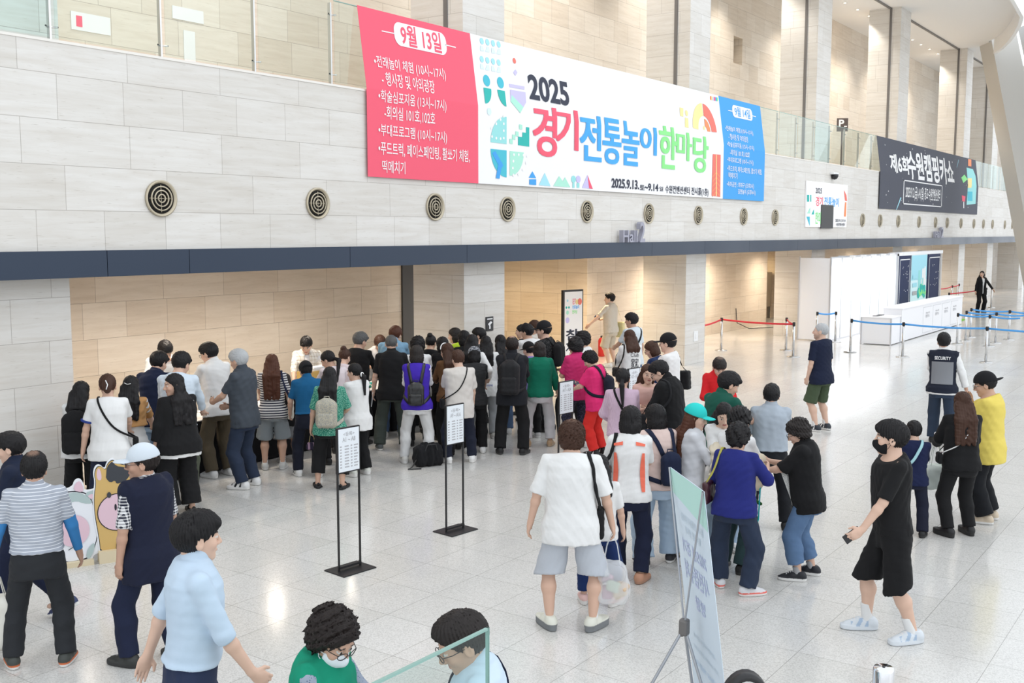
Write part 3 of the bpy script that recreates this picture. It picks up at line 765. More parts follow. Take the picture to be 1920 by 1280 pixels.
# ------------------------------------------------------------------ surfaces of the hall
def stone(name,c1,c2,joint,rough=.45,rowh=.5,bw=1.35):
    m=newmat(name,c1,rough,0,.35); b=B(m); ge=N(m,'ShaderNodeNewGeometry'); sx=N(m,'ShaderNodeSeparateXYZ'); sn=N(m,'ShaderNodeSeparateXYZ')
    L(m,ge.outputs['Position'],sx.inputs[0]); L(m,ge.outputs['True Normal'],sn.inputs[0])
    ab=N(m,'ShaderNodeMath',operation='ABSOLUTE'); L(m,sn.outputs[0],ab.inputs[0]); gt=N(m,'ShaderNodeMath',operation='GREATER_THAN'); L(m,ab.outputs[0],gt.inputs[0]); gt.inputs[1].default_value=.5
    mx=N(m,'ShaderNodeMix',data_type='FLOAT'); L(m,gt.outputs[0],mx.inputs[0]); L(m,sx.outputs[0],mx.inputs[2]); L(m,sx.outputs[1],mx.inputs[3])
    cb=N(m,'ShaderNodeCombineXYZ'); L(m,mx.outputs[0],cb.inputs[0]); L(m,sx.outputs[2],cb.inputs[1])
    br=N(m,'ShaderNodeTexBrick',offset=.37,offset_frequency=2,squash=.62,squash_frequency=3); L(m,cb.outputs[0],br.inputs['Vector'])
    for k,v in (('Color1',(*c1,1)),('Color2',(*c2,1)),('Mortar',(*joint,1)),('Scale',1.0),('Mortar Size',.0035),('Mortar Smooth',.05),('Bias',-.1),('Brick Width',bw),('Row Height',rowh)): br.inputs[k].default_value=v
    mp=N(m,'ShaderNodeMapping'); mp.inputs['Scale'].default_value=(.8,9,1); L(m,cb.outputs[0],mp.inputs[0])
    no=N(m,'ShaderNodeTexNoise'); no.inputs['Scale'].default_value=1.4; no.inputs['Detail'].default_value=7; no.inputs['Roughness'].default_value=.62; no.inputs['Distortion'].default_value=.6; L(m,mp.outputs[0],no.inputs['Vector'])
    mp2=N(m,'ShaderNodeMapping'); mp2.inputs['Scale'].default_value=(5,60,1); L(m,cb.outputs[0],mp2.inputs[0]); n2=N(m,'ShaderNodeTexNoise'); n2.inputs['Scale'].default_value=1.2; n2.inputs['Detail'].default_value=3; L(m,mp2.outputs[0],n2.inputs['Vector'])
    cr=N(m,'ShaderNodeValToRGB'); L(m,no.outputs[0],cr.inputs[0]); e=cr.color_ramp.elements; e[0].position=.3; e[0].color=(.80,.76,.71,1); e[1].position=.62; e[1].color=(1,1,1,1)
    c2_=N(m,'ShaderNodeValToRGB'); L(m,n2.outputs[0],c2_.inputs[0]); e=c2_.color_ramp.elements; e[0].position=.29; e[0].color=(.62,.58,.53,1); e[1].position=.36; e[1].color=(1,1,1,1)
    m1=N(m,'ShaderNodeMix',data_type='RGBA',blend_type='MULTIPLY'); m1.inputs[0].default_value=.55; L(m,br.outputs['Color'],m1.inputs[6]); L(m,cr.outputs[0],m1.inputs[7])
    m2=N(m,'ShaderNodeMix',data_type='RGBA',blend_type='MULTIPLY'); m2.inputs[0].default_value=.45; L(m,m1.outputs[2],m2.inputs[6]); L(m,c2_.outputs[0],m2.inputs[7]); L(m,m2.outputs[2],b.inputs['Base Color'])
    bp=N(m,'ShaderNodeBump'); bp.inputs['Strength'].default_value=.3; bp.inputs['Distance'].default_value=.004; bp.invert=True; L(m,br.outputs['Fac'],bp.inputs['Height']); L(m,bp.outputs[0],b.inputs['Normal'])
    return m
M_fascia=stone('travertine_pale',(.72,.70,.668),(.66,.635,.595),(.44,.41,.38))
M_stone=stone('travertine_beige',(.76,.69,.60),(.67,.585,.485),(.40,.34,.28),rowh=.55,bw=1.2)
def granite():
    m=newmat('granite_tiles',(.6,.6,.6),.16,0,.5); b=B(m); ge=N(m,'ShaderNodeNewGeometry')
    mp=N(m,'ShaderNodeMapping'); mp.inputs['Location'].default_value=(-7.06,-5.28,0); L(m,ge.outputs['Position'],mp.inputs[0])
    br=N(m,'ShaderNodeTexBrick',offset=0,squash=1); L(m,mp.outputs[0],br.inputs['Vector'])
    for k,v in (('Color1',(.64,.63,.61,1)),('Color2',(.60,.59,.565,1)),('Mortar',(.36,.35,.33,1)),('Scale',1.0),('Mortar Size',.0028),('Mortar Smooth',.1),('Bias',0),('Brick Width',.63),('Row Height',.63)): br.inputs[k].default_value=v
    vo=N(m,'ShaderNodeTexVoronoi'); vo.inputs['Scale'].default_value=110; L(m,ge.outputs['Position'],vo.inputs['Vector'])
    bw=N(m,'ShaderNodeRGBToBW'); L(m,vo.outputs['Color'],bw.inputs[0]); cr=N(m,'ShaderNodeValToRGB'); L(m,bw.outputs[0],cr.inputs[0]); e=cr.color_ramp.elements; e[0].position=.2; e[0].color=(.85,.845,.84,1); e[1].position=.62; e[1].color=(1.06,1.06,1.06,1)
    m1=N(m,'ShaderNodeMix',data_type='RGBA',blend_type='MULTIPLY'); m1.inputs[0].default_value=1; L(m,br.outputs['Color'],m1.inputs[6]); L(m,cr.outputs[0],m1.inputs[7]); L(m,m1.outputs[2],b.inputs['Base Color'])
    no=N(m,'ShaderNodeTexNoise'); no.inputs['Scale'].default_value=.7; L(m,ge.outputs['Position'],no.inputs['Vector']); mr=N(m,'ShaderNodeMapRange'); mr.inputs['To Min'].default_value=.1; mr.inputs['To Max'].default_value=.2; L(m,no.outputs[0],mr.inputs[0]); L(m,mr.outputs[0],b.inputs['Roughness'])
    return m
M_floor=granite()
M_white=newmat('white_paint',(.82,.82,.82),.6); M_ceil=newmat('ceiling_paint',(.80,.79,.78),.7,0,.2); M_steel=newmat('brushed_steel',(.60,.60,.60),.22,1.0); M_chrome=newmat('polished_chrome',(.7,.7,.72),.12,1.0)
M_black=newmat('black_metal',(.015,.015,.017),.4); M_track=newmat('grey_metal_track',(.16,.15,.145),.5); M_grey=newmat('grey_paint',(.42,.42,.44),.55)
M_beam=newmat('dark_blue_steel',(.026,.040,.068),.34,.4)
_t=N(M_beam,'ShaderNodeTexNoise'); _t.inputs['Scale'].default_value=.35; _t.inputs['Detail'].default_value=4; _g=N(M_beam,'ShaderNodeNewGeometry'); L(M_beam,_g.outputs['Position'],_t.inputs['Vector']); _r=N(M_beam,'ShaderNodeMapRange'); _r.inputs['To Min'].default_value=.18; _r.inputs['To Max'].default_value=.5; L(M_beam,_t.outputs[0],_r.inputs[0]); L(M_beam,_r.outputs[0],B(M_beam).inputs['Roughness'])
def glass(name,tint=(.93,.975,.965),fac=.06):
    m=bpy.data.materials.new(name); m.use_nodes=True; t=m.node_tree; t.nodes.remove(t.nodes['Principled BSDF']); out=t.nodes['Material Output']
    tr=t.nodes.new('ShaderNodeBsdfTransparent'); tr.inputs[0].default_value=(*tint,1); gl=t.nodes.new('ShaderNodeBsdfGlossy'); gl.inputs['Roughness'].default_value=.02; gl.inputs[0].default_value=(.9,.97,.96,1)
    fr=t.nodes.new('ShaderNodeFresnel'); fr.inputs[0].default_value=1.5; gg=t.nodes.new('ShaderNodeNewGeometry'); iv=t.nodes.new('ShaderNodeMath'); iv.operation='SUBTRACT'; iv.inputs[0].default_value=1; t.links.new(gg.outputs['Backfacing'],iv.inputs[1]); ml=t.nodes.new('ShaderNodeMath'); ml.operation='MULTIPLY'; t.links.new(fr.outputs[0],ml.inputs[0]); t.links.new(iv.outputs[0],ml.inputs[1]); mx=t.nodes.new('ShaderNodeMixShader'); t.links.new(ml.outputs[0],mx.inputs[0]); t.links.new(tr.outputs[0],mx.inputs[1]); t.links.new(gl.outputs[0],mx.inputs[2]); t.links.new(mx.outputs[0],out.inputs[0]); return m
M_glass=glass('clear_glass'); M_gedge=newmat('glass_edge',(.25,.42,.38),.2)
def S(o): o['kind']='structure'; return o
ZS,ZF,ZC=2.74,5.34,11.55; YF,YB=11.0,14.25
S(box('floor',(-14,-14,-.2),(84,26,0),M_floor))
S(box('ceiling',(-6,YB+.0,ZC),(84,26,ZC+.3),M_ceil))
S(box('wall_fascia',(-6,YF,3.04),(84,YF+.3,ZF),M_fascia))
S(box('floor_gallery',(-6,YF+.3,ZS+.05),(84,YB+.3,ZF-.02),M_stone))
S(box('trim_1',(-6,YF-.01,ZF),(84,YF+.3,ZF+.03),newmat('coping',(.78,.75,.7),.5)))
# dark steel edge over the ground floor bays, in sheets
xs=[-6,3.0,7.2,8.35,11.2,14.0,17.4,20.6,23.3,26.0,29.5,33,37,42,48,56,66,84]
for i in range(len(xs)-1): S(box('trim_2',(xs[i]+.004,YF-.06,ZS),(xs[i+1]-.004,YF+.3,3.045),M_beam))
# back wall with its openings
def back(x0,x1,z0,z1): S(box('wall_back',(x0,YB,z0),(x1,YB+.3,z1),M_stone))
for a,b in ((-6,16.05),(23.3,35.5),(38.4,48.2),(51.0,63.0),(64.6,84)): back(a,b,0,ZS+.3)
for x in (23.3,38.4,51.0,64.6): S(box('wall_side',(x,YB+.3,0),(x+.3,18.6,ZS+.3),M_stone))
S(box('wall_far',(-6,18.3,0),(84,18.6,ZS+.3),M_stone))
S(box('ceiling_passage',(-6,YB+.3,ZS+.3),(84,18.6,ZS+.5),M_ceil))
box_d=box('door_1',(16.05,YB-.04,0),(16.5,YB+.08,ZS),newmat('door_grey',(.05,.047,.045),.45)); S(box_d)
for n,x0,x1 in (('door_2',63.05,64.5),('door_3',61.2,61.75)): S(box(n,(x0,YB-.03,0),(x1,YB+.1,ZS),newmat('door_brown',(.03,.022,.018),.5)))
back(-6,32.2,ZF,ZC+.1); back(32.2,32.9,ZF,8.7); back(32.2,32.9,9.55,ZC+.1); back(32.9,84,ZF,ZC+.1)
S(box('wall_niche',(32.2,YB+.3,8.6),(32.9,YB+.7,9.6),M_stone))
PX=[(-3.05,-1.75),(5.72,6.98),(14.47,15.68),(23.2,24.32),(31.9,33.12),(40.65,41.95),(51.3,52.5),(57.44,58.8),(66.2,67.5),(75,76.2)]
for a,b in PX:
    S(box('pillar_ground',(a,11.38,0),(b,12.55,ZS+.06),M_fascia))
    S(box('pillar_gallery',(a,11.38,ZF-.02),(b,12.55,ZC+.01),M_fascia))
    S(box('trim_3',(a-.025,11.71,ZF),(a+.002,11.79,ZC),M_track))
S(box('trim_4',(-6,11.74,ZC-.05),(84,11.82,ZC+.005),M_track))
# ceiling slab with its rounded edge and the white rim that hangs from it
arc=[(20,10.9),(30,10.6),(34,9.0),(38,7.3),(42.0,7.62),(43.48,7.94),(45.23,8.41),(46.99,8.94),(48.58,9.5),(49.71,9.99)]  # unseen left stretch is set back to let sky light onto the gallery walls
pl=[(-6,10.9)]+arc+[(50.2,10.3),(84,10.3),(84,YB),(-6,YB)]
n=len(pl); vs=[(x,y,ZC) for x,y in pl]+[(x,y,ZC+.3) for x,y in pl]
S(raw('ceiling_hall',vs,[tuple(range(n))[::-1],tuple(range(n,2*n))]+[(i,(i+1)%n,n+(i+1)%n,n+i) for i in range(n)],M_ceil))
vs=[];fs=[]
for x,y in arc: vs+=[(x,y-.02,ZC+.05),(x,y-.02,ZC-.62),(x+.05,y-.14,ZC-.62),(x+.05,y-.14,ZC+.05)]
for i in range(len(arc)-1):
    for k in range(4): fs.append((4*i+k,4*i+(k+1)%4,4*i+4+(k+1)%4,4*i+4+k))
fs+=[(3,2,1,0),tuple(4*len(arc)-4+k for k in range(4))]
S(raw('trim_5',vs,fs,M_white,None,False))
# slanting struts at the far right
def strut(name,top,bot,w,mat):
    a,b=V(*top),V(*bot); R=np.array([RT*w[0],V(FW[0],FW[1],0)*w[1]])
    vs=[p+s*R[0]*.5+t*R[1]*.5 for p in (a,b) for s,t in ((-1,-1),(1,-1),(1,1),(-1,1))]
    return S(raw(name,vs,[(3,2,1,0),(4,5,6,7)]+[(k,(k+1)%4,4+(k+1)%4,4+k) for k in range(4)],mat))
M_strut=newmat('strut_paint',(.55,.535,.50),.6)
strut('pillar_slanting',(51.2,10.15,11.9),(46.2,6.7,-.05),(1.15,1.2),M_strut)
strut('pillar_slanting',(49.5,8.2,11.9),(44.4,4.6,-.05),(1.2,1.2),newmat('strut_paint_far',(.5,.5,.49),.6))
# downlights
def lamp(name,label,x,y,z,power,col,angle,r,group,blend=.6):
    e=thing(name,label,'downlight',(x,y,z),0,group)
    turn('ring',[(.05,-.012),(.085,-.012),(.09,0),(.05,0)],M_white,e,20); turn('lens',[(.0,-.006),(.05,-.006),(.05,0)],M_lens,e,20)
    l=bpy.data.lights.new('beam','SPOT'); l.energy=power; l.color=col; l.spot_size=radians(angle); l.spot_blend=blend; l.shadow_soft_size=r
    lo=bpy.data.objects.new('light',l); C.objects.link(lo); lo.parent=e; lo.location=(0,0,-.03); return e
M_lens=newmat('lamp_lens',(1,.9,.75)); B(M_lens).inputs['Emission Color'].default_value=(1,.87,.68,1); B(M_lens).inputs['Emission Strength'].default_value=9
for i,x in enumerate([4.,9.,12.,17.,19.5,22.,26.,28.5,31.,36.0,37.4,38.82,40.26,41.68,43.1,46.4,47.81,49.23,50.7,52.2]): lamp('gallery_downlight','small round warm downlight in the white ceiling above the upper gallery',x,12.88,ZC,330 if x<33 else 290,(1,.94,.85),100,.08,'downlights over the gallery')
for x in (7.6,9.3,11,12.7,18.2,22.2,26.6,30.4,34.6,39.4,44.5,49.4,54.5,61): 
    lamp('soffit_downlight','small round warm downlight in the soffit over the ground floor bays',x,12.5 if x<15 else 13.2,ZS+.045,125 if x<15 else 270,(1,.88,.74) if x<15 else ((1,.78,.52) if x<24 else (1,.84,.66)),160,.1,'downlights under the soffit',1.0)
for x,y in ((18.6,16.0),(21.2,16.0),(37.0,16.0),(49.6,16.0)): lamp('passage_downlight','small warm downlight in the ceiling of a passage behind the pillars',x,y,ZS+.295,150,(1,.74,.42),150,.08,'downlights in the passages')
# ------------------------------------------------------------------ glass balustrade of the gallery
gb=thing('glass_balustrade','long glass balustrade with steel fins along the gallery edge','balustrade',(0,YF+.16,ZF+.032))
bx=[.97,2.42,3.87,5.32,6.77,8.23,9.71,11.14]
while bx[-1]<69: bx.append(bx[-1]+1.437)
for i in range(len(bx)-1):
    a,b=bx[i]+.04,bx[i+1]-.04
    box('glass_pane',(a,.0,.05),(b,.016,1.215),M_glass,gb)
    if bx[i]<40: box('pane_edge',(a,-.001,1.215),(b,.017,1.226),M_gedge,gb)
for x in bx:
    p=box('fin_post',(x-.012,.03,0),(x+.012,.085,1.19),M_steel,gb)
    if x<40:
        for z in (.17,1.02): tube('clamp',[[(x-.075,.0,z),(x-.04,.05,z),(x+.04,.05,z),(x+.075,.0,z)]],.011,M_steel,p,6)
# ------------------------------------------------------------------ round air vents
M_vent=newmat('vent_bronze',(.50,.44,.33),.4,.35); M_hole=newmat('vent_dark',(.012,.011,.010),.8)
vx=[8.22,10.91,13.59,15.66,18.44,21.1,23.65,26.41,28.62,36.6,38.64,40.96,43.91,46.52,48.54,51.12,53.73,55.84,57.98,61.1,63.15,65.32]
rim_me=cyl_mesh('rim',[(.185,-.008),(.205,-.034),(.222,-.03),(.222,0),(.185,0)],36); hole_me=cyl_mesh('backing',[(0,-.002),(.19,-.002),(.19,.0)],28)
ring_mes=[cyl_mesh('ring',[(r,-.03),(r+.014,-.034),(r+.012,-.006),(r,-.008),(r,-.03)],28) for r in (.138,.09,.042)]
for me,mt in [(rim_me,M_vent),(hole_me,M_hole)]+[(q,M_vent) for q in ring_mes]: me.materials.append(mt)
v_,q_=tube_mesh([[(-.166,0,-.012),(.166,0,-.012)],[(0,-.166,-.012),(0,.166,-.012)]],.005,5); bar_me=np_mesh('cross_bar',v_,q_); bar_me.materials.append(M_vent)
for i,x in enumerate(vx):
    e=thing('air_vent','round bronze ring grille in the pale stone band above the dark beam','air vent',(x*.973,YF-.003,3.665),0,'round air vents in the stone band')
    e.rotation_euler=(-pi/2,0,0)
    for nm,me in [('rim',rim_me),('backing',hole_me),('cross_bar',bar_me)]+[('ring',q) for q in ring_mes]:
        o=bpy.data.objects.new(nm,me); C.objects.link(o); o.parent=e
# ------------------------------------------------------------------ banners
def by(z): return YF-.045 if z<ZF+.05 else YF-.045+min((z-ZF-.05)/1.2,1.05)*.17
def bpt(x,y):
    p=ony(x,y,YF-.05)
    for _ in range(4): p=ony(x,y,by(p[2]))
    return p
def on_b(u,v,w=0,off=.008): return (u,by(v)-off-w,v)
on_b_=on_b
def px_box(x0,y0,x1,y1): a=bpt(x0,y0); b=bpt(x1,y1); return a[0],a[2],b[0],b[2]
def bpoly(name,pts,mat,parent,off=.006):
    P=[bpt(*p) for p in pts]; return folded(name,[(p[0],p[2]) for p in P],[tuple(range(len(P)))],mat,parent,off)
def bcirc(name,x,y,r,mat,parent,off=.006,a0=0,a1=360,ry=None):
    c=bpt(x,y); ry=ry or r; n=28; pts=[(c[0]+r*cos(radians(a0+(a1-a0)*k/n)),c[2]+ry*sin(radians(a0+(a1-a0)*k/n))) for k in range(n+(a1-a0<360))]
    if a1-a0<360: pts.append((c[0],c[2]))
    return folded(name,pts,[tuple(range(len(pts)))],mat,parent,off)
def panel(name,x0,x1,z0,z1,mat,parent):
    zs=sorted([z0+(z1-z0)*k/13 for k in range(14)]+[ZF+.05]); vs=[];fs=[]
    for z in zs: vs+=[(x0,by(z),z),(x1,by(z),z),(x1,by(z)+.004,z),(x0,by(z)+.004,z)]
    for i in range(14):
        for k in range(4): fs.append((4*i+k,4*i+(k+1)%4,4*i+4+(k+1)%4,4*i+4+k))
    fs+=[(3,2,1,0),(56,57,58,59)]
    return raw(name,vs,fs,mat,parent)
def pm(name,c): return newmat(name,c,.6,0,.2)
P_red=pm('print_red',(.85,.12,.185)); P_wht=pm('print_white',(.86,.86,.87)); P_blue=pm('print_blue',(.07,.36,.78)); P_dk=pm('print_dark',(.045,.05,.075)); P_grn=pm('print_green',(.28,.78,.28)); P_sky=pm('print_sky',(.08,.40,.86))
P_teal=pm('print_teal',(.04,.46,.42)); P_lt=pm('print_light_blue',(.38,.72,.84)); P_pale=pm('print_pale_blue',(.68,.86,.93)); P_aqua=pm('print_aqua',(.32,.70,.70)); P_lil=pm('print_lilac',(.58,.54,.86)); P_mint=pm('print_mint',(.42,.78,.64)); P_yel=pm('print_yellow',(.90,.76,.35)); P_cor=pm('print_coral',(.82,.20,.16)); P_or=pm('print_orange',(.88,.30,.14)); P_cy=pm('print_cyan',(.08,.50,.62))
bn=thing('banner','large red white and blue festival banner hung over the gallery glass','banner',(0,0,0))
x0,x1,x2,x3=bpt(690,335)[0],bpt(897,347)[0],bpt(1355,375)[0],bpt(1432,380)[0]; zb,zt=4.085,6.60
panel('red_panel',x0,x1,zb,zt,P_red,bn); panel('white_panel',x1,x2,zb,zt,P_wht,bn); panel('blue_panel',x2,x3,zb,zt,P_blue,bn)
def rline(s,xa,ya,xb,yb,mat=P_wht,bold=.008,nm='lettering'):
    """px: bottom-left and top-right corner of the words"""
    return lettering(nm,s,px_box(xa,ya,xb,yb),on_b,mat,bn,bold)
def rbox(x0,y0,x1,y1,mat,r,off=.006,nm='date_plate'):
    a=px_box(x0,y0,x1,y1); pts=[]
    for cx,cz,a0 in ((a[2]-r,a[3]-r,0),(a[0]+r,a[3]-r,90),(a[0]+r,a[1]+r,180),(a[2]-r,a[1]+r,270)):
        pts+=[(cx+r*cos(radians(a0+15*k)),cz+r*sin(radians(a0+15*k))) for k in range(7)]
    return folded(nm,pts,[tuple(range(len(pts)))],mat,bn,off)
rbox(741,84,834,63,P_wht,.14)
rline('9월 13일',753,84,824,62,P_red,.02)
bpoly('rule',[(715,57),(740,62),(740,64),(715,59)],P_wht,bn); bpoly('rule',[(834,83),(854,88),(854,90),(834,85)],P_wht,bn)
for s,xa,ya,xb,yb in (('•전래놀이 체험 (10시~17시)',702,126,833,127),('- 행사장 및 야외광장',716,157,813,156),('•학술심포지움 (13시~17시)',709,191,836,192),('-회의실 101호,102호',720,221,815,219),('•부대프로그램 (10시~17시)',709,255,837,247),('•푸드트럭, 페이스페인팅, 활쏘기 체험,',709,288,880,287),('떡메치기',716,321,759,305)):
    a=bpt(xa,ya); b=bpt(xb,yb); h={'떡':.17}.get(s[0],.19)
    lettering('lettering',s,(a[0],a[2]-.02,b[0],a[2]+h),on_b,P_wht,bn,.006)
rline('2025',993,186,1063,154,P_dk,.03)
def glyph(s,xa,ya,xb,yb,mat):
    a=px_box(xa,ya,xb,yb); v,f=text_geo(s,.012); lo=v.min(0); hi=v.max(0); k=(v-lo)/np.maximum(hi-lo,1e-6); par=bn
    for i,du in enumerate((0,-.022,.022)):
        o=folded('title_letter' if i==0 else 'letter_stroke',[(a[0]+.02+du+(a[2]-a[0]-.04)*q[0],a[1]+(a[3]-a[1])*q[1]) for q in k],f,mat,par,.009+.0015*i)
        if i==0: par=o
for s,xa,ya,xb,yb,mt in (('경',998,291,1042,203,P_red),('기',1041,278,1082,208,P_red),('전',1086,300,1126,219,P_sky),('통',1129,306,1163,225,P_sky),('놀',1165,309,1197,231,P_sky),('이',1199,288,1230,240,P_sky),('한',1235,315,1267,240,P_grn),('마',1267,299,1296,250,P_grn),('당',1298,322,1327,257,P_grn)): glyph(s,xa,ya,xb,yb,mt)
rline('2025.9.13.',1146,352,1198,338,P_dk,.03); rline('토',1199,356,1208,347,P_dk,.02); rline('~9.14',1208,357,1234,345,P_dk,.03); rline('일',1236,358,1243,350,P_dk,.01); rline('수원컨벤션센터 전시홀(1층)',1247,364,1328,353,P_dk,.012)
for k in range(4):
    for yy,mt,m2 in ((77,P_lt,P_pale),(111,P_lt,P_pale)):
        x=903+10.6*k; y=yy+2.1*k; bcirc('printed_dot',x,y,.055,mt,bn); bpoly('printed_figure',[(x-3,y+8),(x+1,y+9),(x+5,y+19),(x-3,y+18)] if k%2==0 else [(x-1,y+8),(x+3,y+9),(x+4,y+19),(x-4,y+18)],m2,bn)
for x,y,fl in ((912,151,1),(938,155,-1)):
    bcirc('printed_dot',x,y,.098,P_cy,bn); a=bpt(x-6,y+13); raw('printed_figure',[on_b(a[0]+u,a[2]-.1+v) for u,v in ([(0,.1)]+[(.22*cos(radians(t))*(1),.1-.27*sin(radians(t))) for t in range(0,91,10)] if fl>0 else [(.22,.1)]+[(.22-.22*cos(radians(t)),.1-.27*sin(radians(t))) for t in range(0,91,10)])],[tuple(range(11))],P_teal,bn)
bcirc('printed_dot',964,114,.05,P_cor,bn); bpoly('printed_diamond',[(966,130),(970,136),(966,142),(962,136)],P_lil,bn)
bpoly('printed_bar',[(954,157),(983,162),(983,168),(955,163)],P_lil,bn); bpoly('printed_kite',[(956,168),(985,173),(986,192),(975,212),(957,188)],P_lil,bn); bpoly('printed_kite_edge',[(957,190),(975,212),(981,201),(959,178)],P_mint,bn,.007)
bcirc('printed_dot',917,209,.06,P_pale,bn)
def quart(x,y,r,a0,mat): bcirc('printed_quarter',x,y,r,mat,bn,.006,a0,a0+90)
quart(949.5,270,.47,90,P_aqua); quart(949.5,282,.47,180,P_cy); quart(955.5,283,.43,270,P_mint)
for x,y in ((944,218),(938,224),(930,232),(944,232),(921,240),(944,245),(922,256),(930,259),(938,260),(944,259)): bcirc('printed_dot',x,y,.024,P_wht,bn,.008)
for x,y in ((963,290),(972,290),(981,291),(988,292),(962,302),(986,305),(961,315),(980,318),(962,328),(972,327)): bcirc('printed_dot',x,y,.026,P_wht,bn,.008)
bpoly('printed_stick',[(922,287),(928,283),(943,310),(938,318)],P_blue,bn,.009); bpoly('printed_stick',[(934,304),(941,304),(936,335),(929,334)],P_blue,bn,.01)
for x,y in ((958,265),(963,257),(969,251),(976,238)): bpoly('printed_square',[(x-3,y-5),(x+3,y-4),(x+3,y+5),(x-3,y+4)],P_mint,bn)
bpoly('printed_stairs',[(971,265),(971,256),(979,257),(979,248),(986,249),(986,238),(992,239),(992,275),(971,272)],P_teal,bn)
for pts,mt in (([(998,321),(1005,334),(991,333)],P_blue),([(992,336),(1005,336),(1005,347),(992,346)],P_blue),([(1021,324),(1032,349),(1010,347)],P_lt),([(1048,330),(1055,340),(1059,332),(1069,351),(1037,349)],P_mint),([(1073,343),(1077,343),(1077,352),(1073,352)],P_aqua),([(1081,343),(1086,343),(1086,352),(1081,352)],P_aqua),([(1101,328),(1111,354),(1091,352)],P_lil),([(1101,328),(1111,354),(1104,353)],P_red)): bpoly('printed_hill',pts,mt,bn,.0085 if mt is P_red else .006)
for x,mt in ((1075,P_aqua),(1084,P_lil)): bcirc('printed_dot',x,336,.085,mt,bn,.007,0,360,.07)
def fan(x,y,r0,r1,a0,a1,mat):
    c=bpt(x,y); P=[]
    for k in range(13): t=radians(a0+(a1-a0)*k/12); P.append((c[0]+r1*cos(t),c[2]+r1*1.0*sin(t)))
    for k in range(12,-1,-1): t=radians(a0+(a1-a0)*k/12); P.append((c[0]+r0*cos(t),c[2]+r0*sin(t)))
    folded('printed_fan',P,[(i,i+1,24-i,25-i) for i in range(12)],mat,bn,.006)
fan(1322,246,.36,.66,92,178,P_yel); fan(1322,246,.36,.66,2,88,P_cor); fan(1322,246,.12,.3,2,86,P_or)
for pts in ([(1274,201),(1281,203),(1281,219),(1275,217)],[(1284,220),(1290,222),(1291,240),(1284,238)]): bpoly('printed_square',pts,P_yel,bn)
bcirc('printed_dot',1287,212,.07,P_yel,bn); bcirc('printed_dot',1320,240,.05,P_yel,bn)
bpoly('printed_tree',[(1336,289),(1351,290),(1350,369),(1334,367)],P_cor,bn)
for k in range(5): y=330+9*k; bpoly('printed_branch',[(1335,y+1),(1342.5,y-8),(1350,y+1),(1350,y+3),(1342.5,y-5.5),(1335,y+3)],P_or,bn,.008)
bpoly('printed_trunk',[(1342,290),(1343.2,290),(1343,368),(1341.5,368)],P_yel,bn,.009)
for k,mt in enumerate((P_or,P_yel,P_lil,P_red,P_blue,P_grn)): bpoly('sponsor_mark',[(1331+2.5*k,180+.5*k),(1333.3+2.5*k,180.4+.5*k),(1333.4+2.5*k,187.4+.5*k),(1331.1+2.5*k,187+.5*k)],mt,bn)
rbox(1374,219,1409,205,P_wht,.13); rline('9월 14일',1378,217,1405,206,P_blue,.012)
bpoly('rule',[(1365,206),(1374,208),(1374,209.5),(1365,207.5)],P_wht,bn); bpoly('rule',[(1409,216),(1417,218),(1417,219.5),(1409,217.5)],P_wht,bn)
for s,xa,ya,xb in (('•전래놀이 체험 (10시~17시)',1360,246,1411),('- 행사장 및 야외광장',1366,261,1402),('•학술심포지움 (13시~17시)',1363,276,1413),('-회의실 101호,102호',1368,291,1405),('•부대프로그램 (10시~17시)',1363,305,1412),('•푸드트럭, 페이스페인팅, 활쏘기 체험,',1363,321,1428),('떡메치기',1365,334,1382),('•축하공연 : 최재구 (오후3시)',1362,351,1413),('길현놀이 (오후4시)',1383,365,1416)):
    a=bpt(xa,ya); b=bpt(xb,ya); lettering('lettering',s,(a[0],a[2],b[0],a[2]+.15),on_b,P_wht,bn,.006)
# dark camping-show banner
b2=thing('banner','dark slate banner with white lettering, further along the gallery glass','banner',(0,0,0)); P_sl=pm('print_slate',(.075,.08,.105))
x0,x1=bpt(1648,393)[0],bpt(1832,402)[0]; panel('banner_cloth',x0,x1,zb,zt,P_sl,b2)
for s,xa,ya,xb,yb in (('제6회',1670,322,1701,294),('수원캠핑카쇼',1703,335,1785,300)): lettering('lettering',s,px_box(xa,ya,xb,yb),on_b,P_wht,b2,.03)
a=px_box(1697,377,1763,358)
for u0,v0,u1,v1 in ((a[0]-.3,a[1]-.12,a[2]+.3,a[1]-.08),(a[0]-.3,a[3]+.2,a[2]+.3,a[3]+.24),(a[0]-.3,a[1]-.12,a[0]-.22,a[3]+.24),(a[2]+.22,a[1]-.12,a[2]+.3,a[3]+.24)): raw('printed_frame',[on_b(u0,v0),on_b(u1,v0),on_b(u1,v1),on_b(u0,v1)],[(0,1,2,3)],P_wht,b2)
lettering('lettering','2025.9.12.(금)-14.(일) 광교 수원컨벤션센터',(a[0],a[1]+.04,a[2],a[3]+.06),on_b,P_wht,b2,.015)
R_=random.Random(4)
for k in range(46): u=x0+R_.random()*(x1-x0-.2)+.1; v=zb+.1+R_.random()*(zt-zb-.2); r=.012+R_.random()*.025; raw('printed_star',[on_b(u+r*cos(t*pi/3),v+r*sin(t*pi/3),0,.005) for t in range(6)],[tuple(range(6))],P_wht,b2)
for p in ([(1688,370),(1690,370.5),(1681,393),(1680,393)],[(1797,299),(1797.6,299.5),(1794,314),(1793.4,314)]): bpoly('printed_streak',p,P_lt,b2)
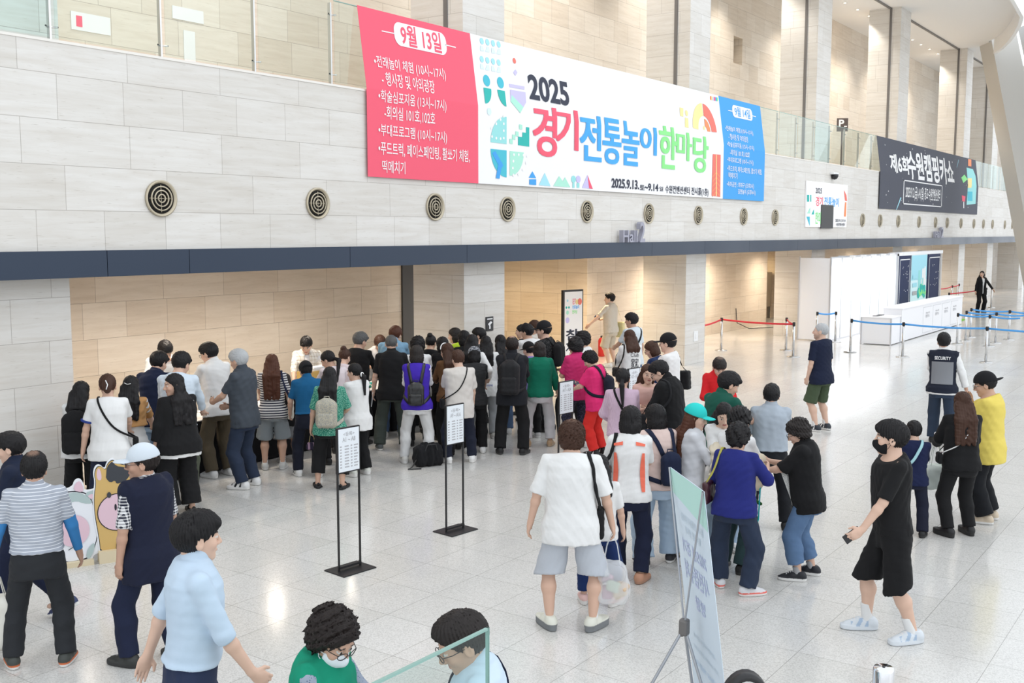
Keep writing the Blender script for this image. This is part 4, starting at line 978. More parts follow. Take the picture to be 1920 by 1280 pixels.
bpoly('printed_bottle',[(1812,314),(1824,317),(1829,330),(1829,382),(1812,384)],P_aqua,b2); bpoly('printed_bottle_neck',[(1815,298),(1821,299),(1821,312),(1815,311)],P_or,b2); bpoly('printed_label',[(1814,334),(1822,334),(1821,352),(1814,352)],P_yel,b2,.008); bpoly('printed_label',[(1814,359),(1823,359),(1823,377),(1814,376)],P_cy,b2,.008); bpoly('printed_glass',[(1803,366),(1810,368),(1809,378),(1804,377)],P_red,b2); bpoly('printed_leaf',[(1802,333),(1808,327),(1814,336),(1806,343)],P_grn,b2); bpoly('printed_stem',[(1806,378),(1807.5,378),(1807.5,390),(1806,390)],P_wht,b2)
# LED wall sign with a dead module
sg=thing('led_screen','white LED screen with festival title and a dead black square','screen',(0,0,0)); ys=YF-.05
def at_s(x,y): return ony(x,y,ys)
q=[at_s(1511,428),at_s(1587,428)]; sx0,sx1=q[0][0],q[1][0]; sz0,sz1=3.42,4.76
M_led=newmat('led_white',(.85,.85,.86),.5); B(M_led).inputs['Emission Color'].default_value=(1,1,1,1); B(M_led).inputs['Emission Strength'].default_value=.08
box('screen_body',(sx0,ys,sz0),(sx1,ys+.044,sz1),M_led,sg)
ons=lambda u,v,w=0: (u,ys-.006-w,v)
def sbox(x0,y0,x1,y1): a=at_s(x0,y0); b=at_s(x1,y1); return a[0],a[2],b[0],b[2]
def spoly(nm,pts,mt): P=[at_s(*p) for p in pts]; raw(nm,[ons(p[0],p[2]) for p in P],[tuple(range(len(P)))],mt,sg)
for s,xa,ya,xb,yb,mt in (('2025',1529,362,1541,353,P_dk),('경기',1529,386,1543,369,P_red),('전통놀이',1545,386,1573,371,P_sky),('한마',1528,420,1540,397,P_grn),('2025.9.13-9.14',1566,416,1585,411,P_dk),('수원컨벤션센터',1567,424,1584,418,P_dk)): lettering('lettering',s,sbox(xa,ya,xb,yb),ons,mt,sg,.015)
for p,mt in (([(1513,365),(1517,365),(1517,378),(1513,378)],P_teal),([(1519,365),(1521,365),(1521,378),(1519,378)],P_teal),([(1513,400),(1519,388),(1519,400)],P_mint),([(1512,406),(1518,406),(1518,424)],P_cy),([(1521,402),(1526,392),(1526,402)],P_teal),([(1582,356),(1587,366),(1588,377),(1584,376)],P_cor),([(1584,379),(1587,379),(1586,406),(1582,406)],P_or)): spoly('printed_shape',p,mt)
a=sbox(1538,428,1562,385); box('dead_module',(a[0],ys-.02,a[1]),(a[2],ys,a[3]),M_black,sg)
# hall signs standing on the beam
M_hall=newmat('lilac_grey_metal',(.36,.36,.43),.45,.2)
def hall(label,xa,xm,xb,g=None):
    e=thing('hall_sign',label,'sign',(0,0,0)); f=lambda u,v,w: (u,YF-.10+w,v)
    lettering('letters','Hall',(xa,3.045,xm,3.30),f,M_hall,e,.01,.05); lettering('numeral','2',(xm+.12,3.045,xb,3.48),f,M_hall,e,.02,.05)
hall('grey metal Hall 2 letters on the dark beam below the large banner',19.17,19.78,20.12); hall('small far Hall 2 letters on the dark beam below the slate banner',44.8,45.6,46.1)
cm=thing('dome_camera','small white dome camera on the stone above the LED screen','camera',tuple(ony(1565,327,YF-.08))); box('mount',(-.22,-.06,0),(.22,.08,.06),M_white,cm,.015); turn('dome',[(.0,-.16),(.07,-.14),(.11,-.07),(.12,0)],M_dark,cm,20)
# parking sign on the gallery, wall plates
ps=thing('parking_sign','brown square sign with a white letter P above the gallery glass','sign',(39.0,12.9,ZF),radians(-62)); M_br=newmat('sign_brown',(.09,.065,.055),.5)
box('post',(-.025,-.03,0),(.025,.03,1.66),M_br,ps); box('board',(-.2,-.05,1.62),(.2,-.02,2.1),M_br,ps); lettering('letter','P',(-.13,1.78,.06,2.05),lambda u,v,w:(u,-.055,v),P_wht,ps,.03); box('arrow',(.06,-.056,1.78),(.16,-.051,1.82),P_wht,ps)
cs=thing('camera_notice','small black camera-notice sign on the pillar behind the crowd','sign',(15.2,11.37,1.6)); box('plate',(-.11,-.008,-.13),(.11,.006,.13),M_dark,cs); raw('pictogram',[(-.06,-.012,.0),(.03,-.012,.05),(.07,-.012,.02),(-.02,-.012,-.04)],[(0,1,2,3)],P_wht,cs); box('pictogram_foot',(-.02,-.012,-.09),(.02,-.009,-.03),P_wht,cs); box('title_strip',(-.08,-.012,.08),(.08,-.009,.1),P_wht,cs)
wp=ony(1304,630,11.38); w_=thing('switch_plate','white wall plate low on the pillar right of the queue','plate',(wp[0],11.375,wp[2])); box('plate',(-.12,-.012,-.13),(.12,.006,.13),M_white,w_,.01); box('rocker',(-.06,-.02,-.06),(.06,-.01,.06),M_white,w_,.006)
for x,y,w,h in ((170,44,.32,.13),):
    p=ony(x,y,YB); e=thing('fire_notice','small white notice on the gallery wall behind the glass','notice',(p[0],YB-.006,p[2])); box('plate',(-w,-.006,-h),(w,.004,h),M_white,e); box('red_symbol',(-w*.75,-.009,-h*.6),(-w*.45,-.005,h*.6),P_red,e)
p=ony(172,74,YB); e=thing('floor_hatch','white metal hatch box low on the gallery wall, far left','hatch',(p[0],YB-.01,5.36)); box('frame',(-.38,-.03,0),(.38,.008,.62),M_white,e,.01); box('door',(-.3,-.045,.05),(.3,-.028,.56),newmat('hatch_blue_white',(.62,.72,.80),.4),e,.006); box('latch',(-.04,-.055,.1),(.04,-.044,.17),M_grey,e,.004)
p=ony(352,28,YB); e=thing('wall_label','white switch label on the gallery wall left of the banner','label',(p[0],YB-.006,p[2])); box('plate',(-.3,-.006,-.1),(.3,.004,.1),M_white,e); box('lower_plate',(-.1,-.006,-.75),(.12,.004,-.25),M_white,e)
# ------------------------------------------------------------------ furniture and signs on the floor
M_sign=newmat('sign_sheet',(.78,.82,.86),.35)
def menu_stand(label,L_,R_,ztop,zbot,l1,l2,zfoot=0.0):
    a=np.array([L_[0],L_[1],0]); b=np.array([R_[0],R_[1],0]); u=nrm(b-a); w=np.linalg.norm(b-a); rz=atan2(u[1],u[0]); c=(a+b)/2
    e=thing('menu_stand',label,'sign stand',tuple(c),rz)
    box('base_plate',(-.20,-.16,0),(.20,.14,.012),M_black,e)
    for s in (-1,1): box('post',(s*w/2-.008,-.008,.012),(s*w/2+.008,.008,ztop),M_black,e)
    box('foot_bar',(-w/2,-.02,.035),(w/2,.02,.055),M_black,e)
    f=box('sign_frame',(-w/2-.008,-.014,zbot-.012),(w/2+.008,.010,ztop+.004),M_black,e)
    box('sheet',(-w/2+.006,-.018,zbot),(w/2-.006,-.012,ztop-.008),M_sign,f)
    fn=lambda x,z,q=0:(x,-.0195,z); h=ztop-zbot
    lettering('lettering','<등록>',(-w*.26,ztop-h*.19,w*.26,ztop-h*.10),fn,M_grey,f,.01); lettering('lettering',l1+' ~ '+l2,(-w*.3,ztop-h*.32,w*.3,ztop-h*.215),fn,M_grey,f,.012)
    for r in range(8):
        z=ztop-h*(.42+.068*r)
        for x0,x1 in ((-.42,-.34),(-.2,-.02+.02*(r%2)),(.08,.15),(.23,.42-.03*(r%3))): box('text_line',(x0*w,-.0195,z-h*.014),(x1*w,-.018,z+h*.014),M_grey,f)
    return e
menu_stand('tall black stand with white A1 to A8 sheet, alone on the open floor',(6.99,7.04),(7.25,7.01),1.40,.977,'A1','A8')
menu_stand('tall black stand with white A9 to A16 sheet before the beige tee woman',(8.62,7.04),(8.88,7.01),1.40,.977,'A9','A16')
menu_stand('black sign stand with white sheet left of the pink tee woman',(10.82,7.02),(11.09,6.99),1.40,1.0,'A17','A24')
menu_stand('black sign stand with white sheet behind the pink top woman',(12.45,6.95),(12.70,6.92),1.40,.98,'A25','A32')
# folding table frame by the third stand, black
# tall framed poster stand
def hallfn(off): return lambda x,z,q=0:(x,off,z)
kd=thing('poster_stand','tall black framed poster stand by the orange-lit wall','poster stand',(20.95,13.22,0),-.15)
box('base',(-.36,-.22,0),(.36,.22,.04),M_black,kd,.008); fr=box('frame',(-.36,-.035,.04),(.36,.035,1.91),M_black,kd,.006); box('poster',(-.315,-.042,.10),(.315,-.034,1.865),P_wht,fr)
for s,u0,v0,u1,v1,mt in (('2025',-.05,1.66,.08,1.70,P_red),('경기',-.05,1.56,.1,1.65,P_red),('전통놀이',-.05,1.45,.2,1.54,P_sky),('한마당',-.05,1.34,.13,1.43,P_grn),('참',-.28,.72,.2,.98,P_dk),('가',-.28,.42,.0,.68,P_dk)): lettering('lettering',s,(u0,v0,u1,v1),hallfn(-.0435),mt,fr,.025)
for k,(x,z,r,mt) in enumerate(((-.26,1.5,.03,P_teal),(-.17,1.5,.03,P_teal),(-.22,1.2,.07,P_lil),(-.22,1.66,.03,P_lt),(.22,1.62,.08,P_cor),(.12,1.62,.06,P_yel),(-.22,1.38,.05,P_mint))): raw('printed_shape',[(x+r*cos(t*.45),-.0435,z+r*sin(t*.45)) for t in range(14)],[tuple(range(14))],mt,fr)
ex=thing('fire_extinguisher','red fire extinguisher standing on the floor against the beige wall','extinguisher',(23.72,14.05,0)); M_rd=newmat('extinguisher_red',(.55,.02,.02),.3)
turn('cylinder',[(.0,0),(.085,0),(.09,.02),(.09,.42),(.07,.47),(.03,.50),(0,.5)],M_rd,ex,24); box('valve',(-.03,-.02,.49),(.03,.02,.55),M_black,ex,.005); tube('hose',[[(.02,0,.52),(.09,0,.5),(.12,0,.4),(.11,0,.2)]],.012,M_black,ex); box('label_sheet',(-.05,-.096,.18),(.05,-.08,.34),P_wht,ex)
# queue barriers
def barrier(x,y,label,grp=None,lean=0):
    e=thing('barrier_post',label,'barrier post',(x,y,0),0,grp); e.rotation_euler=(0,lean,0)
    turn('base',[(0,0),(.175,0),(.175,.012),(.12,.028),(.03,.04),(0,.04)],M_steel,e,32); turn('pole',[(.032,.03),(.032,.83),(.0,.83)],M_steel,e,20); turn('belt_head',[(.0,.82),(.036,.82),(.036,.90),(.03,.915),(0,.915)],M_black,e,20); return e
M_tr=newmat('belt_red',(.72,.03,.05),.6); M_tb=newmat('belt_blue',(.08,.35,.78),.6)
def belt(p,q,mat,label,sag=.03,z=.865,txt=None):
    a=V(p[0],p[1],z); b=V(q[0],q[1],q[2] if len(q)>2 else z); u=nrm(b-a); a=a+u*.036; b=b-u*.036; m=13
    pts=[a+(b-a)*k/(m-1)-V(0,0,sag*4*(k/(m-1))*(1-k/(m-1))) for k in range(m)]; nr=nrm(V(-u[1],u[0],0))
    v,f=ribbon(pts,[nr]*m,.048,.003); o=link('belt',np_mesh('barrier_belt',v,f,None,False),mat); o.name='barrier_belt'; prop(o,label,'barrier belt'); return o
G2=lambda x,y: tuple(onz(x,y)[:2])
rp=[G2(1352,657),G2(1487,669),(27.9,10.6)]
barrier(*rp[0],'steel post on the red belt nearest the pale pillar'); barrier(*rp[1],'middle steel post on the red belt, left of the navy tee man'); barrier(*rp[2],'steel post ending the red belt behind the navy tee man')
belt((24.35,11.6),rp[0],M_tr,'short red belt from the pale pillar to the first post'); belt(rp[0],rp[1],M_tr,'long red belt between two posts in front of the alcove'); belt(rp[1],rp[2],M_tr,'red belt running to the post behind the navy tee man')
b0=(30.5,10.65); b1=G2(1566,641); b2=G2(1594,660); b3=G2(1692,669); b4=G2(1848,680); b5=(27.9,2.6)
barrier(*b0,'steel post with blue belt close to the white booth end panel'); barrier(*b1,'steel post in front of the white booth corner'); barrier(*b2,'tilted steel post left of the white service counter',lean=0.06); barrier(*b3,'steel post in front of the small white counter'); barrier(*b4,'steel post right of the security guard')
belt(b0,b1,M_tb,'short blue belt beside the booth corner'); belt((b2[0]+.05,b2[1]),b3,M_tb,'blue belt crossing in front of the small counter'); belt(b3,b4,M_tb,'blue belt above the security guard'); belt(b4,b5,M_tb,'blue belt leaving the frame, nearest of the blue ones')
rows=[('front',[(1794,645),(1853.5,649.5)]),('middle',[(1810,639),(1866,643)]),('back',[(1819,632),(1891,637)])]
for nm,ps in rows:
    g=[G2(*p) for p in ps]; 
    for i,p in enumerate(g): barrier(*p,f'{"left" if i==0 else "right"} steel post of the {nm} row in the blue belt lane')
    belt(g[0],g[1],M_tb,f'blue belt of the {nm} row in the queue lane'); u=(g[1][0]-g[0][0],g[1][1]-g[0][1]); belt(g[1],(g[1][0]+u[0]*.95,g[1][1]+u[1]*.95),M_tb,f'blue belt of the {nm} row leaving the frame')
r1=G2(1848,579)
barrier(*G2(1778,592),'steel post with red belt beside the green mat'); barrier(*r1,'steel post beside the woman in the black suit'); belt(G2(1778,592),r1,M_tr,'red belt across the woman in the black suit')
k0,k1,k2=G2(1764,579),G2(1784,573),G2(1797,569)
barrier(*k1,'far steel post under the red belt by the yellow board'); barrier(*k2,'farthest steel post of the red belt by the pillar'); belt(k1,k2,M_tr,'far short red belt ending at the pillar'); belt((k0[0]-.2,k0[1]),k1,M_tr,'far red belt starting at the yellow board'); wpo=G2(1858,577); barrier(*wpo,'steel post the woman in the black suit rests on')
# exhibition booth
M_pan=newmat('booth_white',(.86,.86,.88),.5); M_alu=newmat('booth_aluminium',(.62,.63,.66),.35,.6); M_nav=pm('booth_navy',(.02,.03,.085))
bt=thing('exhibition_booth','white panel booth wall with two dark starry posters at its right end','booth',(0,0,0))
bx0,bx1,by_,bz=30.92,44.2,10.42,2.53
def wallp(nm,lo,hi): box(nm,lo,hi,M_pan,bt)
for i in range(7): wallp('wall_panel',(bx0+i*.98+.025,by_,0.03),(bx0+(i+1)*.98-.025,by_+.02,bz-.04))
wallp('end_panel',(bx0-.01,by_+.03,.03),(bx0+.01,by_+.95,bz-.04))
for i in range(8): box('frame_post',(bx0+i*.98-.022,by_-.012,0),(bx0+i*.98+.022,by_+.032,bz),M_alu,bt)
box('frame_post',(bx0-.022,by_+.95,0),(bx0+.022,by_+.99,bz),M_alu,bt); box('frame_rail',(bx0,by_-.01,bz-.04),(bx0+6.86,by_+.03,bz),M_alu,bt); box('frame_rail',(bx0,by_-.01,0.0),(bx0+6.86,by_+.03,.04),M_alu,bt)
for i in range(6): 
    l=box('spot_arm',(bx0+.6+i*1.05,by_-.45,bz+.0),(bx0+.63+i*1.05,by_,bz+.03),M_alu,bt); box('lamp_head',(bx0+.56+i*1.05,by_-.5,bz-.03),(bx0+.68+i*1.05,by_-.36,bz+.035),M_white,l)
    la=bpy.data.lights.new('booth_spot','SPOT'); la.energy=55; la.spot_size=radians(130); la.spot_blend=.8; la.shadow_soft_size=.05; lo=bpy.data.objects.new('light',la); C.objects.link(lo); lo.parent=l; lo.location=(bx0+.62+i*1.05,by_-.5,bz-.05); lo.rotation_euler=(radians(28),0,0)
box('header',(bx0+6.86,by_-.02,bz-.1),(bx1,by_+.3,bz+.02),M_pan,bt); box('corner_post',(37.8,by_-.02,0),(38.0,by_+.3,bz),M_alu,bt); box('side_wall',(bx1-.03,by_,0),(bx1,by_+.95,bz),M_pan,bt)
_lay=[0]
def fbt(x,z,q=0): return (x,by_-.0135-.0004*_lay[0],z)
def raw_l(*a): _lay[0]+=1; return raw(*a)
for a,b,mt,nm in ((38.05,39.6,M_nav,'dark_poster'),(39.68,41.85,P_pale,'scenic_poster'),(42.0,43.85,M_nav,'dark_poster')):
    p=box(nm,(a,by_-.012,.1),(b,by_+.02,bz-.1),mt,bt)
    if mt is M_nav:
        for x0_,x1_,z0_,z1_ in ((a+.12,a+.16,.2,bz-.22),(b-.16,b-.12,.2,bz-.22),(a+.12,b-.12,bz-.26,bz-.22)): raw('printed_frame',[fbt(x0_,z0_),fbt(x1_,z0_),fbt(x1_,z1_),fbt(x0_,z1_)],[(0,1,2,3)],P_wht,p)
        for k in range(14): x=a+.3+R_.random()*(b-a-.6); z=1.1+R_.random()*1.0; r=.03; raw('printed_star',[fbt(x-r,z),fbt(x,z-r*.7),fbt(x+r,z),fbt(x,z+r*.7)],[(0,1,2,3)],P_wht,p)
    else:
        _lay.__setitem__(0,_lay[0]+1); raw('printed_sky',[fbt(a,1.5),fbt(b,1.5),fbt(b,bz-.12),fbt(a,bz-.12)],[(0,1,2,3)],P_lt,p)
        for k in range(12): x=a+1.0+R_.random()*1.0; w=.06+R_.random()*.1; h=.3+R_.random()*.7; _lay.__setitem__(0,_lay[0]+1); raw('printed_tower',[fbt(x-w,1.0),fbt(x+w,1.0),fbt(x+w,1.0+h),fbt(x-w,1.0+h)],[(0,1,2,3)],P_aqua if k%2 else P_wht,p)
        for k in range(16): x=a+1.0+R_.random()*1.05; r=.1+R_.random()*.12; z=.95+R_.random()*.25; _lay.__setitem__(0,_lay[0]+1); raw('printed_tree',[(x+r*cos(t),by_-.0135-.0004*_lay[0],z+r*sin(t)) for t in np.linspace(0,6.28,10)[:-1]],[tuple(range(9))],P_teal if k%2 else P_grn,p)
        for k in range(3): _lay.__setitem__(0,_lay[0]+1); raw('printed_text_block',[fbt(a+.2,.95+.3*k),fbt(a+.8,.95+.3*k),fbt(a+.8,1.1+.3*k),fbt(a+.2,1.1+.3*k)],[(0,1,2,3)],M_grey if k==0 else P_lt,p)
c1=thing('display_counter','small white lockable counter at the left end of the service desk','counter',(30.85,8.6,0)); box('body',(0,0,.02),(.95,.85,.78),M_pan,c1,.008); box('counter_top',(-.02,-.02,.78),(.97,.87,.81),M_pan,c1,.006)
for x,y in ((0,0),(.95,0),(0,.85),(.95,.85)): box('frame_post',(x-.018,y-.018,0),(x+.018,y+.018,.8),M_alu,c1)
c2=thing('service_counter','long white service counter with grey emblems on its front','counter',(31.95,8.6,0)); box('body',(0,0,.02),(7.7,.55,.98),M_pan,c2,.008); box('counter_top',(-.02,-.03,.98),(7.72,.6,1.02),M_pan,c2,.008)
for i in range(4):
    x=2.9+i*1.2; d=box('front_panel',(x-.5,-.012,.1),(x+.5,-.002,.9),M_pan,c2); 
    for s in ('제6회','캠핑카쇼'): lettering('emblem',s,(x-.24,.56 if s[0]=='캠' else .68,x+.24,.66 if s[0]=='캠' else .74),lambda u,v,q=0:(u,-.014,v),M_grey,d,.02)
    for z in (.1,.9): box('seam',(x-.5,-.015,z-.006),(x+.5,-.011,z+.006),M_alu,d)
for x,lab in ((31.2,'small dark pad lying on the left of the small counter'),(31.6,'small dark pad lying on the right of the small counter')): o=box('desk_pad',(x-.14,9.05,.811),(x+.14,9.2,.83),M_black,None,.004); prop(o,lab,'pad')
mt_=box('floor_mat',(38.7,8.9,0),(42.0,9.95,.012),newmat('mat_green',(.22,.55,.05),.8)); prop(mt_,'bright green mat on the floor at the right end of the counter','mat')
yb_=thing('notice_board','tall notice board, green above and yellow below, right of the booth','board',(44.5,10.9,0)); box('upper_sheet',(-.25,-.02,1.15),(.55,.02,2.0),pm('board_green',(.12,.28,.17)),yb_); box('lower_sheet',(-.25,-.03,.15),(.75,.01,1.12),pm('board_yellow',(.82,.5,.08)),yb_); box('post',(-.23,.02,0),(-.17,.06,2.0),M_black,yb_); box('post',(.47,.02,0),(.53,.06,2.0),M_black,yb_)
for k in range(8): box('text_line',(-.15,-.036,.25+k*.1),(.6,-.03,.29+k*.1),P_or if k%2 else P_wht,yb_)
# power cord and dark slot beside the alcove
co=tube('power_cord',[[tuple(ony(1380,578,YB-.02)),tuple(ony(1380.5,590,YB-.02)),tuple(ony(1382,605,YB-.02)),(33.4,14.0,.02),(34.2,13.6,.015),(36.2,13.3,.015)]],.012,M_black); prop(co,'black power cord hanging down the beige wall and over the floor','cord')
ob=box('machine_panel',(35.55,15.2,.45),(38.35,15.3,1.75),newmat('panel_tan',(.42,.36,.27),.5)); prop(ob,'tan panel box closing the passage behind the red belt','panel')
for x in (35.6,38.2):
    pf=box('panel_foot',(x-.05,15.2,0),(x+.05,15.3,.45),M_track,ob)
# registration tables with black cloths
M_cl=cloth((.012,.012,.014)); M_tt=newmat('table_white',(.72,.70,.68),.5)
for i,x in enumerate((7.55,9.24,10.93,12.62)):
    e=thing('folding_table','white-topped table with floor-length black cloth behind the crowd','table',(x,11.45,0),0,'registration tables with black cloths')
    box('table_top',(0,0,.72),(1.66,.68,.75),M_tt,e,.006)
    vs=[];fs=[];m=60
    per=[(t*1.66,0) for t in np.linspace(0,1,30)]+[(1.66,t*.68) for t in np.linspace(0,1,14)[1:]]+[(1.66-t*1.66,.68) for t in np.linspace(0,1,30)[1:]]+[(0,.75-t*.68) for t in np.linspace(0,1,14)[1:-1]]
    m=len(per)
    for k,(px_,py_) in enumerate(per):
        w=.012+.012*sin(k*2.1); dx=px_-.83; dy=py_-.34; sx=1+w/.83*.9; sy=1+w/.375*.9
        vs+=[(.83+dx*1.0,.34+dy*1.01,.735),(.83+dx*min(sx,.999),.34+dy*sy,.02)]
    for k in range(m): fs.append((2*k,2*k+1,2*((k+1)%m)+1,2*((k+1)%m)))
    raw('table_skirt',vs,fs,M_cl,e,True)
R3=random.Random(9)
M_cr=[newmat('craft_%s'%n,c,.6) for n,c in (('green',(.02,.30,.20)),('white',(.75,.75,.72)),('teal',(.03,.4,.36)))]
for i,(x,y) in enumerate(((8.0,11.55),(8.35,11.75),(8.75,11.5),(9.05,11.72),(9.6,11.6),(10.6,11.5),(11.3,11.6),(12.3,11.5),(12.6,11.65),(12.95,11.55),(13.4,11.6))):
    e=thing('craft_kit','small bundle of green and white craft pieces lying on the registration tables','craft kit',(x,y+.2,.75),R3.random()*3,'craft bundles on the registration tables')
    for k in range(5):
        a=R3.random()*6.28; r=.07*R3.random(); b_=link('piece',box_mesh('piece',(0,0,0),(.11,.05,.022),.008),M_cr[k%3],e); b_.location=(r*cos(a),r*sin(a),.012+.02*(k//2)); b_.rotation_euler=(0,0,a*2)
cb=thing('cardboard_carton','open yellow cardboard carton on the table against the beige wall','carton',(11.15,11.86,.75),.02); M_cb=newmat('carton_yellow',(.62,.40,.12),.7)
for nm,lo,hi in (('wall_panel',(0,0,0),(.95,.01,.36)),('wall_panel',(0,.2,0),(.95,.21,.36)),('wall_panel',(0,0,0),(.01,.2,.36)),('wall_panel',(.94,0,0),(.95,.2,.36)),('carton_base',(0,0,0),(.95,.2,.01))): box(nm,lo,hi,M_cb,cb)
cbag=box('clear_sheet',(.2,.03,.3),(.6,.17,.42),newmat('clear_plastic',(.75,.78,.8),.3),cb,.03)
# bags on the floor by the white-trousered woman
def floor_bag(label,px,s,rz,seed):
    p=onz(*px); e=thing('duffel_bag',label,'bag',(p[0],p[1],0),rz)
    f=lambda P: smin(s_box(P,(0,0,s[2]*.9),(s[0],s[1],s[2]*.9),.08),s_ell(P,(0,0,s[2]*1.5),(s[0]*.8,s[1]*.8,s[2]*.5)),.06)+wob(P,seed,24,.018)
    sdf_obj('bag_body',lambda P:smax(f(P),-P[:,2]+.003,.01),(-s[0]-.1,-s[1]-.1,-.02),(s[0]+.1,s[1]+.1,s[2]*2+.2),.011,cloth((.012,.012,.014)),e)
    tube('handle',[[(-s[0]*.5,-s[1]*.9,s[2]*1.3),(-s[0]*.3,-s[1]*1.05,s[2]*2.0),(s[0]*.3,-s[1]*1.05,s[2]*2.0),(s[0]*.5,-s[1]*.9,s[2]*1.3)]],.009,M_black,e); tube('strap',[[(-s[0]*.9,-.05,.12),(-s[0]-.08,-.1,.02),(-s[0]-.16,-.16,.012),(-s[0]*.9,-.2,.012)]],.01,M_black,e)
floor_bag('slouched black duffel bag on the floor beside white trousers',(803,872),(.20,.13,.16),-.5,3); floor_bag('smaller black bag on the floor between the duffel and the sign stand',(841,856),(.09,.11,.17),-.5,6)
# printed animal cut-outs
def cutout(name,label,base,sc,layers,foot,depth=.018):
    G=onz(*base); th=atan2(G[1],G[0]); e=thing(name,label,'cutout',tuple(G),th-pi/2+.12)
    for i,(nm,pts,col) in enumerate(layers):
        y0=-.0015*i; P=[((x-base[0])*sc,(base[1]-y)*sc) for x,y in pts]; n=len(P)
        if i==0:
            vs=[(x,0,z) for x,z in P]+[(x,depth,z) for x,z in P]; fs=[tuple(range(n)),tuple(range(n,2*n))[::-1]]+[(k,(k+1)%n,n+(k+1)%n,n+k) for k in range(n)]; par=raw(nm,vs,fs,pm('cut_'+nm,col),e)
        else: raw(nm,[(x,y0-.0005,z) for x,z in P],[tuple(range(n))],pm('cut_'+nm,col),par)
    a,b,h=foot; box('wooden_foot',((a-base[0])*sc,-.06,0),((b-base[0])*sc,.09,h),newmat('pale_wood',(.68,.58,.40),.6),e)
def el(cx,cy,rx,ry,n=30,a0=0,a1=360): return [(cx+rx*cos(radians(a0+(a1-a0)*k/n)),cy-ry*sin(radians(a0+(a1-a0)*k/n))) for k in range(n)]
TAN=(.62,.42,.16); PNK=(.72,.52,.60); INK=(.03,.03,.04); WHT=(.82,.84,.88); GRN=(.42,.52,.52); CHA=(.055,.06,.07)
def smooth(p,it=2):
    for _ in range(it): p=[q for i in range(len(p)) for q in ((p[i][0]*.75+p[(i+1)%len(p)][0]*.25,p[i][1]*.75+p[(i+1)%len(p)][1]*.25),(p[i][0]*.25+p[(i+1)%len(p)][0]*.75,p[i][1]*.25+p[(i+1)%len(p)][1]*.75))]
    return p
horse_o=smooth([(192,1046),(190,1010),(184,965),(184,930),(189,905),(186,890),(190,876),(198,874),(206,884),(209,872),(219,864),(226,872),(242,878),(258,876),(268,884),(272,905),(280,935),(278,985),(272,1046)],2)
def grow(p,k):
    cx=sum(q[0] for q in p)/len(p); cy=sum(q[1] for q in p)/len(p); return [(cx+(x-cx)*k,cy+(y-cy)*k) for x,y in p]
cutout('horse_cutout','tan cartoon horse board with dark mane, left of the cap man',(225,1049),.00565,[('board',horse_o,WHT),('outline',grow(horse_o,.95),INK),('horse_body',grow(horse_o,.925),TAN),('ear',smooth([(193,902),(192,888),(196,879),(200,890),(200,903)]),PNK),('mane',smooth([(208,893),(209,880),(219,870),(224,880),(240,884),(250,893),(242,906),(234,910),(224,912),(222,905),(214,909),(207,900)],1),CHA),('muzzle_line',el(224,962,33.5,33.5),INK),('muzzle',el(224,962,32,32),PNK),('nostril',el(221,953,2,6),INK),('nostril',el(239,950,2,6),INK),('eye',el(211,930,3.6,5.2),CHA),('eye',el(248,922,3.6,5.2),CHA),('mouth',[(228,985),(236,985),(244,981),(244,982.5),(236,986.6),(228,986.4)],INK),('leg_line',[(220,1016),(221.5,1016),(223,1030),(219,1030)],INK),('hoof',[(200,1034),(218,1031),(216,1038),(201,1041)],GRN)],(190,275,.12))
cow_o=smooth([(108,1058),(100,1000),(104,940),(118,922),(143,919),(147,906),(157,904),(163,918),(162,928),(190,924),(197,932),(188,945),(178,948),(184,975),(186,1010),(180,1036),(196,1032),(200,1016),(207,1018),(204,1030),(190,1042),(174,1042),(168,1058),(155,1060)],2)
cutout('cow_cutout','white cartoon cow board with grey-green patches, behind the striped polo man',(150,1059),.0056,[('board',cow_o,WHT),('outline',grow(smooth([(112,1052),(105,1000),(109,944),(121,927),(146,924),(172,934),(180,975),(182,1010),(174,1036),(164,1052)],2),1.0),INK),('cow_body',grow(smooth([(112,1052),(105,1000),(109,944),(121,927),(146,924),(172,934),(180,975),(182,1010),(174,1036),(164,1052)],2),.965),(.78,.80,.85)),('patch',smooth([(128,930),(150,927),(168,938),(176,952),(160,950),(150,944),(134,946)],1),GRN),('ear',smooth([(161,931),(184,927),(193,932),(184,943),(172,945)],1),GRN),('inner_ear',smooth([(166,935),(184,934),(180,942),(172,944)],1),PNK),('horn',smooth([(144,924),(148,912),(156,908),(161,922),(159,930)],1),PNK),('muzzle',el(142,996,26,28),PNK),('patch',smooth([(160,1046),(164,1030),(176,1020),(174,1036),(166,1050)],1),GRN),('tail_tip',el(199,1020,5.5,6.5),CHA),('mouth',[(132,1028),(140,1024),(140,1025.5),(132,1029.5)],INK)],(112,172,.05))
pig_o=smooth([(-28,1092),(-34,1040),(-26,985),(-8,958),(6,962),(11,1000),(10,1060),(6,1090)],2)
cutout('pig_cutout','pink cartoon pig board cut by the left frame edge',(-10,1092),.0053,[('board',pig_o,WHT),('outline',grow(pig_o,.95),INK),('pig_body',grow(pig_o,.92),PNK),('snout_line',el(2,1022,7,11),INK),('snout',el(1,1022,6,9.5),(.66,.42,.52)),('eye',el(5,1005,1.6,3),INK)],(-30,6,.05))
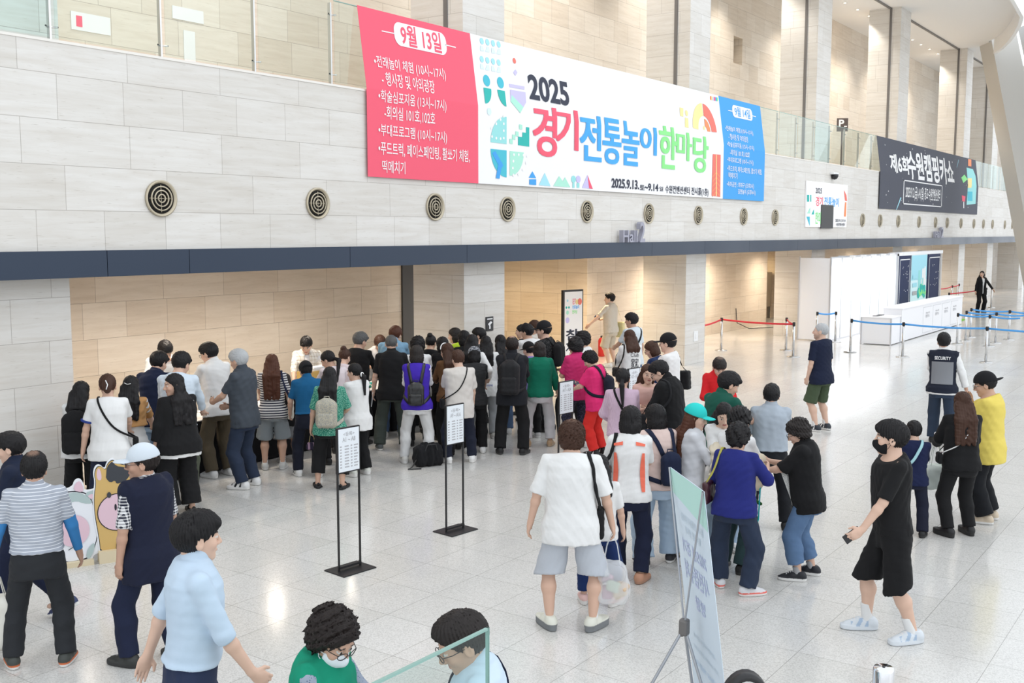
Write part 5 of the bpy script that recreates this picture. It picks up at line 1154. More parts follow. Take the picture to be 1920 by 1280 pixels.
# ------------------------------------------------------------------ close to the camera
xa=V(5.575,2.812,1.85); xb=V(5.131,2.377,1.85)
xw=thing('x_banner','pale mint roll banner on a grey X-stand seen from its back','banner stand',(0,0,0))
def cyl(name,a,b,r,mat,par): return tube(name,[[tuple(a),tuple(b)]],r,mat,par,10)
XN=V(.692,-.722,0); XE=nrm(xb-xa); M_mint=pm('sheet_pale',(.70,.80,.90)); M_alu2=newmat('grey_rod',(.42,.43,.46),.35,.5); M_gl=pm('ghost_lilac',(.56,.61,.82)); M_gb=pm('ghost_blue',(.58,.72,.88)); M_gg=pm('ghost_grey',(.64,.73,.80))
def xp(u,z,off=0): t=1.85-z; p=xa+XE*(u*.603)+XN*(.126*t-off); return (p[0],p[1],z)
vs=[xp(u,z,o) for o in (0,.003) for u,z in ((0,1.85),(1,1.85),(1,.12),(0,.12))]; xsh=raw('banner_sheet',vs,[(0,1,2,3),(7,6,5,4),(0,4,5,1),(1,5,6,2),(2,6,7,3),(3,7,4,0)],M_mint,xw)
raw('mint_header',[xp(0.002,1.848,.0045),xp(.998,1.848,.0045),xp(.998,1.62,.0045),xp(.002,1.70,.0045)],[(0,1,2,3)],pm('sheet_mint',(.52,.80,.74)),xsh)
for s,z,h,a,b,mt in (('경기도 전통놀이 한마당',1.56,.05,.2,.85,M_gg),('행사장 안내',1.49,.05,.3,.75,M_gg),('2025년 경기',1.36,.09,.16,.84,M_gl),('사전접수처',1.20,.12,.16,.84,M_gl),('방향',1.05,.09,.38,.66,M_gl),('운영시간 안내',.84,.03,.2,.8,M_gg),('오전 10시부터 오후 5시까지',.76,.03,.16,.86,M_gg),('현장 접수도 가능합니다',.66,.035,.16,.86,M_gb)):
    lettering('lettering',s,(0,0,1,1),lambda u,v,w,z=z,h=h,a=a,b=b: xp(b-(b-a)*u,z+h*v,.006),mt,xsh,.012)
raw('arrow',[xp(u,z,.006) for u,z in ((.5,.58),(.78,.40),(.70,.36),(.55,.45),(.55,.14),(.45,.14),(.45,.45),(.3,.36),(.22,.40))],[tuple(range(9))],pm('arrow_lilac',(.42,.43,.66)),xsh)
kn=V(*onz(1283,1175,.97)); 
for q in (xp(0.0,1.85,.01),xp(1.0,1.85,.01)): cyl('top_rod',q,kn,.006,M_alu2,xw)
for q in (xp(0.03,.12,.01),xp(.97,.12,.01),kn*V(1,1,0)-XN*.55*V(1,1,0)+V(0,0,.01)): cyl('leg_rod',kn,q,.009,M_alu2,xw)
link('hub',box_mesh('hub',tuple(kn),(.055,.055,.10),.014),M_track,xw); kb=link('hub_clamp',box_mesh('hub_clamp',tuple(kn-XE*.02+V(0,0,-.035)),(.075,.03,.045),.01),M_track,xw)
gp=thing('glass_screen','clear glass side panel with polished edge in the bottom foreground','glass panel',(0,0,0)); ga=V(*onz(912,1175,1.9)); gbp=V(*onz(695,1280,1.9)); u=nrm(gbp-ga); u[2]=0
gq=ga+u*1.25
M_glf=glass('foreground_glass',(.86,.93,.92)); nn=V(-u[1],u[0],0)*.012
def slab(nm,p,q,z0,z1,mat): vs=[(x+s*nn[0],y+s*nn[1],z) for s in (0,1) for (x,y,z) in ((p[0],p[1],z0),(q[0],q[1],z0),(q[0],q[1],z1),(p[0],p[1],z1))]; return raw(nm,vs,[(0,1,2,3),(7,6,5,4),(0,4,5,1),(1,5,6,2),(2,6,7,3),(3,7,4,0)],mat,gp)
slab('pane',ga,gq,.12,1.892,M_glf); slab('polished_edge',ga,gq,1.892,1.9,M_gedge); slab('polished_edge',ga-u*.002,ga+u*.006,.12,1.9,M_gedge); slab('base_channel',ga-u*.02,gq+u*.02,0,.12,M_steel)
hr=thing('escalator_newel','black rubber handrail end of an escalator at the bottom edge','escalator end',(0,0,0)); hc_=V(*onz(1400,1258,1.0)); dirx=nrm(V(RT[0],RT[1],0)); 
lp=[hc_+dirx*(.125*cos(t))+V(0,0,-.30+.265*sin(t)) for t in np.linspace(-.9,pi+.2,26)]
v,f=ribbon([tuple(p) for p in lp],[nrm(p-(hc_+V(0,0,-.30))) for p in lp],.085,.03); link('handrail',np_mesh('handrail',v,f,None,False),M_black,hr)
v,f=ribbon([tuple(p-nrm(p-(hc_+V(0,0,-.30)))*.006) for p in lp],[nrm(p-(hc_+V(0,0,-.30))) for p in lp],.06,.008); link('guide_strip',np_mesh('guide_strip',v,f,None,False),M_steel,hr)
box('newel_base',(hc_[0]-.2,hc_[1]-.2,0),(hc_[0]+.2,hc_[1]+.2,.62),M_steel,hr,.02)
pb=thing('bollard','polished steel bollard top at the bottom edge right of centre','bollard',tuple(onz(1657,1250,1.0)*V(1,1,0))); turn('pole',[(0,0),(.054,0),(.054,.985),(.048,1.0),(0,1.0)],M_chrome,pb,36); turn('floor_flange',[(.054,0),(.09,0),(.09,.012),(.054,.02)],M_steel,pb,30); turn('cap_screw',[(0,1.0),(.008,1.0),(.008,1.004),(0,1.004)],M_black,pb,12)
# ------------------------------------------------------------------ the people
K=(.011,.011,.012); NV=(.014,.019,.045); WH=(.74,.74,.735); OW=(.70,.68,.63)
def tee(col,sl=.62,**k): return dict(mat=cloth(col) if isinstance(col,tuple) else col,sleeve=sl,**k)
def pants(col,L_=.99,w=.012,**k): return dict(mat=cloth(col) if isinstance(col,tuple) else col,len=L_,w=w,**k)
wsh=dict(col=WH); ksh=dict(col=K,sole=(.03,.03,.03))
JEAN=cloth((.10,.16,.27),'denim',(.06,.10,.19)); LJ=cloth((.36,.48,.62),'denim',(.27,.38,.53)); DJ=cloth((.022,.032,.058),'denim',(.03,.042,.075))
WALK=((-.06,.16,-4,0),(.06,-.17,6,.045))
SN=wsh
# ---- left foreground
g=person('man in navy jacket with white tote strap, cut by the left frame edge',(22,811),dict(foot=(48,1168),f=-72,head=(0,10,0),top=tee(cloth((.014,.02,.042)),1.75,inf=.022,collar=.02,name='jacket'),bottom=pants(NV),shoes=dict(col=(.03,.045,.12),stripe=(.5,.5,.55)),arms=('belly','phone'),feet=WALK,hb=.007))
side_bag(g,'tote_bag','cream canvas tote on the shoulder of the navy jacket man','bag',1,cloth((.68,.63,.52)),(.05,.17,.19),.0,sw=.04,soft=.02)
g=person('man in grey striped polo with blue arm sleeves, seen from behind at left',(93,849),dict(foot=(80,1243),f=6,bald=.6,fat=1.12,head=(5,6,0),top=[tee(cloth((.36,.39,.45),'finestripes',(.74,.76,.8),1.0),.75,hem=-.032,collar=.012,inf=.02),],bottom=pants(cloth((.026,.028,.032)),waist=.05,w=.018),shoes=dict(col=(.05,.055,.05),mid=(.6,.15,.05),lace=(.6,.2,.1)),arms=((.2,.05,.50),(.185,.06,.47)),feet=((-.125,.02,-14,0),(.105,-.02,12,0)),hb=.006,hcl=.009,hh=.006,skin=3))
for i in (0,1):
    e=g.elb[i];w=g.wri[i];s=g.sh[i]; H=g.H
    fs=lambda P:smin(smax(s_cap(P,s+(e-s)*.6,e,.033*H,.0275*H),-s_plane(P,s+(e-s)*.7,e-s),.004),smax(s_cap(P,e,e+(w-e),.0275*H,.0195*H),s_plane(P,e+(w-e)*.88,w-e),.004),.015)
    sdf_obj('arm_sleeve',fs,np.minimum(np.minimum(e,w),s)-.1,np.maximum(np.maximum(e,w),s)+.1,.008,cloth((.05,.22,.50)),g.root)
v,f=tube_mesh([[g.nb+g.Rt@V(.065*cos(t),.03+.062*sin(t),.018-.02*sin(t)) for t in np.linspace(0,2*pi,21)[:-1]]],.008,6,True); link('lanyard',np_mesh('lanyard',v,f),cloth((.03,.42,.42)),g.root)
hand_bag(g,'tote_bag','large white cotton tote hanging from the striped polo man hand','bag',0,cloth((.70,.68,.62)),(.16,.07,.21),.22,soft=.05)
g=person('man in pale cap, navy vest and gingham shirt, beside the horse board',(268,836),dict(foot=(288,1238),f=-38,fat=1.06,hair='crop',hc='dark',head=(-48,2,0),cap=dict(mat=cloth((.58,.64,.70))),glasses=M_dark,skin=3,top=[tee(cloth((.74,.74,.75),'check',(.012,.014,.03),.75),.95,inf=.022,collar=.02),dict(mat=cloth((.012,.015,.034)),sleeve=0,inf=.036,hem=.12,name='vest',collar=.012)],bottom=pants(NV,w=.02),shoes=dict(col=(.035,.037,.035),sole=(.03,.03,.03)),arms=((.15,.02,.47),(.17,.06,.47)),feet=((-.10,.06,-10,0),(.07,-.06,10,0)),watch=(1,newmat('gold',(.75,.52,.16),.25,1.0)),hb=.006,hcl=.009,hh=.006))
g=person('young man in light blue shirt walking right in the left foreground',(368,964),dict(H=1.76,f=82,fat=1.03,head=(-6,2,0),lean=4,hair='short',skin=2,top=tee(cloth((.50,.61,.73)),1.12,inf=.022,hem=-.032,collar=.028,slw=.016,wr=.0025),bottom=pants((.025,.035,.075),waist=.045),shoes=ksh,arms=((.165,-.13,.478,(.1,-.35,-.9),.25),(.14,.17,.495,(-.1,.7,-.6),.6)),feet=WALK,hb=.0052,hcl=.008,hh=.005))
v,f=tube_mesh([[g.pel+g.Rt@V(.176*cos(t),.122*sin(t),.06) for t in np.linspace(0,2*pi,29)[:-1]]],.013,6,True); link('belt',np_mesh('belt',v,f),M_black,g.root)
g=person('curly haired person in green vest and white face mask, bottom edge left of centre',(622,1150),dict(H=1.58,f=118,fem=True,head=(18,30,0),hair='perm',hc='dark',mask=cloth((.74,.78,.82)),glasses=True,top=[tee(cloth((.30,.34,.42),'dots',(.10,.13,.22),.7),1.6),dict(mat=cloth((.01,.25,.15)),sleeve=0,inf=.032,name='vest',collar=.01)],bottom=pants(K),shoes=wsh,arms=('hold','hold'),hb=.0055,hh=.006,hcl=.009))
g=person('short haired person in pale blue top with glasses behind the glass panel',(868,1153),dict(H=1.6,f=-88,fem=True,head=(-14,26,0),hair='crop',hs=1.06,hc='soft',glasses=True,top=tee(cloth((.55,.66,.76)),1.7,inf=.022,collar=.01),bottom=pants(NV),shoes=wsh,arms=('hold','hold'),hb=.0055,hh=.006,hcl=.009))
side_bag(g,'crossbody_bag','navy crossbody bag on the person behind the glass panel','bag',-1,cloth(NV),(.04,.1,.1),-.02,cross=True,sw=.045)
# ---- queue at the tables, left to right
g=person('long haired woman in white tee with a big black backpack, farthest left at the tables',(152,716),dict(H=1.58,f=14,fem=True,hair='long',hl=.15,head=(16,12,0),top=tee(WH,.9,boxy=.7,inf=.024),bottom=pants(K,w=.05),shoes=ksh,arms=('table','table')))
e=backpack(g,'black backpack with small pale label on the long haired woman at far left',cloth(K),(.15,.08,.22),.12)
g=person('woman with brown hair clipped up, white tee with blue cuffs and navy trousers',(201,703),dict(H=1.70,f=2,fem=True,fat=1.12,hair='clip',hc='brown',head=(0,14,0),top=tee(WH,.72,boxy=.75,inf=.024,slw=.018,hem=.07),bottom=pants(NV,w=.045),shoes=ksh,arms=((.175,.05,.46),'table')))
for i in (0,):
    s,e=g.sh[i],g.elb[i]; X=s+(e-s)*.7; sdf_obj('cuff',lambda P:smax(smax(s_cap(P,s,e,.052*g.H*.98,.0475*g.H*.98),s_plane(P,X+nrm(e-s)*.012,e-s),.003),-s_plane(P,X-nrm(e-s)*.012,e-s),.003),X-.12,X+.12,.008,cloth((.03,.05,.22)),g.root)
hp=g.hc+g.Rh@(V(0,-.15,0)*g.hs); tube('hair_clip',[[hp+g.Rh@V(-.015,0,.05),hp+g.Rh@V(.005,-.012,0),hp+g.Rh@V(-.01,0,-.05)]],.007,M_steel,g.root)
side_bag(g,'crossbody_bag','slim black crossbody bag on the woman with clipped brown hair','bag',1,cloth(K),(.03,.08,.08),.02,cross=True,sw=.022)
g=person('woman with long black hair and tan cardigan over a white tee',(245,706),dict(H=1.60,f=10,fem=True,hair='long',hl=.12,head=(8,16,0),top=[tee(WH,.6),dict(mat=cloth((.50,.27,.11)),sleeve=.95,inf=.03,hem=-.12,name='cardigan')],bottom=pants(K,w=.02),shoes=ksh,arms=('table','table')))
hp=g.hc+g.Rh@(V(0,-.125,.02)*g.hs); tube('hair_clip',[[hp+g.Rh@V(-.04,0,.01),hp+g.Rh@V(0,-.012,-.01),hp+g.Rh@V(.035,0,0)]],.007,M_steel,g.root)
g=person('man in white shirt bending over the far left table from behind it',(309,640),dict(H=1.80,f=178,lean=20,head=(-12,30,0),hair='short',top=tee(WH,1.7,inf=.03,boxy=.5),bottom=pants(K),shoes=ksh,arms=('table','table')))
g=person('man in navy tee and pale jeans leaning on the left table',(297,661),dict(H=1.77,f=22,lean=13,head=(16,20,0),hair='short',top=tee(cloth((.012,.018,.045)),.68,inf=.022,collar=.01),bottom=pants(LJ,w=.02),shoes=wsh,arms=('table','table')))
g=person('man in light blue shirt and olive trousers leaning over the table',(339,662),dict(H=1.83,f=12,lean=14,head=(22,20,0),hair='short',top=tee(cloth((.58,.66,.74)),1.75,inf=.025,boxy=.4),bottom=pants((.075,.085,.06),w=.03),shoes=dict(col=K,stripe=WH),arms=('table','table')))
g=person('long haired woman in loose black jacket looking back to the left',(340,700),dict(foot=(340,962),f=-22,fem=True,fat=1.25,hair='long',hl=.16,head=(-84,6,0),top=[tee(WH,.5,hem=.10,inf=.026),dict(mat=cloth((.012,.012,.013)),sleeve=1.75,inf=.036,boxy=.9,hem=.075,name='jacket',slw=.024)],bottom=pants(K,.96,w=.06),shoes=dict(col=K,kind='sandal',sole=K),arms=('down','table')))
hp=g.hc+g.Rh@(V(.075,-.05,.09)*g.hs); tube('hair_clip',[[hp,hp+g.Rh@V(.035,-.035,-.045)]],.005,M_steel,g.root)
g=person('person in white tee bent low behind the second table',(397,694),dict(H=1.74,atY=12.3,f=172,lean=42,head=(30,25,0),hair='crop',top=tee(WH,.7,inf=.03,boxy=.5),bottom=pants(K),shoes=ksh,arms=('table','table')))
g=person('man in white polo and brown trousers with glasses, holding a phone',(409,641),dict(foot=(412,892),f=-32,lean=9,head=(-24,18,0),hair='short',glasses=True,top=tee(WH,.75,inf=.022,boxy=.5,collar=.02),bottom=pants((.085,.068,.045),w=.03),shoes=wsh,arms=('table',(.11,.14,.49))))
g=person('grey haired man in charcoal polo and dark jeans',(446,655),dict(foot=(462,912),f=-56,fat=1.05,head=(4,16,0),hair='short',hc='grey',skin=1,top=tee(cloth((.055,.065,.08)),.8,inf=.024,boxy=.5,collar=.02,hem=.07),bottom=pants(DJ,w=.02),shoes=dict(col=WH,stripe=K),arms=('hold',(.10,.20,.56,(-.7,.6,0),.7)),watch=(1,M_dark)))
phone(g,0,'dark phone held level by the grey haired man')
g=person('woman with long auburn hair, navy striped tee and grey shorts',(505,664),dict(foot=(514,878),f=4,fem=True,hair='long',hc='auburn',hl=.19,head=(0,12,0),top=tee(cloth((.66,.64,.62),'stripes',(.012,.014,.035),1.1),.85,boxy=.8,inf=.026,hem=.07),bottom=pants((.27,.30,.32),.5,w=.045),sock=dict(len=.07,col=WH,stripe=K),shoes=dict(col=(.6,.6,.58)),arms=('table','down')))
side_bag(g,'tote_bag','cream tote on the shoulder of the auburn haired woman','bag',1,cloth((.70,.67,.58)),(.035,.12,.15),.02,sw=.03,strapmat=cloth(NV),soft=.015)
g=person('shorter person in black top and grey shorts right of the auburn haired woman',(547,700),dict(foot=(540,866),f=-8,fem=True,hair='bob',hc='soft',head=(-10,16,0),top=tee(K,1.2,boxy=.7,inf=.026,hem=.1),bottom=pants((.32,.34,.36),.52,w=.04),sock=dict(len=.07,col=WH,stripe=K),shoes=dict(col=(.55,.53,.5)),arms=('table','table')))
g=person('young man in open plaid shirt looking down behind the table',(574,632),dict(H=1.72,atY=12.28,f=180,lean=8,head=(6,30,0),hair='short',skin=2,top=[tee((.62,.63,.66),.6),dict(mat=cloth((.72,.70,.66),'plaid',(.34,.27,.17),.8),sleeve=1.3,inf=.03,open=(.09,.07,.03),name='shirt',collar=.01,hem=.08)],bottom=pants(K),shoes=ksh,arms=('table','table')))
g=person('man in deep blue polo and black cap worn backwards',(596,677),dict(foot=(580,892),f=-6,lean=5,head=(-8,24,0),hair='crop',cap=dict(mat=cloth((.015,.015,.017)),back=True),skin=1,top=tee(cloth((.012,.10,.23)),.8,inf=.022,collar=.02,hem=-.032),bottom=pants((.012,.014,.025),waist=.045,w=.02),shoes=dict(col=WH,stripe=K,kind='chunky'),arms=((.14,.14,.53),'phone'),feet=((-.09,.05,-12,0),(.08,-.03,8,0))))
g=person('woman in green patterned blouse and cropped black trousers',(633,688),dict(foot=(621,914),f=12,fem=True,fat=1.08,hair='long',hl=.12,head=(-4,10,0),top=tee(cloth((.03,.20,.14),'floral',(.22,.47,.36),.8),.95,inf=.024,boxy=.6,hem=.07,slw=.018),bottom=pants(K,.84,w=.035),shoes=dict(col=K,kind='sandal',sole=K),arms=((.17,.03,.46),'belly'),feet=((-.11,.02,-20,0),(.10,-.02,12,0))))
backpack(g,'beige monogram backpack on the woman in the green blouse',cloth((.42,.39,.31),'print',(.26,.27,.27),.28),(.135,.07,.17),.11,strapmat=cloth((.45,.43,.36),'floral',(.3,.3,.28)))
hand_bag(g,'handbag','small purple striped handbag held by the woman in the green blouse','bag',0,cloth((.02,.015,.03),'vstripes',(.25,.16,.22),5.),(.075,.025,.05),.13,newmat('bag_chain',(.5,.4,.2),.3,1.),hr=.003)
g=person('person in white tee with dark ponytail and white hair tie',(674,681),dict(foot=(672,890),f=-34,fem=True,hair='lowpony',head=(-22,8,0),top=tee(WH,.9,boxy=.9,inf=.028,hem=.11,slw=.02),bottom=pants(K,w=.03),shoes=dict(col=(.62,.63,.58),kind='chunky'),arms=('hold','hold'),tx=.03))
hp=g.hc+g.Rh@(V(0,-.128,-.045)*g.hs); tube('hair_tie',[[hp+g.Rh@V(.03*cos(t),.0,.03*sin(t)) for t in np.linspace(0,2*pi,11)[:-1]]],.009,M_white,g.root,6,True)
hand_bag(g,'plastic_bag','grey plastic bag held by the ponytailed person in white tee','bag',0,cloth((.25,.29,.32)),(.10,.05,.11),.22,soft=.04)
g=person('woman with dark hair looking down between the plaid man and the black sweater man',(615,659),dict(H=1.62,f=-20,fem=True,hair='lowpony',head=(-40,30,0),top=tee(cloth((.7,.62,.64)),1.2,inf=.02),bottom=pants(K),shoes=ksh,arms=('table','table')))
g=person('woman with brown tied hair beside the black sweater man',(646,655),dict(H=1.56,f=18,fem=True,hair='bun',hc='brown',head=(15,25,0),top=tee(cloth((.7,.6,.62)),1.2,inf=.02),bottom=pants(K),shoes=ksh,arms=('table','table')))
g=person('older man in black long sleeved top turning right near the yellow carton',(675,624),dict(H=1.74,f=24,lean=8,head=(22,16,0),hair='short',hc='salt',skin=1,top=tee(K,1.85,inf=.026,boxy=.5),bottom=pants(K),shoes=ksh,arms=('table','table')))
g=person('man in pale grey polo with navy collar bending behind the table',(712,630),dict(H=1.80,atY=12.3,f=150,lean=26,head=(25,30,0),hair='short',hc='brown',top=tee((.50,.50,.51),.8,inf=.026,boxy=.4,collar=.015),bottom=pants(NV),shoes=ksh,arms=('table','table')))
g=person('person with reddish brown hair and light denim shirt behind the black polo man',(741,613),dict(H=1.80,f=8,lean=12,head=(14,30,0),hair='short',hc='auburn',top=tee(cloth((.22,.38,.52),'denim',(.17,.31,.45)),1.6,inf=.026,collar=.02),bottom=pants(JEAN),shoes=wsh,arms=('table','table')))
g=person('man in black polo and grey-green trousers with cropped hair',(735,628),dict(foot=(736,842),f=2,fat=1.05,head=(-3,10,0),hair='buzz',hc='salt',top=tee(K,.85,inf=.024,boxy=.5,collar=.018,hem=.075),bottom=pants((.058,.07,.062),w=.035),shoes=dict(col=(.10,.11,.11)),arms=((.165,.05,.47),(.13,.16,.56)),feet=((-.11,.01,-10,0),(.11,0,10,0))))
e=own(g,'paper_sheet','folded white papers in the hand of the black polo man','paper'); p=hand_pt(g,0,.09); b_=link('sheet',box_mesh('sheet',(0,0,0),(.012,.10,.24),.003),M_sign,e); b_.location=tuple(p+V(-.012,.03,-.02)); b_.rotation_euler=(.25,.12,0)
g=person('woman in bright purple vest, white sleeves and white trousers',(801,648),dict(foot=(783,868),f=4,fem=True,hair='bob',hc='soft',head=(0,10,0),top=[tee((.72,.72,.74),1.85,inf=.018),dict(mat=cloth((.055,.025,.38)),sleeve=0,inf=.034,hem=.05,name='vest')],bottom=pants((.66,.66,.66),w=.012),shoes=dict(col=(.64,.63,.6),kind='chunky'),arms=('hold','hold'),feet=((-.11,.03,-16,0),(.10,-.02,14,0))))
backpack(g,'black leather backpack on the woman in the purple vest',newmat('black_leather',(.014,.014,.015),.32),(.115,.065,.15),.08)
g=person('short dark haired person in white tee left of the purple vest woman',(783,634),dict(H=1.66,f=-4,fem=True,hair='perm',head=(0,14,0),top=tee(WH,.7,inf=.02),bottom=pants(K),shoes=ksh,arms=('table','table')))
g=person('person in black with hair in a top bun, behind the purple vest woman',(808,629),dict(H=1.60,f=10,fem=True,hair='bun',head=(10,14,0),top=tee(K,1.8,inf=.024),bottom=pants(K),shoes=ksh,arms=('table','table')))
g=person('black haired person in black between the bun and the white hairband',(829,633),dict(H=1.62,f=-14,fem=True,hair='bob',head=(-14,14,0),top=tee(K,1.6,inf=.024),bottom=pants(K),shoes=ksh,arms=('table','table')))
g=person('woman in brown top with white jewelled hairband and brown hair',(838,645),dict(H=1.60,f=-20,fem=True,hair='long',hc='brown',hl=.09,head=(-24,12,0),top=tee((.13,.065,.03),1.7,inf=.018),bottom=pants(K,w=.02),shoes=ksh,arms=('hold','hold')))
tube('hairband',[[g.hc+g.Rh@(V(.1*cos(t),.025,.035+.108*sin(t))*g.hs) for t in np.linspace(.2,pi-.2,15)]],.008,M_white,g.root)
side_bag(g,'shoulder_bag','black shoulder bag of the woman in the brown top','bag',1,cloth(K),(.05,.11,.1),.05)
g=person('short brown haired person in oversized beige tee and navy track trousers',(869,657),dict(foot=(862,866),f=-14,fat=1.1,hair='crop',hc='brown',head=(-6,12,0),top=tee((.60,.565,.53),.95,boxy=1,inf=.03,hem=.11,slw=.022),bottom=pants((.013,.016,.03),w=.016),shoes=dict(col=WH,kind='chunky'),arms=('hold',(.15,.1,.5)),feet=((-.11,.02,-22,0),(.11,0,20,0))))
side_bag(g,'crossbody_bag','thin strapped black bag across the beige tee','bag',-1,cloth(K),(.03,.08,.07),.02,cross=True,sw=.016)
g=person('person in lime vest over purple looking left by the pale pillar',(852,616),dict(H=1.63,f=-70,fem=True,hair='bob',hc='soft',head=(-5,10,0),top=[tee((.05,.025,.07),1.6),dict(mat=cloth((.45,.62,.04)),sleeve=0,inf=.034,name='vest',open=(.05,.05,.02))],bottom=pants(K),shoes=ksh,arms=('hold','hold')))
g=person('black haired person behind the lime vest, facing away',(869,621),dict(H=1.66,f=-20,fem=True,hair='bob',head=(-15,10,0),top=tee(K,1.6,inf=.02),bottom=pants(K),shoes=ksh,arms=('table','table')))
g=person('person with long dark straight hair and white raised sleeve',(886,628),dict(H=1.70,f=10,fem=True,hair='long',hl=.14,head=(6,10,0),top=tee(WH,1.8,inf=.022),bottom=pants(K),shoes=ksh,arms=('table',(.15,.05,.60))))
g=person('person with grey patterned bandana behind the beige tee',(889,652),dict(H=1.57,f=-6,fem=True,hair='bob',head=(0,14,0),top=tee((.03,.03,.032),.9,inf=.024),bottom=pants(K),shoes=wsh,arms=('table','table')))
sdf_obj('bandana',in_head(g,lambda q: smax(s_ell(q,(0,-.018,.042),(.098,.118,.108)),-(q[:,2]+.5*q[:,1]-.01),.005)),g.hc-V(.2,.2,.2),g.hc+V(.2,.2,.2),.008,cloth((.08,.085,.1),'print',(.5,.52,.55),.4),g.root)
g=person('boy with glasses and bowl haircut looking left before the pillar',(898,616),dict(H=1.64,f=-78,hair='short',glasses=True,head=(0,6,0),top=tee((.09,.09,.1),.8),bottom=pants(K),shoes=ksh,arms=('down','down')))
g=person('long haired woman in white sports tee with navy lettering and grey sweatpants',(907,630),dict(foot=(912,820),f=0,fem=True,hair='long',hl=.09,head=(-8,8,0),top=tee(WH,.8,boxy=.9,inf=.028,hem=.10),bottom=pants((.40,.42,.44),w=.03),shoes=dict(col=(.6,.58,.54)),arms=('hold','hold')))
def on_back(g,fn_top,s,x0,z0,x1,z1,mat,bold=.01,par=None,side=-1):
    """lettering laid on the back (or chest) of a garment"""
    H=g.H; v,f=text_geo(s,bold); lo=v.min(0); hi=v.max(0); k=(v-lo)/np.maximum(hi-lo,1e-6); X=x0+(x1-x0)*k[:,0]; Z=(z0+(z1-z0)*k[:,1])*H
    P=np.stack([X*(1 if side<0 else -1),np.full(len(X),.32*side),Z],1)@g.Rt.T+g.pel; d=g.Rt[:,1]*(-side)
    for _ in range(26): P=P+d*np.clip(fn_top(P.astype(f32))-.004,-.05,.05)[:,None]*.9
    return raw('print',P,f,mat,par or g.root)
on_back(g,g.tops[0],'FRNAT',-.12,.225,.12,.265,pm('ink_blue',(.03,.05,.25)),.02); on_back(g,g.tops[0],'국제대회',-.09,.0,.1,.02,pm('ink_blue_small',(.1,.13,.35)))
g=person('woman in white tee and jeans with very long black hair',(943,628),dict(foot=(940,812),f=-10,fem=True,hair='long',hl=.10,head=(-14,8,0),top=tee((.66,.65,.65),.95,boxy=.9,inf=.026,hem=.10),bottom=pants(JEAN,w=.02),shoes=dict(col=WH,stripe=(.03,.16,.08)),arms=('hold','hold')))
g=person('balding man in black jacket with a large black backpack',(965,632),dict(foot=(960,850),f=8,fat=1.12,bald=1.0,head=(-8,12,0),hair='crop',hc='dark',skin=1,top=tee(cloth((.013,.014,.018)),1.9,inf=.03,boxy=.4,collar=.03,hem=.09),bottom=pants((.011,.011,.012),w=.03),shoes=dict(col=K,sole=(.05,.05,.05)),arms=('hold','hold'),feet=((-.10,0,-14,0),(.10,0,14,0))))
backpack(g,'large black outdoor backpack with small white emblem on the balding man',cloth((.014,.014,.016),None,(0,0,0),1,.6),(.145,.085,.23),.14)
g=person('person in lavender tee and black cap behind the black backpack',(991,643),dict(H=1.52,f=-14,hair='crop',cap=dict(mat=cloth(K)),head=(-30,12,0),top=tee((.22,.18,.48),.9,inf=.022),bottom=pants(K),shoes=dict(col=(.5,.5,.5)),arms=('hold','hold')))
g=person('young man in white tee with short black hair, left of the black cap',(988,609),dict(H=1.68,f=-30,hair='short',head=(-30,8,0),top=tee(WH,.7,inf=.022),bottom=pants(K),shoes=ksh,arms=('hold','hold')))
g=person('brown haired woman in cream top behind the young man in white tee',(1001,601),dict(H=1.66,f=-60,fem=True,hair='lowpony',hc='brown',head=(-15,6,0),top=tee((.6,.56,.5),1.2),bottom=pants(K),shoes=ksh,arms=('hold','hold')))
g=person('woman with a topknot, leftmost behind the young man in white tee',(978,609),dict(H=1.62,f=-60,fem=True,hair='bun',head=(-20,6,0),top=tee(K,1.2),bottom=pants(K),shoes=ksh,arms=('hold','hold')))
g=person('bearded man in black cap, glasses and black tee facing left',(1019,604),dict(H=1.80,f=-66,fat=1.15,hair='crop',cap=dict(mat=cloth((.014,.014,.016))),glasses=True,head=(-8,4,0),stubble=True,top=tee(cloth((.012,.012,.013),'print',(.05,.05,.05),.5),.75,inf=.026,boxy=.6),bottom=pants(K),shoes=ksh,arms=('hold','down')))
backpack(g,'black backpack of the bearded man in the black cap',cloth((.012,.012,.013)),(.13,.07,.18),.18,False)
g=person('woman in green hooded sweatshirt and pale trousers leaning on an umbrella',(1024,642),dict(foot=(1012,835),f=0,fem=True,fat=1.12,hair='bob',hc='soft',head=(-6,10,0),top=tee((.006,.15,.09),1.85,inf=.03,collar=.03,hem=.035,slw=.022,boxy=.4),bottom=pants((.56,.55,.56),.95,w=.022),shoes=dict(col=(.40,.27,.16),sole=(.45,.33,.22)),arms=('belly',(.17,.12,.50,(.1,.3,-.9),.9)),feet=((-.12,.0,-30,0),(.10,.01,12,0))))
e=own(g,'umbrella','closed black umbrella with red handle tip held by the green sweatshirt woman','umbrella'); p=hand_pt(g,1,.07); tip=V(p[0]+.03,p[1]+.04,.0)
tube('shaft',[[tuple(tip),tuple(p+V(0,0,.06))]],.007,M_black,e); u=nrm(p-tip); v=np.vstack([tip+u*.07,p-u*.08]); cy=turn('canopy',[(.006,0),(.022,.1),(.045,.5),(.03,.62),(.008,.66)],cloth(K),e,14,tuple(tip+u*.06)); cy.rotation_euler=Vector(u).to_track_quat('Z','Y').to_euler(); tube('grip',[[tuple(p-u*.03),tuple(p+u*.06),tuple(p+u*.09+V(.03,0,0)),tuple(p+u*.07+V(.055,0,0))]],.011,newmat('grip_red',(.4,.02,.03),.4),e)
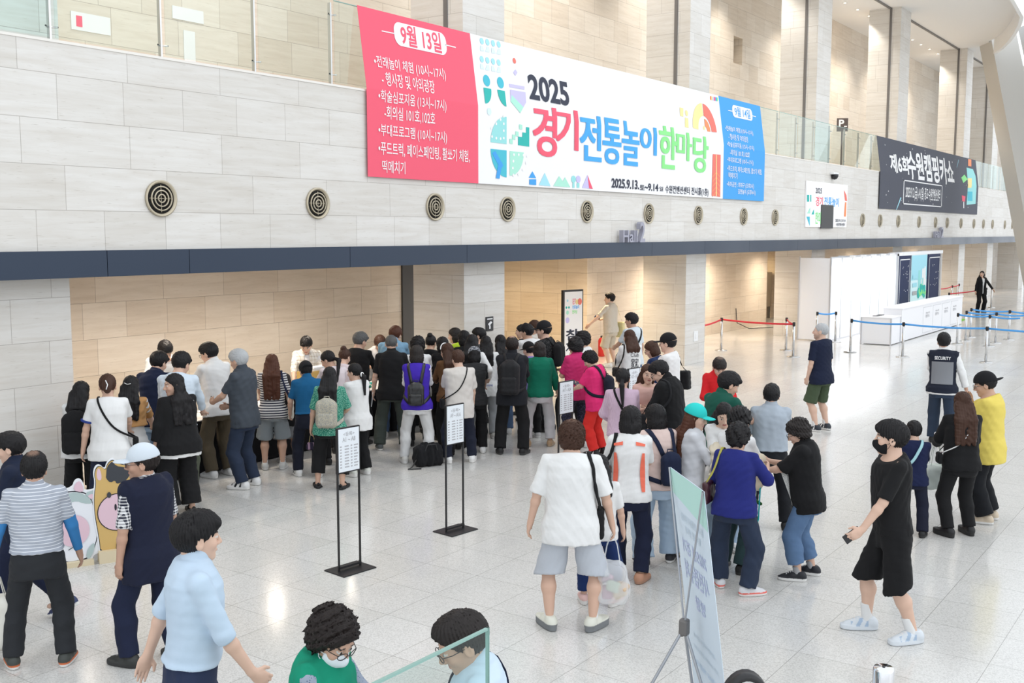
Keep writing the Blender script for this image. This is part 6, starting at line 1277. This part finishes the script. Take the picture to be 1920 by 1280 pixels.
g=person('curly haired woman in magenta polo and dark floral trousers reading a card',(1080,634),dict(foot=(1082,838),f=-26,fem=True,fat=1.15,hair='perm',head=(-10,16,0),top=tee((.52,.03,.14),.85,inf=.026,boxy=.5,collar=.018,hem=.07),bottom=pants(cloth((.02,.022,.035),'print',(.05,.05,.09),.5),w=.02),shoes=wsh,arms=('phone','hold')))
phone(g,0,'white card held up by the woman in the magenta polo',M_white)
g=person('curly haired person half hidden behind the magenta polo woman',(1092,624),dict(H=1.62,f=-60,fem=True,hair='perm',head=(-15,8,0),top=tee(WH,.9),bottom=pants(K),shoes=wsh,arms=('chin','hold')))
g=person('woman in hot pink tee and red trousers looking down at her phone',(1103,655),dict(foot=(1118,852),f=-62,fem=True,fat=1.18,hair='perm',hs=.95,lean=6,head=(-14,34,0),top=tee((.68,.03,.16),.9,inf=.028,boxy=.8,hem=.085,slw=.02),bottom=pants((.60,.03,.025),.97,w=.026),shoes=dict(col=K,sole=K,stripe=WH),arms=('hold','phone'),watch=(1,M_white)))
phone(g,1,'phone in the hands of the woman in hot pink')
backpack(g,'navy piped backpack slung on the hot pink tee woman',cloth((.012,.014,.026)),(.10,.06,.15),.12,False)
g=person('man in beige shirt and shorts with a cloth bag before the beige wall',(1143,550),dict(H=1.79,f=-58,hair='crop',head=(-26,2,0),skin=2,top=tee((.58,.53,.46),.9,inf=.026,boxy=.7,collar=.018,hem=.05),bottom=pants((.54,.48,.39),.5,w=.03),shoes=wsh,arms=((.30,.24,.50,(.4,.5,-.6),.4),'phone')))
phone(g,1,'phone held by the man in beige'); side_bag(g,'cloth_bag','pale yellow cloth bag on the shoulder of the man in beige','bag',1,cloth((.68,.62,.34)),(.05,.19,.19),-.02,sw=.03)
g=person('man in pale blue tee with black chest strap facing left',(1184,588),dict(H=1.76,f=-48,hair='short',head=(-18,4,0),skin=3,top=tee((.60,.66,.70),.8,inf=.026,boxy=.7),bottom=pants(JEAN),shoes=wsh,arms=('hold','down')))
side_bag(g,'sling_bag','black sling bag strapped across the pale blue tee','bag',-1,cloth(K),(.04,.1,.08),.10,cross=True,sw=.04)
g=person('long brown haired woman in white blouse with black print on the back',(1180,619),dict(H=1.64,f=-22,fem=True,hair='long',hc='brown',hl=.03,head=(-20,6,0),top=tee(WH,1.8,inf=.026,boxy=.6),bottom=pants(OW),shoes=wsh,arms=('hold','hold')))
on_back(g,g.tops[0],'Club',-.05,.215,.10,.25,pm('ink_dark',(.05,.05,.06)),.005); on_back(g,g.tops[0],'家和',-.04,.09,.10,.20,pm('ink_dark',(.05,.05,.06)))
side_bag(g,'shoulder_bag','dark furry shoulder bag of the white blouse woman','bag',-1,cloth((.02,.017,.015)),(.05,.1,.08),.06)
g=person('short brown haired woman with glasses in navy top looking down left',(1222,641),dict(H=1.60,f=-72,fem=True,hair='bob',hc='brown',glasses=True,head=(-8,26,0),top=tee((.015,.03,.09),.9),bottom=pants(K),shoes=wsh,arms=('hold','hold')))
g=person('young man in black cap and white tee with a black bag facing left',(1252,627),dict(H=1.77,f=-72,hair='crop',cap=dict(mat=cloth((.012,.012,.014))),skin=2,head=(0,4,0),top=tee(WH,.85,inf=.028,boxy=.8),bottom=pants(K),shoes=wsh,arms=('hold','down')))
side_bag(g,'shoulder_bag','soft black bag behind the young man in black cap and white tee','bag',1,cloth(K),(.08,.13,.14),.08,sw=.03,y=-.09)
g=person('woman in lilac checked blouse with a low ponytail and cream skirt',(1168,692),dict(H=1.62,f=-2,fem=True,hair='lowpony',head=(6,10,0),top=tee(cloth((.48,.34,.44),'check',(.60,.45,.55),.35),1.8,inf=.03,boxy=.5,hem=.02,slw=.024),bottom=dict(kind='skirt',mat=cloth(OW),len=.72,flare=.35),shoes=wsh,arms=('belly','hold')))
side_bag(g,'crossbody_bag','black strapped bag across the lilac blouse','bag',1,cloth(K),(.04,.09,.09),.02,cross=True,sw=.026)
g=person('woman with wavy brown hair in pink top facing the camera',(1215,684),dict(H=1.60,f=158,fem=True,fat=1.08,hair='long',hc='brown',hl=.05,head=(10,2,0),skin=2,top=tee((.66,.42,.37),1.6,inf=.022),bottom=dict(kind='skirt',mat=cloth((.62,.40,.36)),len=.7,flare=.3),shoes=wsh,arms=('hold','phone')))
g=person('man in black shirt bending over an open black bag',(1238,678),dict(H=1.74,f=-66,lean=12,fat=1.08,hair='crop',glasses=True,head=(-8,36,0),top=tee(K,1.05,inf=.028,boxy=.6,collar=.02,hem=.07),bottom=pants((.47,.43,.36),w=.03),shoes=wsh,arms=('hold',(.06,.22,.60,(-.5,.7,.2),.6))))
side_bag(g,'shoulder_bag','open black bag held in front by the bending man in black','bag',-1,cloth((.014,.014,.016)),(.07,.13,.12),.06,y=.16,sw=.03)
g=person('woman in red jacket looking down, right of the pale pillar',(1349,672),dict(H=1.62,f=172,fem=True,hair='short',hc='soft',bald=.3,head=(-6,34,0),top=[tee((.60,.02,.025),1.8,inf=.024,boxy=.4,collar=.02,hem=.09,name='jacket')],bottom=pants(K),shoes=ksh,arms=('phone','phone')))
g=person('man in dark green shirt looking at his phone beside the red jacket woman',(1366,699),dict(H=1.76,f=42,hair='short',head=(22,24,0),top=tee((.012,.085,.06),.95,inf=.026,boxy=.6,collar=.018),bottom=pants(K),shoes=ksh,arms=('hold',(.06,.27,.64,(-.2,.9,.2),.8))))
phone(g,1,'lit phone held by the man in the dark green shirt')
g=person('long black haired woman in white looking down behind the turquoise cap',(1358,757),dict(H=1.56,f=160,fem=True,hair='long',hl=.14,head=(14,24,0),skin=2,top=tee(WH,1.2,inf=.02),bottom=pants(LJ),shoes=wsh,arms=('hold','hold')))
g=person('woman in turquoise cap, grey-white hooded top and long auburn hair',(1305,761),dict(H=1.58,f=84,fem=True,hair='long',hc='auburn',hl=.14,cap=dict(mat=cloth((.03,.56,.53))),head=(20,10,0),skin=2,top=tee((.62,.63,.66),1.9,inf=.03,collar=.025,boxy=.4,hem=.05),bottom=pants((.50,.44,.36),w=.03),shoes=wsh,arms=('hold','hold')))
g=person('curly haired person in white shirt with teal lanyard behind the royal blue top',(1388,768),dict(H=1.58,f=30,fem=True,hair='perm',head=(10,14,0),top=tee(WH,1.7,inf=.024),bottom=pants((.03,.06,.065),w=.04),shoes=ksh,arms=('hold','hold')))
v,f=tube_mesh([[g.nb+g.Rt@V(.07*cos(t),.03+.07*sin(t),.012-.03*sin(t)) for t in np.linspace(0,2*pi,21)[:-1]]],.010,6,True); link('lanyard',np_mesh('lanyard',v,f),cloth((.03,.45,.42)),g.root)
g=person('curly haired woman in royal blue top holding up a canvas bag',(1384,796),dict(foot=(1374,1106),f=16,fem=True,fat=1.1,hair='perm',hs=.98,head=(16,10,0),top=tee((.020,.026,.17),1.25,inf=.03,boxy=.7,hem=.055,slw=.022),bottom=pants(DJ,w=.028),shoes=dict(col=(.66,.66,.68),mid=(.75,.13,.10),sole=(.75,.72,.7)),arms=('belly',(.13,.21,.70,(.0,.7,.5),.8)),feet=((-.09,.05,-30,0),(.10,-.03,50,0)),hb=.007,hh=.007,hcl=.009))
side_bag(g,'shoulder_bag','maroon leather bag with yellow strap on the royal blue top woman','bag',-1,newmat('maroon_leather',(.05,.012,.018),.35),(.03,.12,.10),.07,strapmat=cloth((.45,.42,.10)),sw=.025,soft=.02)
g1=g
g=person('man in grey-blue short sleeved shirt and black trousers seen from behind',(1456,722),dict(foot=(1440,988),f=2,fat=1.1,head=(0,8,0),hair='short',skin=1,top=tee((.38,.43,.49),.9,inf=.026,boxy=.6,collar=.022,hem=-.032),bottom=pants((.014,.015,.018),waist=.04,w=.024),shoes=dict(col=K,sole=(.02,.02,.02)),arms=((.18,.08,.5),'hold'),feet=((-.14,0,-12,0),(.12,0,12,0))))
g=person('woman in black printed shirt and cropped jeans searching in a canvas bag',(1494,784),dict(foot=(1508,1083),f=-84,fem=True,fat=1.12,hair='perm',hc='soft',hs=.98,glasses=True,lean=6,head=(-4,24,0),top=tee(K,1.0,inf=.03,boxy=.8,collar=.02,hem=.085,slw=.024),bottom=pants(cloth((.12,.20,.33),'denim',(.08,.14,.26)),.86,w=.028),shoes=dict(col=(.014,.015,.02)),sock=dict(len=.05,col=(.35,.35,.36)),arms=((.03,.28,.66,(-.2,.9,.1),.7),(.05,.25,.71,(-.2,.8,.4),.7)),feet=((-.07,.05,-6,0),(.08,-.02,8,0)),hb=.007,hh=.007,hcl=.009))
def patch(pts,mat,side=1,nm='print'):
    P=np.array([(x,.4*side,z*g.H) for x,z in pts])@g.Rt.T+g.pel; d=g.Rt[:,1]*(-side); c=P.mean(0)
    n=len(P); P=np.vstack([P]+[c+(P-c)*k for k in (.7,.4,.1)])
    for _ in range(30): P=P+d*np.clip(g.tops[0](P.astype(f32))-.005,-.05,.05)[:,None]*.9
    raw(nm,P,[(r*n+i,r*n+(i+1)%n,(r+1)*n+(i+1)%n,(r+1)*n+i) for r in range(3) for i in range(n)]+[tuple(3*n+i for i in range(n))],mat,g.root)
patch([(-.14,-.05),(-.02,-.05),(-.02,.26),(-.08,.27),(-.14,.2)],cloth((.62,.62,.60),'dots',(.01,.01,.01),.6)); patch([(.02,.10),(.12,.08),(.13,.24),(.05,.27)],pm('print_pink',(.70,.33,.38))); patch([(.02,-.05),(.13,-.05),(.13,.06),(.03,.07)],pm('print_cactus',(.75,.30,.08)))
e=own(g,'canvas_bag','natural canvas drawstring bag held open between two women','bag'); c=(g.wri[0]+g.wri[1])/2+V(0,.13,-.06)
sdf_obj('bag_body',lambda P: s_box(P,c,(.10,.15,.17),.06)+wob(P,4,26,.022),c-V(.35,.35,.35),c+V(.35,.35,.35),.010,cloth((.66,.57,.43)),e); c2_=c+V(-.03,.25,.05); sdf_obj('bag_flap',lambda P: s_box(P,c2_,(.08,.13,.19),.05)+wob(P,14,26,.02),c2_-V(.3,.3,.35),c2_+V(.3,.3,.35),.010,cloth((.69,.61,.48)),e)
tube('lanyard',[[c+V(-.05,-.03,-.1),c+V(-.06,-.03,-.45),c+V(-.06,-.03,-.62)],[c+V(-.05,-.11,-.1),c+V(-.06,-.10,-.45),c+V(-.06,-.05,-.62)]],.008,cloth((.03,.42,.45)),e,6); lb=link('name_card',box_mesh('name_card',tuple(c+V(-.06,-.04,-.74)),(.008,.13,.2),.003),M_sign,e)
e=own(g,'plush_charm','green knitted plush charm dangling under the canvas bag','plush'); pc=c+V(.06,-.02,-.33); mg=cloth((.05,.15,.05))
sdf_obj('plush_body',lambda P: smin(smin(smin(smin(s_ell(P,pc,(.045,.045,.065)),s_ell(P,pc+V(0,0,.085),(.04,.04,.04)),.01),s_cap(P,pc+V(0,.02,-.03),pc+V(0,.09,-.11),.024,.02),.01),s_cap(P,pc+V(0,-.02,-.03),pc+V(0,-.03,-.12),.024,.02),.01),np.minimum(s_cap(P,pc+V(0,.02,.03),pc+V(0,.09,.06),.02,.017),s_cap(P,pc+V(0,-.02,.03),pc+V(0,-.08,.0),.02,.017)),.01),pc-V(.16,.16,.2),pc+V(.16,.16,.2),.008,mg,e); tube('cord',[[pc+V(0,0,.1),pc+V(0,.02,.25)]],.004,M_white,e)
# ---- centre right foreground
g=person('big man in white tee, grey shorts and striped white socks, seen from behind',(1056,790),dict(foot=(1070,1176),f=2,fat=1.13,hair='perm',hs=.93,hc='brown',bald=.25,head=(-3,8,0),skin=0,top=tee(WH,.98,boxy=1.0,inf=.030,hem=.09,slw=.024),bottom=pants((.47,.50,.55),.545,w=.055),sock=dict(len=.145,col=WH,stripe=(.03,.35,.30)),shoes=dict(col=(.68,.68,.60),sole=(.18,.19,.2),kind='chunky',lace=(.6,.6,.5)),arms=((.205,.02,.475),(.20,.03,.475)),feet=((-.10,0,-28,0),(.105,0,32,0)),hb=.006,hcl=.009,hh=.006))
side_bag(g,'shoulder_bag','oval black bag hanging at the hip of the big man in white','bag',1,cloth((.012,.012,.013)),(.035,.085,.13),-.0,sw=.032,soft=.034,y=.02,out=-.015)
M_pl=bpy.data.materials.new('thin_plastic'); M_pl.use_nodes=True; _t=M_pl.node_tree; _p=_t.nodes['Principled BSDF']; _p.inputs['Base Color'].default_value=(.8,.82,.84,1); _p.inputs['Alpha'].default_value=.42; _p.inputs['Roughness'].default_value=.25
e=hand_bag(g,'plastic_bag','translucent plastic bag of snacks in the hand of the big man','bag',1,M_pl,(.14,.10,.17),.26,M_pl,soft=.07,wr=.02)
h_=hand_pt(g,1,.075)-V(0,0,.26+.19)
for k,(dx,dy,dz,cl) in enumerate(((-.05,0,-.06,(.45,.22,.30)),(.05,.02,-.07,(.70,.52,.28)),(.0,-.03,.0,(.5,.6,.45)),(.07,-.03,.0,(.62,.45,.3)),(-.06,.02,.05,(.55,.35,.45)))):
    o=link('snack_pack',box_mesh('snack_pack',(0,0,0),(.09,.05,.12),.02),newmat('pack_%d'%k,cl,.4),e); o.location=tuple(h_+V(dx,dy,dz)); o.rotation_euler=(k*.5,k*.9,k*.3)
g=person('child in white top and pink sneakers half hidden behind the big man',(1118,858),dict(foot=(1122,1132),f=2,child=True,hair='long',hl=.05,head=(0,10,0),top=tee(WH,.9,boxy=.8,inf=.022),bottom=pants(cloth((.012,.03,.11)),.92,w=.012),shoes=dict(col=(.68,.45,.42),sole=(.72,.7,.68),kind='chunky'),arms=('down','down'),feet=((-.10,.03,-10,0),(.10,0,30,0))))
g=person('woman in white jersey with coral side panels and navy trousers',(1182,766),dict(foot=(1178,1086),f=2,fem=True,fat=1.1,hair='bob',hs=1.06,head=(4,12,0),top=[tee(WH,.9,inf=.022,hem=.045,slw=.014,collar=.012)],bottom=pants((.013,.017,.04),.97,w=.016),shoes=dict(col=(.48,.25,.16),sole=(.4,.22,.15)),arms=('belly','hold'),feet=((-.06,.10,-8,0),(.07,-.02,20,0)),hb=.007,hh=.007,hcl=.0085))
mcor=pm('jersey_coral',(.78,.16,.10))
def gstrip(pts,mat,side=-1):
    P=np.array([(x,.4*side,z*g.H) for x,z in pts])@g.Rt.T+g.pel; d=g.Rt[:,1]*(-side)
    for _ in range(30): P=P+d*np.clip(g.tops[0](P.astype(f32))-.010,-.05,.05)[:,None]*.9
    m=len(P)//2; raw('side_panel',P,[(2*i,2*i+1,2*i+3,2*i+2) for i in range(m-1)],mat,g.root)
for s in (-1,1): gstrip([q for k in range(12) for q in ((s*(.150-.004*k*.2),.02+.02*k),(s*(.150-(.03+.02*sin(k*.28))),.02+.02*k))],mcor); gstrip([q for k in range(8) for q in ((s*(.06+.012*k),.305-.002*k),(s*(.06+.012*k),.285-.001*k))],mcor)
side_bag(g,'tote_bag','black canvas tote on the shoulder of the coral panelled jersey woman','bag',-1,cloth(K),(.05,.13,.19),.06,sw=.035,soft=.03)
g=person('woman in pale pink hooded top and light wide jeans',(1237,762),dict(foot=(1230,1056),f=-16,fem=True,fat=1.06,hair='bob',hs=1.05,head=(-22,10,0),top=tee((.70,.545,.50),1.85,inf=.032,boxy=.3,collar=.035,hem=.03,slw=.026),bottom=pants(cloth((.44,.55,.67),'denim',(.36,.47,.60)),.98,w=.055),shoes=dict(col=(.03,.03,.035)),arms=('belly','hold'),feet=((-.09,-.02,-14,0),(.10,.05,24,0)),hb=.007,hh=.007,hcl=.009))
backpack(g,'navy backpack hanging off the pale pink hooded top',cloth((.016,.022,.05)),(.10,.06,.15),.10,False,x=.08)
# ---- right side
g=person('grey haired man in navy tee and green shorts standing alone',(1542,606),dict(foot=(1536,806),f=-52,hair='buzz',hc='grey',head=(-28,-2,0),skin=2,stubble=True,fat=1.04,top=tee((.012,.017,.04),.9,boxy=.6,inf=.022,hem=.075,slw=.016),bottom=pants((.062,.088,.05),.5,w=.03),sock=dict(len=.055,col=WH),shoes=dict(col=(.03,.035,.045),stripe=WH),arms=('pocket','pocket'),watch=(1,M_dark)))
g=person('security guard in grey-backed vest and white shirt walking away',(1773,625),dict(foot=(1762,832),f=4,hair='short',head=(-14,4,0),skin=3,top=[tee(WH,1.85,inf=.024,collar=.02,slw=.018),dict(mat=cloth((.016,.02,.034)),sleeve=0,inf=.036,hem=.045,name='vest')],bottom=pants((.03,.045,.075),w=.026),shoes=ksh,arms=(('hold'),(.20,.02,.50)),feet=((-.07,.10,-4,0),(.07,-.10,6,.03))))
def vest_patch(z0,z1,hw,mat,nm):
    n=11; vs=[]
    for j in range(8):
        for i in range(n): vs.append((-hw+2*hw*i/(n-1),-.4,(z0+(z1-z0)*j/7)*g.H))
    P=np.array(vs)@g.Rt.T+g.pel
    for _ in range(30): P=P+g.Rt[:,1]*np.clip(g.tops[1](P.astype(f32))-.009,-.05,.05)[:,None]*.9
    raw(nm,P,[(j*n+i,j*n+i+1,(j+1)*n+i+1,(j+1)*n+i) for j in range(7) for i in range(n-1)],mat,g.top_ob,True)
vest_patch(.035,.235,.155,cloth((.22,.23,.25)),'mesh_panel'); on_back(g,lambda P: g.tops[1](P)-.004,'SECURITY',-.115,.252,.115,.282,P_wht,.02,g.top_ob)
g=person('woman in black jacket and trousers with long brown hair holding a paper cup',(1806,735),dict(foot=(1796,1003),f=-18,fem=True,fat=1.05,hair='long',hc='brown',hl=.16,head=(-4,8,0),top=tee(K,1.85,inf=.034,boxy=.5,hem=.05,slw=.026,name='jacket'),bottom=pants((.012,.012,.013),.97,w=.012),shoes=dict(col=(.013,.013,.014),sole=(.02,.02,.02),kind='chunky'),arms=((.10,.22,.60,(-.1,.9,.3),.8),(.05,.2,.60,(-.6,.7,.1),.7)),feet=((-.08,-.02,-30,0),(.08,.04,-10,0)),hb=.007,hh=.007))
e=own(g,'paper_cup','brown paper coffee cup with white lid held by the woman in black','cup'); p=hand_pt(g,0,.10)+V(.035,.03,-.0); turn('cup',[(0,-.06),(.030,-.06),(.041,.05),(0,.05)],pm('cup_brown',(.35,.2,.12)),e,20,tuple(p)); turn('lid',[(.043,.05),(.043,.058),(.036,.07),(0,.07)],M_white,e,20,tuple(p))
side_bag(g,'chain_bag','small black bag on a chain strap across the black jacket','bag',-1,cloth(K),(.025,.06,.06),.03,strapmat=newmat('chain',(.6,.6,.6),.25,1.),cross=True,sw=.012)
hand_bag(g,'plastic_bag','pale green-white plastic bag hanging from the woman with the cup','bag',0,cloth((.62,.68,.64)),(.13,.08,.13),.28,soft=.05,wr=.02)
g=person('man in yellow tee with backward black cap and glasses',(1837,697),dict(foot=(1846,976),f=-78,fat=1.12,hair='crop',cap=dict(mat=cloth((.012,.012,.014)),back=True),glasses=True,head=(-14,16,0),skin=1,top=tee((.72,.58,.13),.98,boxy=1,inf=.032,hem=.11,slw=.026),bottom=pants((.012,.013,.016),.97,w=.045),shoes=dict(col=(.6,.5,.38)),arms=('hold','chin'),hb=.007))
side_bag(g,'shoulder_bag','small lilac bag with pink strap on the yellow tee man','bag',1,cloth((.38,.30,.62)),(.035,.09,.09),.08,strapmat=cloth((.72,.5,.48)),sw=.026)
g=person('boy in navy sweatshirt with a pale blue strap, behind the masked man',(1708,794),dict(foot=(1708,1002),f=-4,child=True,hair='short',head=(-10,12,0),top=tee((.012,.017,.055),1.8,inf=.026,hem=.06),bottom=pants((.013,.015,.03),w=.014),shoes=ksh,arms=('hold','hold'),feet=((-.08,.02,-8,0),(.09,-.03,14,0))))
side_bag(g,'strap_bag','pale blue strap bag across the back of the boy in navy','bag',-1,cloth((.35,.58,.62)),(.025,.06,.06),.03,cross=True,sw=.03)
g=person('tall young man in black tee and shorts with a black face mask, walking',(1668,790),dict(foot=(1664,1192),f=-108,hair="short",head=(14,0,0),skin=2,mask=cloth((.012,.012,.014)),top=tee(cloth((.012,.012,.013)),.92,inf=.02,boxy=.3,hem=.02,slw=.014),bottom=pants((.011,.011,.012),.54,w=.038),sock=dict(len=.085,col=WH),shoes=dict(col=(.62,.66,.70),sole=(.66,.70,.74),stripe=(.35,.45,.58)),arms=((.12,.17,.53,(.1,.7,-.5),.7),(.165,-.0,.475)),feet=((-.075,-.07,-14,0),(.085,.09,4,0)),watch=(1,M_dark),hb=.0058,hcl=.009,hh=.006))
phone(g,0,'black phone in the right hand of the masked man in black')
sw_=[(-.022,.0),(-.012,-.007),(.030,.012),(-.008,.001),(-.016,.004)]
def on_front(pts,mat,x,z):
    P=np.array([(x+a,.4,z*g.H+b) for a,b in pts])@g.Rt.T+g.pel
    for _ in range(30): P=P-g.Rt[:,1]*np.clip(g.tops[0](P.astype(f32))-.004,-.05,.05)[:,None]*.9
    raw('print',P,[tuple(range(len(P)))],mat,g.root)
on_front(sw_,P_wht,.06,.24)
g=person('woman in black suit with long dark hair standing at the far barriers',(1840,508),dict(foot=(1838,585),f=150,fem=True,hair='long',hl=.1,head=(38,-4,0),skin=2,top=[tee(WH,.15),dict(mat=cloth(K),sleeve=1.9,inf=.034,open=(.015,.02,.06),name='jacket',hem=.09,collar=.01)],bottom=pants(K,w=.02),shoes=ksh,arms=((.24,.14,.53,(.3,.4,-.6),.5),'down'),hb=.011,hcl=.013,hh=.011))
